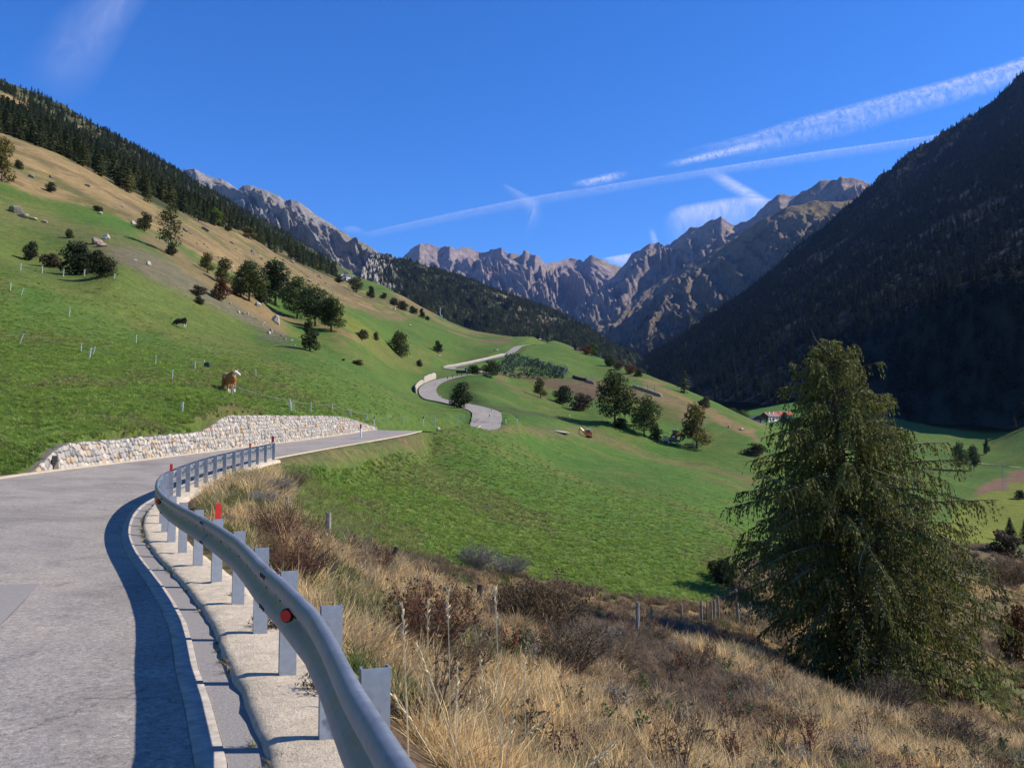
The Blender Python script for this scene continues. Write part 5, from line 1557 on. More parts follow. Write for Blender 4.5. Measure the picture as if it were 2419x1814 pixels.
def ground_sample(n, umin, umax, dmin, dmax, power=1.0):
    """points spread over the ground with density falling with distance"""
    u = R.uniform(umin, umax, n); d = dmin * (dmax / dmin) ** (R.uniform(0, 1, n) ** power)
    return u * d, d
gx, gy = ground_sample(90000, -.47, .68, 2.4, 125, .95)
gh, gw = H(gx, gy, True)
sx, sy = to_px(gx, gy, gh)
ds = poly_sd(sx + fbm(gx / 4, gy / 4, 3, 141) * 500 / np.maximum(gy, 15), sy + fbm(gx / 4 + 7, gy / 4, 3, 142) * 420 / np.maximum(gy, 15),
             [(300,1180),(420,1128),(540,1084),(600,1080),(640,1110),(660,1150),(700,1205),(770,1275),(860,1300),(1000,1322),(1300,1375),(1500,1412),(1640,1425),(1720,1400),(1760,1330),(1900,1290),(3500,1290),(3500,4500),(-400,4500),(-400,1180)])
_rx = np.interp(gy, ps[:, 1], ps[:, 0])                     # rail line
side = gx - _rx
ok = (ds > -2) & (side > .36) & (gw < .55)
gx, gy, gh, sx, sy, side, ds = [q[ok] for q in (gx, gy, gh, sx, sy, side, ds)]
n = len(gx)
g1 = fbm(gx / 4, gy / 4, 4, 63); g2 = fbm(gx / 5, gy / 5, 4, 61); g3 = fbm(gx / 14, gy / 14, 4, 51)
pst = R.uniform(0, 1, n)
bright = sst(-.15, .3, g2 + .3 * fbm(gx / 1.6, gy / 1.6, 3, 161)) * .85 + .32 * (side < 3.4) + .2 * (gy > 18) * (side < 5)
ki = np.where(pst < bright, R.choice(3, n, p=[.38, .34, .28]), 3 + R.choice(2, n))
ki = np.where((g1 > .20) & (R.uniform(0, 1, n) < .75), 5, ki)
ki = np.where((R.uniform(0, 1, n) < .05), 5, ki)
scrub = sst(95, 10, ds) * (sx > 800) * .85 + sst(.0, .3, fbm(gx / 6, gy / 6, 4, 171)) * sst(900, 1500, sx) * .8 + .30 * sst(1150, 1600, sx)
ki = np.where(R.uniform(0, 1, n) < scrub, 6, ki)
ki = np.where((R.uniform(0, 1, n) < .22) & (ki < 5), 7, ki)
keep = (R.uniform(0, 1, n) < (.30 + .75 * sst(-.25, .2, fbm(gx / 2.4, gy / 2.4, 4, 173))) * (.7 + .3 * sst(-.4, .3, g3)) * np.where((gy < 9) & (side > 1.0), .75, 1))
sc = R.uniform(.65, 1.25, n) * np.where(gy > 20, 1.0 + .012 * np.minimum(gy, 70), 1.0) * np.where(side < .9, .7, 1.0)
e_ = .6
sl = np.c_[-(H(gx + e_, gy) - gh) / e_, -(H(gx, gy + e_) - gh) / e_]
rot = np.c_[-sl[:, 1] * .0 + R.normal(0, .42, n) + .25 * np.clip(sl[:, 1], -1, 1) * -1, R.normal(0, .45, n) + .3 * np.clip(sl[:, 0], -1, 1), R.uniform(0, 6.28, n)]
dry = scatter('dry_grass', ng_dry, np.c_[gx, gy, gh][keep], rot[keep], np.c_[sc, sc, sc * R.uniform(.8, 1.2, n)][keep], ki[keep])
dry['label'] = 'dry straw coloured grass covering the bank below the road'
print('DRY', keep.sum())
# dead forbs and small weeds among the grass
def weed(seed, h, w, ns, cs, cl, nl, ls):
    rs = np.random.RandomState(seed); mb = MB(); tips = []
    for k in range(ns):
        a = rs.uniform(0, 6.28); sp = rs.uniform(.1, 1) * w / 2; top_ = np.array((math.cos(a) * sp, math.sin(a) * sp, h * rs.uniform(.6, 1.1)))
        mid_ = top_ * np.array((.35, .35, .55)); mb.tube([(0, 0, -.03), mid_, top_], [.006, .005, .002], 3, cap=False)
        for q in range(4):
            b0 = mid_ + (top_ - mid_) * rs.uniform(0, 1); e = b0 + (rand_dirs(1, rs)[0] * .5 + np.array((0, 0, .5))) * h * .22; mb.tube([b0, e], [.003, .0015], 3, cap=False); tips += [b0, e]
    nv = len(mb.v); T = np.array(tips); C = T[rs.choice(len(T), nl)] + rs.normal(0, .02, (nl, 3)); t = rand_dirs(nl, rs); b_ = np.cross(t, rand_dirs(nl, rs)); b_ /= np.linalg.norm(b_, axis=1)[:, None]
    s = ls * rs.uniform(.5, 1.3, nl); V, F = quads(C, t * s[:, None], b_ * (s * .55)[:, None])
    V = np.vstack([np.array(mb.v), V]); Fl = list(mb.f) + [tuple(q + nv) for q in F]
    cc = np.vstack([np.tile(cs, (nv, 1)), np.repeat(np.array(cl)[rs.choice(len(cl), nl)] * rs.uniform(.6, 1.4, nl)[:, None], 4, 0)])
    return mesh_np('weed', V, Fl, [m_leaf], False, cc)
WD = [weed(451, .7, .6, 9, (.20, .14, .10), [(.20, .12, .07), (.14, .09, .06)], 110, .022), weed(452, .45, .7, 12, (.16, .12, .09), [(.13, .10, .06), (.18, .15, .08)], 150, .025),
      weed(453, .35, .6, 12, (.14, .14, .08), [(.10, .15, .05), (.14, .18, .07), (.07, .11, .04)], 170, .030), weed(454, .5, .6, 10, (.26, .24, .21), [(.24, .25, .20), (.30, .29, .25)], 130, .022), weed(455, .55, .5, 10, (.17, .08, .06), [(.22, .07, .045), (.15, .08, .05)], 140, .022)]
ng_wd = scatter_group('bank_weeds', WD)
q_ = np.nonzero((R.uniform(0, 1, n) < .0055 * (1 + 1.0 * (gy > 12)) * (1 + sst(1100, 1700, sx)) * (.3 + .7 * (side > 4))) & (side > .8))[0]
kw = R.choice(5, len(q_), p=[.3, .28, .17, .13, .12]); sw = R.uniform(.5, 1.25, len(q_))
wds = scatter('bank_weeds', ng_wd, np.c_[gx, gy, gh][q_], np.c_[R.normal(0, .2, len(q_)), R.normal(0, .2, len(q_)), R.uniform(0, 6.28, len(q_))], np.c_[sw, sw, sw], kw)
wds['label'] = 'dead forbs and small weeds among the dry grass'
# short meadow grass, both sides of the road
gx, gy = ground_sample(105000, -.63, .42, 18, 150, .85)
gh, gw = H(gx, gy, True); sx, sy = to_px(gx, gy, gh)
ds = poly_sd(sx, sy, [(560,1100),(640,1115),(665,1150),(705,1205),(775,1275),(860,1298),(1000,1320),(1300,1372),(1500,1410),(1640,1425),(1720,1400),(1760,1330),(1900,1290),(1900,1030),(1000,1000),(985,1010),(900,1045),(780,1068),(630,1085)])
dl = poly_sd(sx, sy, [(-60,1160),(66,1146),(134,1050),(285,1037),(484,1019),(541,980),(810,980),(884,1004),(985,1004),(1000,960),(800,700),(400,600),(-60,560)])
ok = ((ds > -1) | ((dl > 0) & (sy < 1150))) & (gw < .35)
ok &= R.uniform(0, 1, len(gx)) > sst(45, 120, gy) * .985
gx, gy, gh = gx[ok], gy[ok], gh[ok]; n = len(gx)
g2 = fbm(gx / 14, gy / 14, 4, 51) + .35 * fbm(gx / 3, gy / 3, 3, 53)
ki = np.where((g2 > .22) & (R.uniform(0, 1, n) < .55), 2, R.choice(2, n)); ki = np.where(R.uniform(0, 1, n) < .06, 2, ki)
sc = R.uniform(.7, 1.5, n) * (1 + .007 * np.minimum(gy, 110))
mea = scatter('meadow_grass', ng_mea, np.c_[gx, gy, gh], np.c_[R.normal(0, .2, n), R.normal(0, .2, n), R.uniform(0, 6.28, n)], np.c_[sc * 1.3, sc * 1.3, sc * (1 - .55 * sst(40, 110, gy))], ki)
mea['label'] = 'short green meadow grass'
print('MEADOW', n)
# moss and weeds in the gap along the footing
wv = []
for i in range(0, I38 * 6):
    t = R.uniform(0, I38 - 1); k = int(t); f_ = t - k; q = ROADN[k] * (1 - f_) + ROADN[k + 1] * f_
    if R.uniform() > .35 + .65 * (float(perlin(np.array(t * .7), np.array(.5), 3)) > 0): continue
    a = q[3:5] - q[:2]; w = np.linalg.norm(a); a /= w; l = -.385 + R.normal(0, .035)
    wv.append((q[0] + a[0] * l, q[1] + a[1] * l, q[2] + .0))
wv = np.array(wv); n = len(wv)
sc = R.uniform(.14, .42, n)
gap = scatter('gap_weeds', ng_dry, wv, np.c_[R.normal(0, .3, n), R.normal(0, .3, n), R.uniform(0, 6.28, n)], np.c_[sc, sc, sc * .6], R.choice([1, 3, 5, 5], n))
gap['label'] = 'weeds in the gap between gutter and footing'

# tall stalks standing up before the lens
m_stalk = simple('straw_stalk', (.72, .58, .33), .8, var=.2, scale=30)
STK = [(948, 1800, 870+185, 1440, 'tall bent grass stalk left of the others'), (1010, 1810, 1010, 1420, 'thin straight grass stalk behind the rail end'), (1065, 1814, 1058, 1400, 'thin upright grass stalk with a brown head'), (1120, 1814, 985, 1525, 'grass stalk leaning left with a feathery head'),
       (1075, 1814, 1080, 1575, 'short grass stalk with a feathery head in the clump'), (1190, 1814, 1170, 1390, 'tallest pale grass stalk with a long seed head'), (1245, 1814, 1238, 1555, 'curved grass stalk with a thin seed head right of the clump'), (1150, 1814, 1135, 1560, 'upright grass stalk in the middle of the clump'),
       (1000, 1814, 1020, 1580, 'grass stalk with a drooping head near the rail end'), (1100, 1814, 1290, 1700, 'grass stalk leaning far to the right'), (1040, 1814, 925, 1640, 'grass stalk leaning over the rail'), (1170, 1814, 1220, 1650, 'slanting grass stalk below the curved one'),
       (1215, 1814, 1443, 1760, 'low grass stalk leaning right at the bottom edge'), (1085, 1814, 1110, 1640, 'thin grass stalk between the clump stems'), (1445, 1814, 1437, 1765, 'short lone stalk near the bottom edge')]
STK[0] = (965, 1814, 950, 1435, STK[0][4])
for (bx, by, tx_, ty_, lab) in STK:
    d = R.uniform(4.6, 6.2)
    b0 = P(bx, by, d); z = hat(b0[0], b0[1]); b0[2] = z
    t0 = P(tx_, ty_, d + R.uniform(-.2, .2))
    L = np.linalg.norm(t0 - b0)
    mid = b0 * .5 + t0 * .5 + np.array((0, 0, .02 * L)) + (t0 - b0) * np.array((-.06, 0, .02))
    pts = []
    for k in range(9):
        t = k / 8; pts.append(b0 * (1 - t) ** 2 + 2 * mid * t * (1 - t) + t0 * t * t - b0)
    o = empty('grass_stalk', tuple(b0), 0, lab, 'grass stalk', 'tall stalks by the rail')
    mb = MB(); mb.tube(pts, [.0060 - .00035 * k for k in range(9)], 4); mb.build('stem', m_stalk, o)
    mb = MB(); dtip = pts[-1] - pts[-2]; dtip /= np.linalg.norm(dtip)
    side_ = np.array((.5, 0, -.4)) if bx < 1100 else np.array((-.35, 0, .0))
    for k in range(16):
        p = pts[-1] - dtip * .22 * (k / 16); q = p + dtip * .035 + R.normal(0, .010, 3) + side_ * .004
        mb.tube([p, (p + q) / 2, q], [.0022, .0062, .0018], 4)
    mb.build('seed_head', m_stalk, o)
# ------------------------------------------------------------------ marker posts, stakes, wires
m_white = simple('white_plastic', (.72, .72, .69), .5, var=.08)
m_black = simple('black_plastic', (.02, .02, .022), .5, var=.1)
m_dred = simple('dark_red_band', (.16, .02, .018), .45, var=.1)
m_stake = simple('pale_stake', (.60, .64, .50), .55, var=.1)
def lean_to(o, dx):           # lean sideways by dx metres per metre
    o.rotation_euler[1] = math.atan(dx)
def delineator(px, py, hp, label, lean=0.0, red=False, D=None):
    p = hit(px, py) if D is None else P(px, py, D); p = np.array(p); p[2] = hat(p[0], p[1])
    h = max(.6, min(1.15, hp * p[1] / F_PX))
    o = empty('marker_post', (p[0], p[1], p[2] - .03), R.uniform(-.2, .2), label, 'marker post', 'road marker posts')
    lean_to(o, lean)
    mb = MB(); mb.box((0, 0, h * .37), (.115, .09, h * .74)); mb.build('post_body', m_white, o, bevel=.012)
    mb = MB(); mb.box((0, 0, h * .862), (.118, .093, h * .245)); b_ = mb.build('dark_band', m_dred if red else m_black, o, bevel=.01)
    mb = MB(); mb.box((0, -.050, h * .86), (.05, .01, h * .13)); mb.build('reflector', m_red, b_)
    mb = MB(); mb.box((0, 0, h * 1.0), (.112, .088, h * .03), taper=.6); mb.build('cap', m_dred if red else m_black, o)
delineator(642, 1080, 50, 'white marker post with a dark red band just past the guard rail end', .04, True)
delineator(852, 1037, 38, 'white marker post with a dark band at the road edge before the crest', 0, True)
delineator(1000, 1005, 23, 'white marker post with a dark band on the meadow edge above the road', 0)
delineator(884, 1006, 23, 'white marker post at the far end of the stone wall', 0)
delineator(1156, 998, 19, 'white marker post in front of the lower bend of the far road', 0)
delineator(1195, 999, 14, 'white marker post right of the lower far bend', 0)
delineator(1221, 1000, 16, 'rightmost white marker post near the lower far bend', 0)
delineator(1161, 976, 9, 'small white marker post above the lower far bend', 0)
delineator(1092, 960, 8, 'small white marker post under the dark shrub between the bends', 0)
delineator(1041, 940, 9, 'small white marker post inside the upper bend, nearer one', 0)
delineator(1029, 914, 8, 'small white marker post inside the upper bend, farther one', 0)
delineator(1131, 886, 7, 'tiny white marker post where the road vanishes behind the knoll', 0)
delineator(1226, 814, 6, 'tiny white marker post left of the road at the far crest', 0)
delineator(1247, 816, 6, 'tiny white marker post right of the road at the far crest', 0)

STAKES = [(48,639,17,0),(99,645,17,0),(149,653,17,.05),(199,653,17,0),(240,653,16,0),(270,658,12,0),(24,687,20,0),(49,698,18,.3),(163,747,21,.05),(46,812,26,.35),(191,832,21,0),(210,849,27,.1),(219,840,22,.2),
          (321,810,20,0),(367,862,22,0),(406,901,28,.03),(460,873,20,0),(486,870,20,-.25),(604,888,16,-.08),(548,935,27,.08),(430,974,15,0),(686,971,29,-.1),(689,972,22,-.05),(693,971,13,0),(734,974,23,0),(784,976,24,0),(828,985,18,0),(864,995,18,.2),
          (915,1004,21,0),(952,1003,21,.1),(1027,1004,22,0),(1082,997,15,-.08),(1089,991,13,-.4),(1095,991,13,.15),(1114,999,13,0),(1127,999,10,0),(1311,1024,13,0)]
WHERE = {0:'leftmost of the row below the big shrub',1:'second from the left in the row below the big shrub',2:'third from the left in the row below the big shrub',3:'fourth in the row, in front of the big shrub',4:'fifth in the row, at the right part of the big shrub',5:'last short one of the row right of the big shrub',6:'at the left picture edge below the top row',7:'leaning right, near the left picture edge below the top row',
         8:'alone on the pasture left of the dark grazing cow',9:'leaning strongly right, at the left picture edge above the wall',10:'thin, left of the leaning pair on the pasture',11:'thicker front one of the leaning pair on the pasture',12:'rear one of the leaning pair on the pasture',13:'alone below the dark grazing cow',14:'left of the brown cow on the middle wire',15:'tall, in front and left of the brown cow',16:'on the middle wire above left of the brown cow',17:'leaning left with a dark box at its foot',18:'small, right behind the brown cow',19:'right at the front legs of the brown cow',20:'short and thick, on the bare patch above the wall',
         21:'tall left one of the pair above the wall step',22:'second of the pair above the wall step',23:'short one beside the pair above the wall step',24:'first one right of the pair along the wall top',25:'second one right of the pair along the wall top',26:'third one right of the pair along the wall top',27:'leaning one where the wall ends',28:'first one past the end of the wall',29:'second one past the end of the wall',30:'right of the dark banded post on the meadow rim',31:'left of the crossed stakes at the far bend',32:'left one of the crossed stakes at the far bend',33:'right one of the crossed stakes at the far bend',34:'right of the crossed stakes at the far bend',35:'last one before the lower far bend',36:'left of the orange excavator'}
tops = {}
for k, (px, py, hp, ln) in enumerate(STAKES):
    p = hit(px, py); h = max(.55, min(1.5, hp * p[1] / F_PX))
    w = max(.032, .0011 * p[1]) * (1.9 if k in (11, 20, 21) else 1.0)
    mb = MB(); mb.box((0, 0, h / 2 - .1), (w, w * .6, h + .2)); mb.box((0, 0, h * .93), (w * 1.5, w, .05)); mb.box((0, 0, h * .55), (w * 1.5, w, .04))
    o = mb.build('fence_stake', m_stake); o.location = tuple(p); lean_to(o, ln); o.rotation_euler[2] = 0
    prop(o, 'pale electric fence stake, ' + WHERE[k], 'fence stake', 'pale stakes of the electric fences')
    tops[k] = np.array(p) + np.array((ln * h * .9, 0, h * .9))
p = hit(489, 871); mb = MB(); mb.box((0, 0, .22), (.42, .3, .44)); mb.box((0, 0, .47), (.30, .2, .06)); o = mb.build('fence_energiser', simple('dark_green_box', (.03, .06, .06), .5)); o.location = tuple(p); prop(o, 'dark box of the electric fence at the foot of the leaning stake', 'box')
m_wire = simple('fence_wire', (.22, .30, .27), .6)
def wire(ids, label):
    mb = MB()
    for a, b in zip(ids[:-1], ids[1:]):
        A_, B__ = tops[a], tops[b]; q = [A_ * (1 - t) + B__ * t - np.array((0, 0, .25 * 4 * t * (1 - t) * min(1, np.linalg.norm(B__ - A_) / 14))) for t in (0, .25, .5, .75, 1)]
        mb.tube(q, .012, 3, cap=False)
    prop(mb.build('fence_wire', m_wire), label, 'wire', 'wires of the electric fences')
wire([9, 10, 11, 14, 16, 17], 'electric fence wire strung across the middle of the left pasture')
wire([21, 24, 25, 26, 27, 28, 29], 'electric fence wire along the top of the stone wall')
wire([0, 1, 2, 3, 4, 5], 'electric fence wire below the big shrub on the left pasture')
wire([19, 21], 'electric fence wire from the brown cow down to the wall')

WOOD = [(1657,1474,45,0,.11,'grey weathered stake, leftmost of the close group at the meadow edge'),(1670,1470,45,.02,.07,'thin weathered stake, second of the close group at the meadow edge'),(1681,1474,45,0,.08,'weathered stake, third of the close group at the meadow edge'),(1688,1472,45,0,.12,'broad weathered stake, fourth of the close group at the meadow edge'),(1698,1470,51,-.02,.09,'taller weathered stake, last of the close group at the meadow edge'),
        (1744,1472,66,-.05,.14,'tallest grey stake standing alone before the dark shrub'),(1758,1468,32,-.45,.06,'thin stake leaning on the tallest grey one'),(1776,1458,30,-.1,.07,'small dark stake right of the tallest grey one'),(1504,1502,66,.04,.10,'dark stake left of the pale grey shrub'),(1538,1494,50,.02,.09,'dark thin stake between the grey shrub and its left neighbour'),(1610,1462,28,0,.09,'short stake in the grey shrub'),
        (1128,1436,46,.12,.15,'dark thick stake on the bank below the meadow edge'),(1103,1416,28,.6,.09,'dark stake leaning far right beside the thick one'),(918,1336,40,.45,.17,'thick dark stake leaning right at the meadow edge'),(1226,1432,30,0,.08,'thin dark stake behind the rust brown shrub'),(1243,1432,20,.1,.08,'short dark stake behind the rust brown shrub'),(773,1274,52,.04,.11,'round grey fence post at the meadow edge behind the red twigs'),(676,1210,30,.05,.09,'small grey post in the dry grass near the rail end')]
m_dkwood = simple('dark_wood', (.07, .055, .045), .95, var=.3, scale=8, bstr=.4)
for px, py, hp, ln, w, lab in WOOD:
    p = hit(px, py); h = 1.18 * hp * p[1] / F_PX; w *= 1.15; mb = MB()
    mb.tube([(0, 0, -.3), (.01, 0, h * .5), (0, .01, h)], [w * .52, w * .5, w * .42], 7)
    o = mb.build('wooden_stake', m_grey if 'grey' in lab or 'weathered' in lab else m_dkwood); o.location = tuple(p); lean_to(o, ln)
    prop(o, lab, 'wooden stake', 'old wooden fence stakes')

# ------------------------------------------------------------------ rocks
def rock(px, py, wp, hp, mat, label, group='rocks on the slopes', seed=None, n=1):
    p = hit(px, py); d = p[1]; w = .85 * wp * d / F_PX; h = .8 * hp * d / F_PX
    rs = np.random.RandomState(int(px * 7 + py))
    bm = bmesh.new(); bmesh.ops.create_icosphere(bm, subdivisions=3, radius=1)
    nr_ = rs.normal(size=(9, 3)); nr_ /= np.linalg.norm(nr_, axis=1)[:, None]; off = rs.uniform(.55, .85, 9)
    for v in bm.verts:
        c = np.array(v.co)
        for q, o_ in zip(nr_, off):
            t = c @ q
            if t > o_: c = c - q * (t - o_)
        c = c * (1 + .06 * float(perlin(np.array(c[0] * 3 + px), np.array(c[1] * 3 + c[2] * 2), 7)))
        v.co = (c[0] * w * .6, c[1] * w * .55, (c[2] + .35) * h * .72)
    me = bpy.data.meshes.new('rock'); bm.to_mesh(me); bm.free(); me.materials.append(mat)
    o = link('rock', me); o.location = tuple(p); o.rotation_euler = (0, rs.uniform(-.15, .15), rs.uniform(-.4, .4))
    prop(o, label, 'rock', group)
m_rk1 = simple('grey_rock', (.27, .235, .20), .92, var=.35, scale=1.2, bstr=.8, bd=.15)
m_rk2 = simple('pink_rock', (.34, .245, .20), .92, var=.35, scale=1.2, bstr=.8, bd=.15)
m_rk3 = simple('white_rock', (.40, .36, .31), .92, var=.25, scale=1.2, bstr=.7, bd=.12)
m_rk4 = simple('dark_rock', (.20, .175, .15), .92, var=.35, scale=1.2, bstr=.8, bd=.15)
for a in ((38, 503, 36, 24, m_rk1, 'grey rock outcrop high on the left pasture, biggest of three'), (56, 513, 26, 14, m_rk1, 'lower rock of the grey outcrop on the left pasture'), (78, 519, 20, 8, m_rk3, 'flat pale rock right of the grey outcrop'), (105, 526, 18, 7, m_rk3, 'flat pale rock furthest right of the grey outcrop'),
          (230, 577, 30, 24, m_rk2, 'pinkish boulder behind the big shrub, left one'), (250, 566, 20, 18, m_rk3, 'pale boulder behind the big shrub, upper right one'), (240, 583, 24, 14, m_rk2, 'pinkish boulder behind the big shrub, lower one'),
          (350, 627, 14, 14, m_rk3, 'white pointed stone on the pasture right of the big shrub'), (320, 617, 9, 6, m_rk3, 'small white stone above the pointed one'), (608, 724, 18, 14, m_rk3, 'pale boulder on the spur below the grove'), (652, 764, 24, 26, m_rk3, 'big whitish boulder below the grove'), (636, 788, 11, 9, m_rk3, 'small pale stone below the whitish boulder'),
          (546, 632, 16, 12, m_rk2, 'reddish boulder left of the grove'), (560, 690, 12, 9, m_rk2, 'small boulder on the crest of the spur'), (484, 544, 22, 12, m_rk4, 'dark grey boulders on the dry pasture under the bright green tree'), (437, 546, 16, 11, m_rk4, 'dark grey boulder right of the tall thin tree'), (597, 598, 10, 13, m_rk4, 'upright dark rock on the dry pasture'), (731, 666, 16, 10, m_rk2, 'brown boulder on the dry pasture above the grove end'), (755, 656, 12, 10, m_rk2, 'boulder near the crest of the dry pasture'), (548, 575, 14, 7, m_rk4, 'low dark rock in the dry pasture'), (690, 620, 12, 7, m_rk2, 'low rock by the crest of the dry pasture'),
          (286, 488, 11, 7, m_rk1, 'grey stone alone on the dry hill'), (314, 531, 17, 13, m_rk3, 'pale rock left of the olive shrub at the dry slope'), (237, 507, 13, 9, m_rk3, 'pale block on the green boundary below the flat shrub'), (1038, 843, 9, 7, m_rk3, 'white boulder at the foot of the small dark pasture tree'), (968, 770, 8, 5, m_rk3, 'white stone on the upper green pasture'), (1172, 828, 12, 5, m_rk1, 'grey stones on the pasture left of the far road'), (1274, 802, 9, 5, m_rk3, 'white stone on the crown of the knoll'), (1344, 983, 6, 5, m_rk3, 'white stone on the knoll slope above the excavator'), (1455, 913, 12, 6, m_rk3, 'white stone above the gully shrubs'),
          (120, 420, 12, 8, m_rk4, 'dark stones under the lone shrub on the dry slope'), (74, 420, 16, 10, m_rk4, 'dark stones on the dry slope near the left edge'), (205, 440, 18, 6, m_rk1, 'pale stones in the middle of the dry slope'), (932, 732, 9, 9, m_rk3, 'pale ruin stone on the crest left of the mast'), (1723, 1010, 8, 8, m_rk3, 'white stone on the dry edge above the valley'), (1750, 1016, 14, 8, m_rk3, 'pale stones at the end of the dry edge'), (1325, 1023, 44, 7, m_rk3, 'long low heap of pale stones left of the excavator')):
    rock(*a)
for k in range(16):
    t = k / 15; x = 545 + t * 150 + R.normal(0, 3); y = 722 + t * 92 + R.normal(0, 3)
    rock(x, y, R.uniform(5, 11), R.uniform(4, 8), (m_rk1, m_rk2, m_rk3)[k % 3], ('topmost', 'second', 'third', 'fourth', 'fifth', 'sixth', 'seventh', 'eighth', 'ninth', 'tenth', 'eleventh', 'twelfth', 'thirteenth', 'fourteenth', 'fifteenth', 'lowest')[k] + ' small stone of the broken row down the foot of the dry spur', 'stones along the foot of the spur')
ORD = ['first', 'second', 'third', 'fourth', 'fifth', 'sixth', 'seventh', 'eighth', 'ninth', 'tenth', 'eleventh', 'twelfth', 'thirteenth', 'fourteenth', 'fifteenth', 'sixteenth', 'seventeenth', 'eighteenth', 'nineteenth', 'twentieth', 'twenty first', 'twenty second', 'twenty third', 'twenty fourth', 'twenty fifth', 'last']
for k in range(26):
    t = (k + .5) / 26; x = 440 + t * 360 + R.normal(0, 3); y = 545 + t * 120 + R.uniform(0, 46)
    rock(x, y, R.uniform(4, 10), R.uniform(3, 6), (m_rk1, m_rk2, m_rk4)[k % 3], 'small stone on the dry pasture above the grove, %s from the left' % ORD[k], 'stones scattered on the dry pasture')

# ------------------------------------------------------------------ cows
def skin(verts, edges, name, mats, sub=2):
    bm = bmesh.new(); L = bm.verts.layers.skin.verify()
    vs = []
    for i, (x, y, z, rx, ry) in enumerate(verts):
        v = bm.verts.new((x, y, z)); v[L].radius = (rx, ry); v[L].use_root = (i == 0); vs.append(v)
    for a, b in edges: bm.edges.new((vs[a], vs[b]))
    me = bpy.data.meshes.new(name); bm.to_mesh(me); bm.free()
    o = bpy.data.objects.new(name, me); COL.objects.link(o)
    m = o.modifiers.new('s', 'SKIN'); m.use_smooth_shade = True
    o.modifiers.new('u', 'SUBSURF').levels = sub; o.modifiers['u'].render_levels = sub
    bpy.context.view_layer.update()
    dg = bpy.context.evaluated_depsgraph_get()
    me2 = bpy.data.meshes.new_from_object(o.evaluated_get(dg))
    bpy.data.objects.remove(o)
    me2.name = name
    for p in me2.polygons: p.use_smooth = True
    me2.materials.clear()
    for m_ in mats: me2.materials.append(m_)
    return me2
m_coat = leaf_mat('cow_coat', 0, .0, .75)
def cow(name, loc, rz, label, graze, colfn, scale=1.0, turn=0.0):
    """cow looking along +X of its own frame"""
    V = [(-.55, 0, 1.00, .30, .35), (-.10, 0, .95, .36, .42), (.35, 0, .97, .34, .40), (.62, 0, 1.03, .26, .31),        # trunk 0-3
         (-.82, 0, 1.10, .20, .22)]                                                                                       # rump 4
    E = [(0, 1), (1, 2), (2, 3), (0, 4)]
    if graze: hd = [(.88, .0, .86, .14, .17), (1.06, .02, .52, .11, .13), (1.16, .03, .30, .125, .12), (1.22, .04, .12, .085, .075), (1.24, .05, .03, .07, .055)]
    else:
        c, s = math.cos(turn), math.sin(turn)
        hd = [(.84, 0, 1.17, .19, .23), (.98, 0, 1.28, .15, .17), (1.02 + .10 * c, .10 * s, 1.31, .155, .155), (1.02 + .34 * c, .34 * s, 1.19, .115, .11), (1.02 + .48 * c, .48 * s, 1.10, .10, .085)]
    n = len(V); V += hd; E += [(3, n)] + [(n + i, n + i + 1) for i in range(4)]
    for sy_ in (-1, 1):      # fore legs
        n = len(V); V += [(.52, .19 * sy_, .74, .14, .15), (.54, .20 * sy_, .46, .085, .09), (.53, .20 * sy_, .22, .062, .065), (.56, .20 * sy_, .03, .075, .07)]
        E += [(3, n), (n, n + 1), (n + 1, n + 2), (n + 2, n + 3)]
    for sy_ in (-1, 1):      # hind legs: knee forward, hock back
        n = len(V); V += [(-.66, .19 * sy_, .78, .17, .19), (-.60, .21 * sy_, .58, .115, .125), (-.78, .21 * sy_, .42, .07, .075), (-.74, .21 * sy_, .18, .058, .06), (-.70, .21 * sy_, .03, .075, .07)]
        E += [(4, n), (n, n + 1), (n + 1, n + 2), (n + 2, n + 3), (n + 3, n + 4)]
    me = skin(V, E, 'body', [m_coat])
    co = np.array([v.co[:] for v in me.vertices])
    at = me.color_attributes.new('col', 'FLOAT_COLOR', 'POINT'); cc = np.ones((len(co), 4)); cc[:, :3] = colfn(co, hd); at.data.foreach_set('color', cc.ravel())
    o = empty(name, loc, rz, label, 'cow', 'cows on the pasture'); o.scale = (scale,) * 3
    link('body', me, o)
    a = np.array(hd[2][:3]); f = np.array(hd[4][:3]) - a; f /= np.linalg.norm(f); sd_ = np.cross((0, 0, 1), f); sd_ /= np.linalg.norm(sd_); up = np.cross(f, sd_)
    dk = simple(name + '_dark', (.02, .016, .014), .5)
    for sg in (-1, 1):
        mb = MB(); e0 = a + sd_ * sg * .11 + up * .05; mb.tube([e0, e0 + sd_ * sg * .13 + up * .02, e0 + sd_ * sg * .22 - up * .04], [.03, .055, .015], 6); mb.build('ear', m_ear, o)
        mb = MB(); h0 = a + sd_ * sg * .07 + up * .10; mb.tube([h0, h0 + sd_ * sg * .08 + up * .07, h0 + sd_ * sg * .09 + up * .15 + f * .02], [.022, .016, .005], 6); mb.build('horn', m_horn, o)
        mb = MB(); e1 = a + f * .12 + sd_ * sg * .10 + up * .06; mb.tube([e1, e1 + sd_ * sg * .022], [.024, .010], 6); mb.build('eye', dk, o)
        mb = MB(); e2 = np.array(hd[4][:3]) + f * .055 + sd_ * sg * .03 + up * .01; mb.tube([e2, e2 + f * .01], [.014, .012], 6); mb.build('nostril', dk, o)
    mb = MB(); mb.tube([(-.98, 0, 1.16), (-1.07, 0, .95), (-1.07, .02, .62), (-1.06, .03, .48), (-1.05, .03, .36)], [.035, .025, .018, .045, .008], 6); mb.build('tail', m_tail, o)
    mb = MB(); mb.tube([(-.48, 0, .70), (-.48, 0, .53)], [.17, .12], 8); mb.build('udder', m_udder, o)
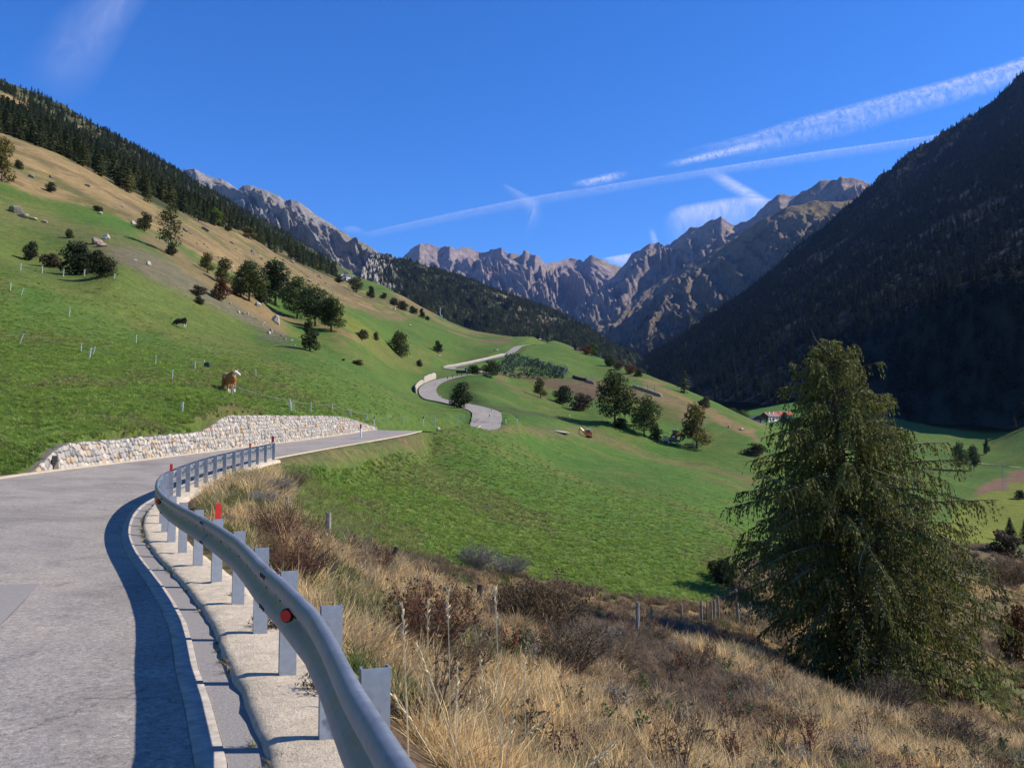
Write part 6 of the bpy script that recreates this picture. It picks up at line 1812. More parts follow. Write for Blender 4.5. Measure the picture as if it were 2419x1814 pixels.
m_ear = simple('ear', (.35, .20, .12), .8); m_horn = simple('horn', (.55, .50, .40), .5); m_tail = simple('tail_hair', (.30, .18, .11), .9); m_udder = simple('udder', (.55, .38, .32), .7)
def coat_red(co, hd):
    c = np.tile((.40, .145, .05), (len(co), 1))
    h = np.array(hd[2][:3]); e = np.array(hd[4][:3]); d = e - h; L = np.linalg.norm(d); d /= L
    t = (co - h) @ d; r = np.linalg.norm(co - h - np.outer(t, d), axis=1)
    c[(t > -.03) & (r < .30) & (co[:, 2] > .92) & (co[:, 0] > .92)] = (.74, .66, .54)
    c[(co[:, 2] < .30)] = (.72, .64, .52)
    c[(co[:, 2] < .66) & (np.abs(co[:, 1]) < .12)] = (.62, .50, .38)
    w = fbm(co[:, 0] * 3, co[:, 2] * 3, 3, 4)
    c[(w > .36) & (co[:, 2] > 1.1) & (co[:, 0] < .3)] = (.70, .62, .5)
    c *= (1 + .15 * fbm(co[:, 0] * 8, co[:, 2] * 8 + co[:, 1] * 5, 3, 9))[:, None]
    return c
def coat_dark(co, hd):
    c = np.tile((.045, .030, .026), (len(co), 1))
    c[co[:, 2] < .46] = (.70, .66, .56)
    c[(co[:, 0] > 1.15) & (co[:, 2] < .12)] = (.55, .52, .46)
    w = fbm(co[:, 0] * 4, co[:, 2] * 4, 3, 14); c[(w > .3) & (co[:, 2] > .9)] = (.11, .075, .06)
    c[(co[:, 0] > 1.02) & (co[:, 2] > .15) & (co[:, 2] < .42) & (np.abs(co[:, 1] - .03) < .05)] = (.5, .48, .45)
    return c
p = hit(541, 929); dv = math.atan2(-p[1], -p[0])
cow('brown_cow', (p[0], p[1], p[2] - .02), dv + .24, 'brown and white cow facing the road with its white head turned aside', False, coat_red, 1.0, .85)
p = hit(425, 774)
cow('dark_cow', (p[0], p[1], p[2] - .02), math.pi - .15, 'dark brown cow with white legs grazing head down on the upper pasture', True, coat_dark, .93)

# ------------------------------------------------------------------ buildings
m_plast = simple('white_plaster', (.74, .72, .68), .9, var=.08)
m_plastb = simple('grey_plaster', (.60, .60, .60), .9, var=.1)
m_timber = simple('brown_timber', (.11, .065, .04), .9, var=.3, scale=3)
m_rdark = simple('grey_roof', (.17, .155, .15), .85, var=.2, scale=1)
m_rred = simple('red_roof', (.40, .10, .065), .85, var=.2, scale=1)
m_rbrn = simple('brown_roof', (.24, .145, .115), .85, var=.25, scale=1)
m_glass = simple('window_glass', (.03, .035, .045), .15, var=.1)
def house(px, py, D, w, dep, hw, rise, rz, mats, label, cat='house', eave=.7, timber=.0, wins=(3, 2), chim=1, z=None):
    """gable house; the gable end looks along -Y of its own frame"""
    p = P(px, py, D); zz = hat(p[0], p[1]) if z is None else z
    o = empty('farmhouse', (p[0], p[1], zz), rz, label, cat)
    mw, mr, mt = mats
    mb = MB(); hx, hy = w / 2, dep / 2
    vs = [(-hx, -hy, -3), (hx, -hy, -3), (hx, hy, -3), (-hx, hy, -3), (-hx, -hy, hw), (hx, -hy, hw), (hx, hy, hw), (-hx, hy, hw), (0, -hy, hw + rise), (0, hy, hw + rise)]
    mb.add(vs, [(0, 1, 5, 4), (1, 2, 6, 5), (2, 3, 7, 6), (3, 0, 4, 7), (4, 5, 8), (6, 7, 9)]); mb.build('wall', mw, o)
    k = rise / hx; t = .22; ex = hx + eave; ey = hy + eave * 1.2
    for sg in (-1, 1):
        mb = MB(); a = [(0, -ey, hw + rise + .05), (sg * ex, -ey, hw - eave * k + .05), (sg * ex, ey, hw - eave * k + .05), (0, ey, hw + rise + .05)]
        b_ = [(x, y, q + t) for x, y, q in a]; fs = [(0, 1, 2, 3), (7, 6, 5, 4), (0, 4, 5, 1), (1, 5, 6, 2), (2, 6, 7, 3), (3, 7, 4, 0)]
        if sg < 0: fs = [f[::-1] for f in fs]
        mb.add(a + b_, fs); ro = mb.build('roof', mr, o)
        if chim and sg > 0:
            for c in range(chim):
                mb = MB(); mb.box((sg * hx * .35, -dep * .2 + c * dep * .4, hw + rise * .9), (.8, .8, 1.8)); mb.build('chimney', m_plast, ro)
    if timber:
        mb = MB(); z0 = hw - timber; mb.add([(-hx + .02, -hy - .08, z0), (hx - .02, -hy - .08, z0), (hx - .02, -hy - .08, hw), (0, -hy - .08, hw + rise * .94), (-hx + .02, -hy - .08, hw), (-hx + .02, -hy, z0), (hx - .02, -hy, z0), (hx - .02, -hy, hw), (0, -hy, hw + rise * .94), (-hx + .02, -hy, hw)],
                       [(0, 1, 2, 3, 4), (0, 5, 6, 1), (1, 6, 7, 2), (2, 7, 8, 3), (3, 8, 9, 4), (4, 9, 5, 0)]); mb.build('timber_gable', mt, o)
        mb = MB(); mb.box((0, -hy - .6, z0 - .1), (w * .9, 1.1, .16)); bal = mb.build('balcony', mt, o)
        mb = MB(); mb.box((0, -hy - 1.1, z0 + .4), (w * .9, .08, .8)); mb.build('railing', mt, bal)
    nx, nz = wins
    for i in range(nx):
        for j in range(nz):
            x = -hx + w * (i + .5) / nx; z_ = .9 + j * 2.6
            if z_ + 1.2 > hw + (.2 if not timber else -timber): continue
            mb = MB(); mb.box((x, -hy - .03, z_ + .6), (1.1, .1, 1.3)); f = mb.build('window', mt, o)
            mb = MB(); mb.box((x, -hy - .07, z_ + .6), (.85, .06, 1.05)); mb.build('pane', m_glass, f)
    for i in range(3):
        for sg in (-1, 1):
            y = -hy + dep * (i + .5) / 3; mb = MB(); mb.box((sg * (hx + .03), y, 1.6), (.1, 1.0, 1.2)); f = mb.build('window', mt, o)
            mb = MB(); mb.box((sg * (hx + .07), y, 1.6), (.06, .8, 1.0)); mb.build('pane', m_glass, f)
    mb = MB(); mb.box((w * .22, -hy - .04, .95), (1.0, .12, 2.1)); d_ = mb.build('door', mt, o)
    mb = MB(); mb.box((w * .22 + .35, -hy - .13, .95), (.06, .06, .2)); mb.build('handle', m_galv, d_)
    return o
house(810, 644, 745, 6.8, 9, 3.2, 1.9, .55, (m_plastb, m_rdark, m_timber), 'white farmhouse gable end at the top of the dry slope, left building', wins=(3, 1))
house(824, 649, 738, 4.6, 8, 4.0, 1.2, -.75, (m_plast, m_rdark, m_timber), 'bright sunlit white middle building of the hillside farm', wins=(2, 1), chim=0)
house(838, 655, 733, 7.2, 8, 3.0, 2.2, .85, (m_plast, m_rdark, m_timber), 'lower building of the hillside farm with brown timber under a grey roof', timber=1.6, wins=(3, 1), chim=0)
house(851, 658, 730, 2.8, 3, 1.2, .5, .2, (m_plast, m_rdark, m_timber), 'small white shed at the right end of the hillside farm', 'shed', eave=.3, wins=(1, 1), chim=0)
house(1785, 996, 556, 6.6, 9, 2.8, 1.8, .1, (m_plastb, m_rdark, m_timber), 'leftmost valley farmhouse with a dark gable and pale walls', timber=1.0, wins=(3, 1), chim=0)
house(1818, 992, 590, 6.8, 11, 3.6, 2.4, -.95, (m_plast, m_rbrn, m_timber), 'middle valley farmhouse with a brownish roof and white chimneys', timber=1.5, wins=(3, 1), chim=2)
house(1848, 990, 600, 6.4, 12, 3.4, 2.2, -1.35, (m_plast, m_rred, m_timber), 'valley farmhouse with the long red roof', timber=1.2, wins=(3, 1), chim=1)
house(1858, 992, 590, 4.4, 5, 2.4, 1.5, .15, (m_plast, m_rbrn, m_timber), 'small white house below the red roof in the valley', wins=(2, 1), chim=0)
p_ = house(1366, 842, 545, 4.5, 3.2, .9, .9, .5, (m_timber, m_rdark, m_timber), 'low dark hut on the hill crest left of the bright green tree', 'hut', eave=.4, wins=(1, 1), chim=0)

# mast on the crest
p = P(1040, 752, 690); z = hat(p[0], p[1])
o = empty('radio_mast', (p[0], p[1], z), 0, 'small white radio mast on the crest before the forested ridge', 'mast')
mb = MB(); mb.tube([(0, 0, -1), (0, 0, 7.6)], [.22, .12], 8); mb.build('pole', m_white, o)
for k, zz in enumerate((4.4, 5.4, 6.4)):
    mb = MB(); mb.box((.38 if k % 2 else -.38, -.1, zz), (.35, .25, .8)); mb.build('antenna', m_white, o)
mb = MB(); mb.box((.8, 0, .6), (1.6, 1.2, 2.0)); mb.build('cabinet', m_plastb, o)
# lattice pylon in the valley
p = P(2373, 1196, 330); z = hat(p[0], p[1])
o = empty('lattice_pylon', (p[0], p[1], z), .4, 'thin lattice pylon on the yellow valley field', 'pylon')
hP = 62 * 330 / F_PX
for sx_, sy_ in ((-1, -1), (1, -1), (1, 1), (-1, 1)):
    mb = MB(); mb.tube([(sx_ * .7, sy_ * .7, -.4), (sx_ * .15, sy_ * .15, hP)], [.05, .04], 4); mb.build('leg', m_galv2, o)
mb = MB()
for k in range(9):
    t0, t1 = k / 9, (k + 1) / 9; a = .7 - .55 * t0; b_ = .7 - .55 * t1
    for (x0, y0, x1, y1) in ((-a, -a, b_, -b_), (a, -a, b_, b_), (a, a, -b_, b_), (-a, a, -b_, -b_)): mb.tube([(x0, y0, t0 * hP), (x1, y1, t1 * hP)], .028, 3)
mb.build('bracing', m_galv2, o)
mb = MB(); mb.tube([(-1.4, 0, hP * .95), (1.4, 0, hP * .95)], .05, 4); mb.build('cross_arm', m_galv2, o)
# valley track
tv = [hit(x, y, 150) for x, y in ((2290, 1092), (2330, 1097), (2370, 1101), (2410, 1105))]
V = []
for q in tv: V += [(q[0], q[1] - 1.6, hat(q[0], q[1] - 1.6) + .3), (q[0], q[1] + 1.6, hat(q[0], q[1] + 1.6) + .3)]
prop(link('valley_track', mesh_np('valley_track', V, [(2 * i, 2 * i + 1, 2 * i + 3, 2 * i + 2)[::-1] for i in range(3)], [m_lime])), kind='structure')

# ------------------------------------------------------------------ machines
m_or = simple('orange_paint', (.62, .14, .03), .4, var=.12)
m_rd2 = simple('red_paint', (.48, .045, .03), .4, var=.15)
m_cream = simple('cream_paint', (.75, .66, .42), .5, var=.1)
m_car = simple('dark_car_paint', (.018, .018, .022), .3, var=.15)
m_tyre = simple('tyre', (.022, .021, .02), .9, var=.2)
m_rim = simple('rim', (.45, .45, .45), .4, metal=.6)
def wheel(o, c, r, w, name='wheel'):
    mb = MB(); mb.tube([(c[0], c[1] - w / 2, c[2]), (c[0], c[1] + w / 2, c[2])], r, 16); wh = mb.build(name, m_tyre, o)
    mb = MB(); mb.tube([(c[0], c[1] - w / 2 - .02, c[2]), (c[0], c[1] + w / 2 + .02, c[2])], r * .55, 12); mb.build('rim', m_rim, wh)
# excavator, boom towards -X
p = hit(1389, 1034); s = 20 * p[1] / F_PX / 2.35
o = empty('mini_excavator', tuple(p), .1, 'small orange excavator with a white cab roof on the meadow rim', 'excavator'); o.scale = (s, s, s)
for sg in (-1, 1):
    mb = MB(); mb.tube([(-.85, sg * .55 - .16, .22), (-.85, sg * .55 + .16, .22)], .22, 12); mb.tube([(.85, sg * .55 - .16, .22), (.85, sg * .55 + .16, .22)], .22, 12); mb.box((0, sg * .55, .22), (1.7, .32, .44)); mb.build('track', m_tyre, o)
mb = MB(); mb.box((0, 0, .55), (.9, .9, .25)); mb.box((-1.1, 0, .25), (.1, 1.4, .35)); mb.build('undercarriage', m_or, o)
mb = MB(); mb.box((.15, 0, .95), (1.9, 1.25, .55)); mb.box((.85, 0, 1.4), (.55, 1.25, .5)); mb.build('body', m_or, o, bevel=.05)
cab_ = MB()
for x, y in ((-.6, -.5), (-.6, .5), (.5, -.5), (.5, .5)): cab_.box((x, y, 1.7), (.09, .09, 1.1))
co_ = cab_.build('cab_frame', m_or, o)
mb = MB(); mb.box((-.05, 0, 1.68), (1.06, .92, .98)); mb.build('cab_glass', m_glass, co_)
mb = MB(); mb.box((-.05, 0, 2.27), (1.4, 1.25, .18)); mb.build('cab_roof', m_white, o, bevel=.05)
mb = MB(); mb.tube([(-.75, 0, 1.0), (-1.45, 0, 1.9), (-2.35, 0, 2.95)], [.16, .20, .13], 6); mb.build('boom', m_or, o)
mb = MB(); mb.tube([(-2.2, 0, 2.95), (-2.6, 0, 1.35)], [.13, .09], 6); mb.build('stick', m_or, o)
mb = MB(); mb.tube([(-1.2, 0, 2.05), (-2.0, 0, 2.75)], .05, 6); mb.build('ram', m_rim, o)
mb = MB(); mb.box((-2.5, 0, 1.1), (.5, .6, .45), taper=.6); mb.build('bucket', m_rdark, o)
# machines under the trees, D about 190
def at_px(px, py): return hit(px, py)
p = at_px(1572, 1044); k = p[1] / F_PX
o = empty('small_dumper', tuple(p), -.2, 'small orange machine with a cream canopy at the left of the parked vehicles', 'machine')
mb = MB(); mb.box((0, 0, .55), (1.5, 1.0, .45)); mb.box((.15, 0, 1.1), (.75, .9, .65)); mb.build('body', simple('pale_orange', (.66, .42, .30), .5), o, bevel=.05)
for x, y in ((-.35, -.42), (.55, -.42), (-.35, .42), (.55, .42)):
    mb = MB(); mb.box((x, y, 1.75), (.06, .06, .9)); mb.build('canopy_post', m_timber, o)
mb = MB(); mb.box((.1, 0, 2.25), (1.3, 1.15, .12)); mb.build('canopy', m_cream, o)
for x in (-.5, .5):
    for y in (-.5, .5): wheel(o, (x, y, .32), .32, .22)
p = at_px(1590, 1048)
o = empty('dark_pickup', tuple(p), -.12, 'black car parked among the machines beside the trees', 'car')
mb = MB(); pr = [(-1.6, .35), (1.6, .35), (1.62, .85), (.75, .95), (.35, 1.45), (-1.35, 1.48), (-1.6, .9)]; n = len(pr)
mb.add([(x, -.75, z) for x, z in pr] + [(x, .75, z) for x, z in pr], [tuple(range(n))] + [tuple(n + i for i in reversed(range(n)))] + [(i, n + i, n + (i + 1) % n, (i + 1) % n) for i in range(n)]); mb.build('body', m_car, o, bevel=.04)
for y in (-.76, .76):
    mb = MB(); mb.box((-.75, y, 1.18), (1.0, .02, .36)); mb.build('window', m_glass, o); mb = MB(); mb.box((.1, y, 1.14), (.45, .02, .32)); mb.build('window', m_glass, o)
mb = MB(); mb.box((.58, 0, 1.2), (.05, 1.2, .42), Matrix.Rotation(-.65, 3, 'Y')); mb.build('windscreen', m_glass, o)
for y in (-.5, .5): mb = MB(); mb.box((1.63, y, .72), (.04, .3, .14)); mb.build('headlight', m_white, o)
for x in (-1.0, 1.0):
    for y in (-.72, .72): wheel(o, (x, y, .33), .33, .2)
p = at_px(1602, 1046); p = p + np.array((0, 2.2, 0)); p[2] = hat(p[0], p[1])
o = empty('red_tractor', tuple(p), -.25, 'red tractor with a white roof behind the black car', 'tractor')
mb = MB(); mb.box((1.0, 0, 1.25), (1.5, .75, .65)); mb.box((-.3, 0, 1.0), (1.3, .9, .6)); mb.build('bonnet', m_rd2, o, bevel=.06)
mb = MB()
for x, y in ((-.8, -.6), (.2, -.6), (-.8, .6), (.2, .6)): mb.box((x, y, 1.95), (.08, .08, 1.2))
cf = mb.build('cab_frame', m_rd2, o); mb = MB(); mb.box((-.3, 0, 1.9), (.95, 1.15, .95)); mb.build('cab_glass', m_glass, cf)
mb = MB(); mb.box((-.3, 0, 2.6), (1.4, 1.5, .14)); mb.build('cab_roof', m_white, o, bevel=.04)
for y in (-.75, .75):
    wheel(o, (-.55, y, .75), .75, .4); wheel(o, (1.35, y * .85, .48), .48, .28); mb = MB(); mb.box((-.55, y, 1.55), (1.2, .42, .08)); mb.build('mudguard', m_rd2, o)
mb = MB(); mb.tube([(1.2, .3, 1.5), (1.2, .3, 2.4)], .05, 6); mb.build('exhaust', m_tyre, o)
p = at_px(1625, 1054)
o = empty('timber_stack', tuple(p), .1, 'stack of pale and brown timber beams right of the parked machines', 'timber')
m_ptim = simple('pale_timber', (.62, .50, .34), .85, var=.15); m_btim = simple('red_timber', (.30, .17, .11), .85, var=.2)
for k in range(7):
    mb = MB(); mb.box((R.uniform(-.2, .2) + (.5 if k > 2 else -.3), (k % 3) * .24, .12 + (k // 3) * .22), (2.2, .2, .2), Matrix.Rotation(R.uniform(-.06, .06), 3, 'Z')); mb.build('beam', m_ptim if k < 3 else m_btim, o)
for k in range(2):
    mb = MB(); mb.box((.9 + k * .45, -.1, .75), (.12, .1, 1.3), Matrix.Rotation(.3, 3, 'Y')); mb.build('leaning_board', m_ptim, o)
p = at_px(1643, 1056)
o = empty('steel_frame', tuple(p), 0, 'bent pale steel frame lying at the foot of the yellowish tree', 'steel frame')
for pts in ([(-.6, 0, .1), (.5, 0, .75)], [(-.6, 0, .1), (.1, 0, .0)], [(.5, 0, .75), (.2, .2, 1.2)], [(.55, .3, .0), (.55, .3, 1.1)]):
    mb = MB(); mb.tube(pts, .06, 5); mb.build('tube', m_galv, o)

# ------------------------------------------------------------------ orchard rows, walls and signs along the far road
m_post = simple('concrete_post', (.50, .48, .44), .9, var=.15)
for i in range(8):
    t = i / 7
    a = (1200 * (1 - t) + 1168 * t, 842 * (1 - t) + 884 * t); b_ = (1338 * (1 - t) + 1330 * t, 880 * (1 - t) + 893 * t)
    A_ = hit(*a, dmin=285); B__ = hit(*b_, dmin=262)
    o = empty('orchard_row', tuple(A_), 0, ('farthest', 'second farthest', 'third farthest', 'fourth', 'fifth', 'third nearest', 'second nearest', 'nearest')[i] + ' row of the small orchard below the upper road', 'orchard row', 'orchard rows')
    N_ = 12; C = []
    for k in range(N_):
        f = k / (N_ - 1); x = A_[0] + (B__[0] - A_[0]) * f; y = A_[1] + (B__[1] - A_[1]) * f; z = hat(x, y)
        mb = MB(); mb.box((x - A_[0], y - A_[1], z - A_[2] + 1.0), (.16, .14, 2.5)); mb.build('post', m_post, o)
        if k % 2 == 0:
            mb = MB(); mb.tube([(x - A_[0], y - A_[1], z - A_[2] + 2.2), (x - A_[0] + .9, y - A_[1] - .6, z - A_[2] + 2.5)], .06, 4); mb.build('strut', m_post, o)
    for q in range(700):
        f = R.uniform(0, 1); x = A_[0] + (B__[0] - A_[0]) * f; y = A_[1] + (B__[1] - A_[1]) * f
        C.append((x - A_[0] + R.normal(0, .25), y - A_[1] + R.normal(0, .35), hat(x, y) - A_[2] + R.uniform(.15, 1.7)) if q % 7 == 0 else (C[-1][0] + R.normal(0, .3), C[-1][1] + R.normal(0, .2), C[-1][2] + R.normal(0, .25)))
    C = np.array(C); n = len(C); t_ = rand_dirs(n, R); b2 = np.cross(t_, rand_dirs(n, R)); b2 /= np.linalg.norm(b2, axis=1)[:, None]
    V, F = quads(C, t_ * .32, b2 * .2)
    link('foliage', mesh_np('foliage', V, F, [m_leaf], False, np.repeat(np.array((.045, .070, .038))[None] * R.uniform(.6, 1.4, n)[:, None], 4, 0)), o)
def low_wall(pts, h, th, mat, name, label, cat='wall', dm=3):
    q = [hit(x, y, dmin=dm) for x, y in pts]
    den = []
    for a, b_ in zip(q[:-1], q[1:]):
        for t in np.linspace(0, 1, 6)[:-1]: den.append(a * (1 - t) + b_ * t)
    den.append(q[-1]); V = []; o0 = den[0].copy()
    for i, c in enumerate(den):
        d = den[min(i + 1, len(den) - 1)] - den[max(i - 1, 0)]; nrm = np.array((-d[1], d[0])); nrm /= np.linalg.norm(nrm)
        z = hat(c[0], c[1]); hh_ = h * (1 + .04 * math.sin(i * 1.7)) * min(1, (min(i, len(den) - 1 - i) + 1) / 1.6)
        for sg, zz in ((-1, -.6), (-1, hh_), (1, hh_), (1, -.6)): V.append((c[0] + nrm[0] * th / 2 * sg - o0[0], c[1] + nrm[1] * th / 2 * sg - o0[1], z + zz - o0[2]))
    m = len(den); F = []
    for i in range(m - 1):
        for k in range(3): F.append((i * 4 + k, i * 4 + k + 1, i * 4 + 4 + k + 1, i * 4 + 4 + k))
    F += [(0, 3, 2, 1), (m * 4 - 4, m * 4 - 3, m * 4 - 2, m * 4 - 1)]
    o = link(name, mesh_np(name, V, F, [mat])); o.location = tuple(o0)
    return prop(o, label, cat)
m_pw = simple('pale_wall_stone', (.36, .32, .265), .92, var=.3, scale=1.6, bstr=.6, bd=.08)
m_bw = simple('brown_wall_stone', (.34, .25, .19), .92, var=.35, scale=1.6, bstr=.6, bd=.08)
low_wall([(1046, 869), (1090, 862), (1145, 850), (1192, 838)], .9, .4, m_pw, 'upper_wall', 'long pale wall along the upper stretch of the far road', dm=290)
low_wall([(983, 930), (981, 922), (988, 913), (999, 906)], 1.3, .4, m_pw, 'bend_wall', 'pale stone wall on the outside of the far bend, left piece', dm=190)
low_wall([(1000, 906), (1014, 899), (1029, 894)], 1.9, .4, m_pw, 'bend_wall', 'pale higher stone wall on the outside of the far bend, right piece', dm=200)
low_wall([(1034, 1010), (1080, 1009), (1134, 1006)], .10, .45, m_kerbl, 'kerb_wall', 'long low pale kerb on the meadow rim before the lower far bend', 'kerb', dm=60)
low_wall([(1494, 916), (1520, 923), (1545, 932), (1562, 938)], 1.0, .5, m_bw, 'terrace_wall', 'brown terrace wall below the wired rows on the right of the hill', dm=230)
m_net = simple('dark_net', (.035, .045, .045), .8, var=.3)
low_wall([(1352, 893), (1370, 899), (1388, 902)], 1.2, .1, m_net, 'net_fence', 'dark netting fence at the right end of the orchard', 'fence', dm=262)
low_wall([(1384, 902), (1404, 908)], 1.0, .3, m_bw, 'brown_hedge', 'brown hedge right of the dark netting fence', 'hedge', dm=262)
for k, (x, y) in enumerate(((1386, 903), (1398, 906), (1500, 916), (1515, 921), (1530, 927), (1546, 933))):
    p = hit(x, y, dmin=235); mb = MB(); mb.box((0, 0, 1.4), (.14, .14, 3.0)); mb.tube([(0, 0, 2.7), (.8, -.3, .2)], .05, 4)
    o = mb.build('trellis_post', m_post); o.location = tuple(p); prop(o, ('left trellis post by the netting fence', 'right trellis post by the netting fence', 'first trellis post above the terrace wall', 'second trellis post above the terrace wall', 'third trellis post above the terrace wall', 'last trellis post above the terrace wall')[k], 'post', 'trellis posts')
# bend sign: white arrow head on black
p = hit(1098, 885, dmin=262); k = p[1] / F_PX
o = empty('bend_sign', tuple(p), 0, 'black and white arrow sign at the upper bend of the far road', 'sign')
mb = MB(); mb.box((-.9, .1, .9), (4.0, .12, .9)); mb.build('board', m_black, o)
mb = MB(); mb.box((.6, 0, 1.45), (1.2, .06, 1.3)); pn = mb.build('panel', m_black, o)
mb = MB()
for sg in (-1, 1): mb.add([(.25, -.05, 1.45), (.60, -.05, 1.45), (1.12, -.05, 1.45 + sg * .6), (.72, -.05, 1.45 + sg * .6), (.25, -.034, 1.45), (.60, -.034, 1.45), (1.12, -.034, 1.45 + sg * .6), (.72, -.034, 1.45 + sg * .6)], [(0, 1, 2, 3), (4, 7, 6, 5), (0, 3, 7, 4), (1, 5, 6, 2), (0, 4, 5, 1), (3, 2, 6, 7)])
mb.build('arrow', m_white, pn)
for x in (-2.4, .6): mb = MB(); mb.box((x, .12, .3), (.1, .1, 1.6)); mb.build('post', m_galv, o)
for k, (x, y) in enumerate(((1057, 897), (1069, 894), (1080, 891), (1090, 889.5), (1104, 888))):
    p = hit(x, y, dmin=240); mb = MB(); mb.box((0, 0, .5), (.18, .16, 1.2)); o = mb.build('bollard', m_dkwood); o.location = tuple(p)
    prop(o, ('leftmost', 'second', 'middle', 'fourth', 'rightmost')[k] + ' dark bollard along the inside of the upper far bend', 'bollard', 'bollards at the upper bend')
# ------------------------------------------------------------------ clouds and trails, high above the mountains
def cloud_mat(name, sc, contrast, dens, streak=(1, 1, 1), puff=0.0):
    m = bpy.data.materials.new(name); m.use_nodes = True; nt = m.node_tree; nt.nodes.clear()
    out = nt.nodes.new('ShaderNodeOutputMaterial')
    uv = nd(nt, 'ShaderNodeUVMap', uv_map='uv').outputs[0]
    mp = nd(nt, 'ShaderNodeMapping'); mp.inputs['Scale'].default_value = streak; nt.links.new(uv, mp.inputs['Vector'])
    f = noise(nt, mp.outputs[0], sc, 9, .66, .9)
    at = nd(nt, 'ShaderNodeVertexColor', layer_name='col').outputs['Color']
    sep = nd(nt, 'ShaderNodeSeparateColor'); nt.links.new(at, sep.inputs[0])
    lo = .5 - contrast; hi = .5 + contrast
    r = ramp(nt, f, [(max(0, lo), 0), (min(1, hi), 1)])
    a = nd(nt, 'ShaderNodeMath', operation='MULTIPLY'); nt.links.new(sep.outputs[0], a.inputs[0]); nt.links.new(r, a.inputs[1])
    a2 = nd(nt, 'ShaderNodeMath', operation='MULTIPLY'); a2.use_clamp = True; a2.inputs[1].default_value = dens; nt.links.new(a.outputs[0], a2.inputs[0])
    tp = nd(nt, 'ShaderNodeBsdfTransparent'); df = nd(nt, 'ShaderNodeBsdfDiffuse'); tl = nd(nt, 'ShaderNodeBsdfTranslucent')
    df.inputs[0].default_value = (.93, .94, .96, 1); tl.inputs[0].default_value = (.93, .94, .96, 1)
    mx = nd(nt, 'ShaderNodeMixShader'); mx.inputs[0].default_value = .7; nt.links.new(df.outputs[0], mx.inputs[1]); nt.links.new(tl.outputs[0], mx.inputs[2])
    m2 = nd(nt, 'ShaderNodeMixShader'); nt.links.new(a2.outputs[0], m2.inputs[0]); nt.links.new(tp.outputs[0], m2.inputs[1]); nt.links.new(mx.outputs[0], m2.inputs[2])
    nt.links.new(m2.outputs[0], out.inputs[0])
    return m
def sky_pt(px, py, alt):
    u, s = ray(px, py); D = alt / s
    return np.array((u * D, D, alt))
def ribbon(name, spine, alt, mat, label, cat, group, prof, rep=1.0, nv=13, ends=(.1, .1)):
    """spine: (upper x, upper y, lower x, lower y, strength) per station; a shallow lens of cloud at altitude alt"""
    n = 60; st = np.array(spine, float); t = np.linspace(0, len(st) - 1, n)
    st = np.stack([np.interp(t, np.arange(len(st)), st[:, k]) for k in range(5)], 1)
    for _ in range(3): st[1:-1] = (st[:-2] + 2 * st[1:-1] + st[2:]) / 4
    U = np.array([sky_pt(a[0], a[1], alt) for a in st]); L = np.array([sky_pt(a[2], a[3], alt) for a in st])
    V = []; C = []; UV = []
    seg = np.r_[0, np.cumsum(np.linalg.norm(np.diff((U + L) / 2, axis=0), axis=1))]; wd = np.linalg.norm(U - L, axis=1).mean()
    mp_ = (st[:, :2] + st[:, 2:4]) / 2; sg_ = np.r_[0, np.cumsum(np.linalg.norm(np.diff(mp_, axis=0), axis=1))]; wpx = np.linalg.norm(st[:, :2] - st[:, 2:4], axis=1).mean()
    for i in range(n):
        e = i / (n - 1); k = sst(0, ends[0] + 1e-6, e) * sst(0, ends[1] + 1e-6, 1 - e) * st[i, 4]
        for j in range(nv):
            v = j / (nv - 1); p = U[i] * (1 - v) + L[i] * v; h = math.sin(v * math.pi) * wd * .05
            V.append(p + np.array((0, 0, h)))
            C.append((float(np.interp(v, np.linspace(0, 1, len(prof)), prof)) * k,) * 3); UV.append((sg_[i] / wpx * rep, v * rep))
    ids = np.arange(n * nv).reshape(n, nv)
    F = np.stack([ids[:-1, :-1], ids[1:, :-1], ids[1:, 1:], ids[:-1, 1:]], -1).reshape(-1, 4)
    me = mesh_np(name, np.array(V), F, [mat], True, np.array(C))
    ul = me.uv_layers.new(name='uv'); ul.data.foreach_set('uv', np.array(UV, np.float32)[F.ravel()].ravel())
    o = link(name, me); prop(o, label, cat, group)
    return o
m_tr1 = cloud_mat('contrail_puffs', 3.8, .20, .66)
m_tr2 = cloud_mat('contrail_smooth', 3.4, .30, .55, (1.6, .7, 1))
m_cir = cloud_mat('cirrus', 2.2, .40, .95, (1.7, .7, 1))
m_cir2 = cloud_mat('cirrus_soft', 1.6, .40, .40, (.8, 1.5, 1))
soft = [0, .3, .75, 1, .8, .35, 0]
ribbon('contrail', [(1545,380,1552,402,.25),(1650,342,1662,382,.55),(1760,318,1775,372,.7),(1870,282,1890,348,.8),(2000,247,2020,320,.9),(2120,216,2142,280,1),(2240,186,2262,248,1.1),(2350,155,2372,214,1.2),(2440,125,2466,192,1.2),(2560,88,2590,160,1.2)], 9500, m_tr1, 'broad puffy vapour trail at the upper right above the dark mountain', 'vapour trail', 'vapour trails', [0, .55, 1, .75, .55, .7, .45, .2, 0], 1.0, ends=(.3, .01))
ribbon('contrail', [(1545,388,1550,402,.6),(1600,376,1606,396,1.1),(1700,352,1708,374,1.2),(1790,330,1798,352,1.0),(1860,316,1868,334,.6)], 9500, m_tr1, 'bright lower strand beginning the puffy vapour trail', 'vapour trail', 'vapour trails', soft, .7, ends=(.45, .4))
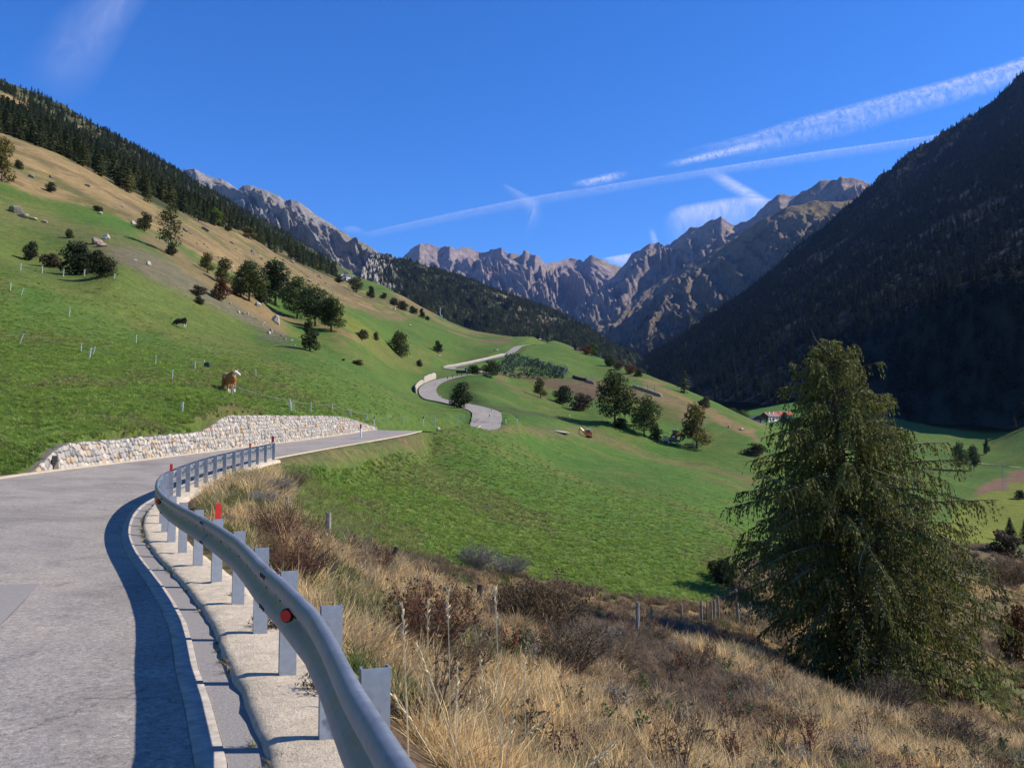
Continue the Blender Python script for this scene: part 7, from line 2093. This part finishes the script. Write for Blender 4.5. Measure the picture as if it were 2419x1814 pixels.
ribbon('contrail', [(832,556,838,572,.45),(950,528,956,550,.6),(1080,499,1086,524,.7),(1262,462,1268,490,.75),(1443,434,1448,460,.8),(1550,417,1554,440,.85),(1746,386,1750,410,.95),(1943,355,1947,382,1.0),(2130,330,2134,358,.9),(2260,310,2264,338,.8)], 9000, m_tr2, 'long thin vapour trail crossing the sky above the far mountains', 'vapour trail', 'vapour trails', [0, .9, 1, .6, .5, .4, .25, .1, 0], 1.0, ends=(.05, .02))
ribbon('contrail', [(1336,432,1342,446,.5),(1390,420,1396,442,1.0),(1440,407,1446,432,1.1),(1500,398,1504,414,.4)], 9300, m_tr1, 'short white streak of vapour above the long thin trail', 'vapour trail', 'vapour trails', soft, .8, ends=(.3, .4))
CL = 'thin high clouds'
ribbon('cirrus_cloud', [(1186,432,1176,446,.5),(1230,452,1212,478,.8),(1272,470,1250,520,.9),(1284,486,1232,556,.8),(1296,540,1226,590,.15)], 8500, m_cir2, 'wispy hooked cloud crossed by the thin trail in the middle of the sky', 'cloud', CL, soft, 1.0, ends=(.15, .35))
ribbon('cirrus_cloud', [(1560,512,1556,600,.35),(1600,486,1610,590,.9),(1680,472,1690,580,1.0),(1740,462,1760,560,1.0),(1810,470,1815,530,.6),(1850,470,1850,510,.1)], 8500, m_cir, 'bright white cloud streak just above the rocky peaks', 'cloud', CL, [0, .9, 1, .7, .45, .25, .1, 0], 1.2, ends=(.22, .3))
ribbon('cirrus_cloud', [(1640,392,1700,392,.3),(1668,420,1730,418,.75),(1706,446,1776,444,.95),(1750,472,1822,470,.95),(1790,512,1850,500,.5)], 8700, m_cir, 'white slanting wisp running down to the bright streak above the peaks', 'cloud', CL, soft, 1.0, ends=(.3, .2))
ribbon('cirrus_cloud', [(1415,612,1418,626,.7),(1460,602,1466,640,1.1),(1520,592,1530,640,.9)], 8500, m_cir, 'small white cloud peeping over the saddle of the far mountains', 'cloud', CL, [0, .8, 1, .9, .6, .3, 0], .8, ends=(.3, .05))
ribbon('cirrus_cloud', [(800,536,806,556,.5),(830,532,840,554,.8),(866,540,872,556,.25)], 8500, m_cir2, 'small pale wisp at the left end of the thin trail', 'cloud', CL, soft, .8, ends=(.3, .4))
ribbon('cirrus_cloud', [(1528,536,1546,536,.4),(1534,566,1556,566,.6),(1544,596,1562,592,.2)], 8600, m_cir, 'tiny curled wisp left of the bright cloud', 'cloud', CL, soft, 1.0, ends=(.3, .3))
ribbon('cirrus_cloud', [(20,210,150,290,.2),(60,120,240,200,.5),(120,40,290,110,.75),(200,-40,330,40,.8),(260,-120,380,-40,.5)], 8800, m_cir2, 'faint veil of cloud in the upper left corner of the sky', 'cloud', CL, soft, 1.0, ends=(.25, .2))

# ------------------------------------------------------------------ thin mountain haze
zs = [float(GV[:, 2].min()), float(min(m_['Z'].min() for m_ in (mt_far, mt_peak, mt_spur, mt_grey, mt_cent, mt_dark)))]
zt = max(float(GV[:, 2].max()), max(float(m_['Z'].max()) for m_ in (mt_far, mt_peak, mt_spur, mt_grey, mt_cent, mt_dark))) + 30
xs = [min(m_['X'].min() for m_ in (mt_far, mt_peak, mt_spur, mt_grey, mt_cent, mt_dark)), max(m_['X'].max() for m_ in (mt_far, mt_peak, mt_spur, mt_grey, mt_cent, mt_dark))]
ym = max(m_['Y'].max() for m_ in (mt_far, mt_peak, mt_spur, mt_grey, mt_cent, mt_dark))
x0, x1, y0, y1, z0, z1 = min(xs[0], -2950) - 60, max(xs[1], 2950) + 60, -800, ym + 60, min(zs) - 1, zt
mb = MB(); mb.box(((x0 + x1) / 2, (y0 + y1) / 2, (z0 + z1) / 2), (x1 - x0, y1 - y0, z1 - z0))
m_hz = bpy.data.materials.new('haze'); m_hz.use_nodes = True; nt = m_hz.node_tree; nt.nodes.clear()
out = nt.nodes.new('ShaderNodeOutputMaterial'); pv_ = nt.nodes.new('ShaderNodeVolumePrincipled')
pv_.inputs['Color'].default_value = (.22, .44, 1.0, 1); pv_.inputs['Density'].default_value = HAZE; pv_.inputs['Anisotropy'].default_value = .1
nt.links.new(pv_.outputs[0], out.inputs['Volume'])
hz = mb.build('haze', m_hz); hz['kind'] = 'stuff'; hz['label'] = 'thin bluish mountain haze'
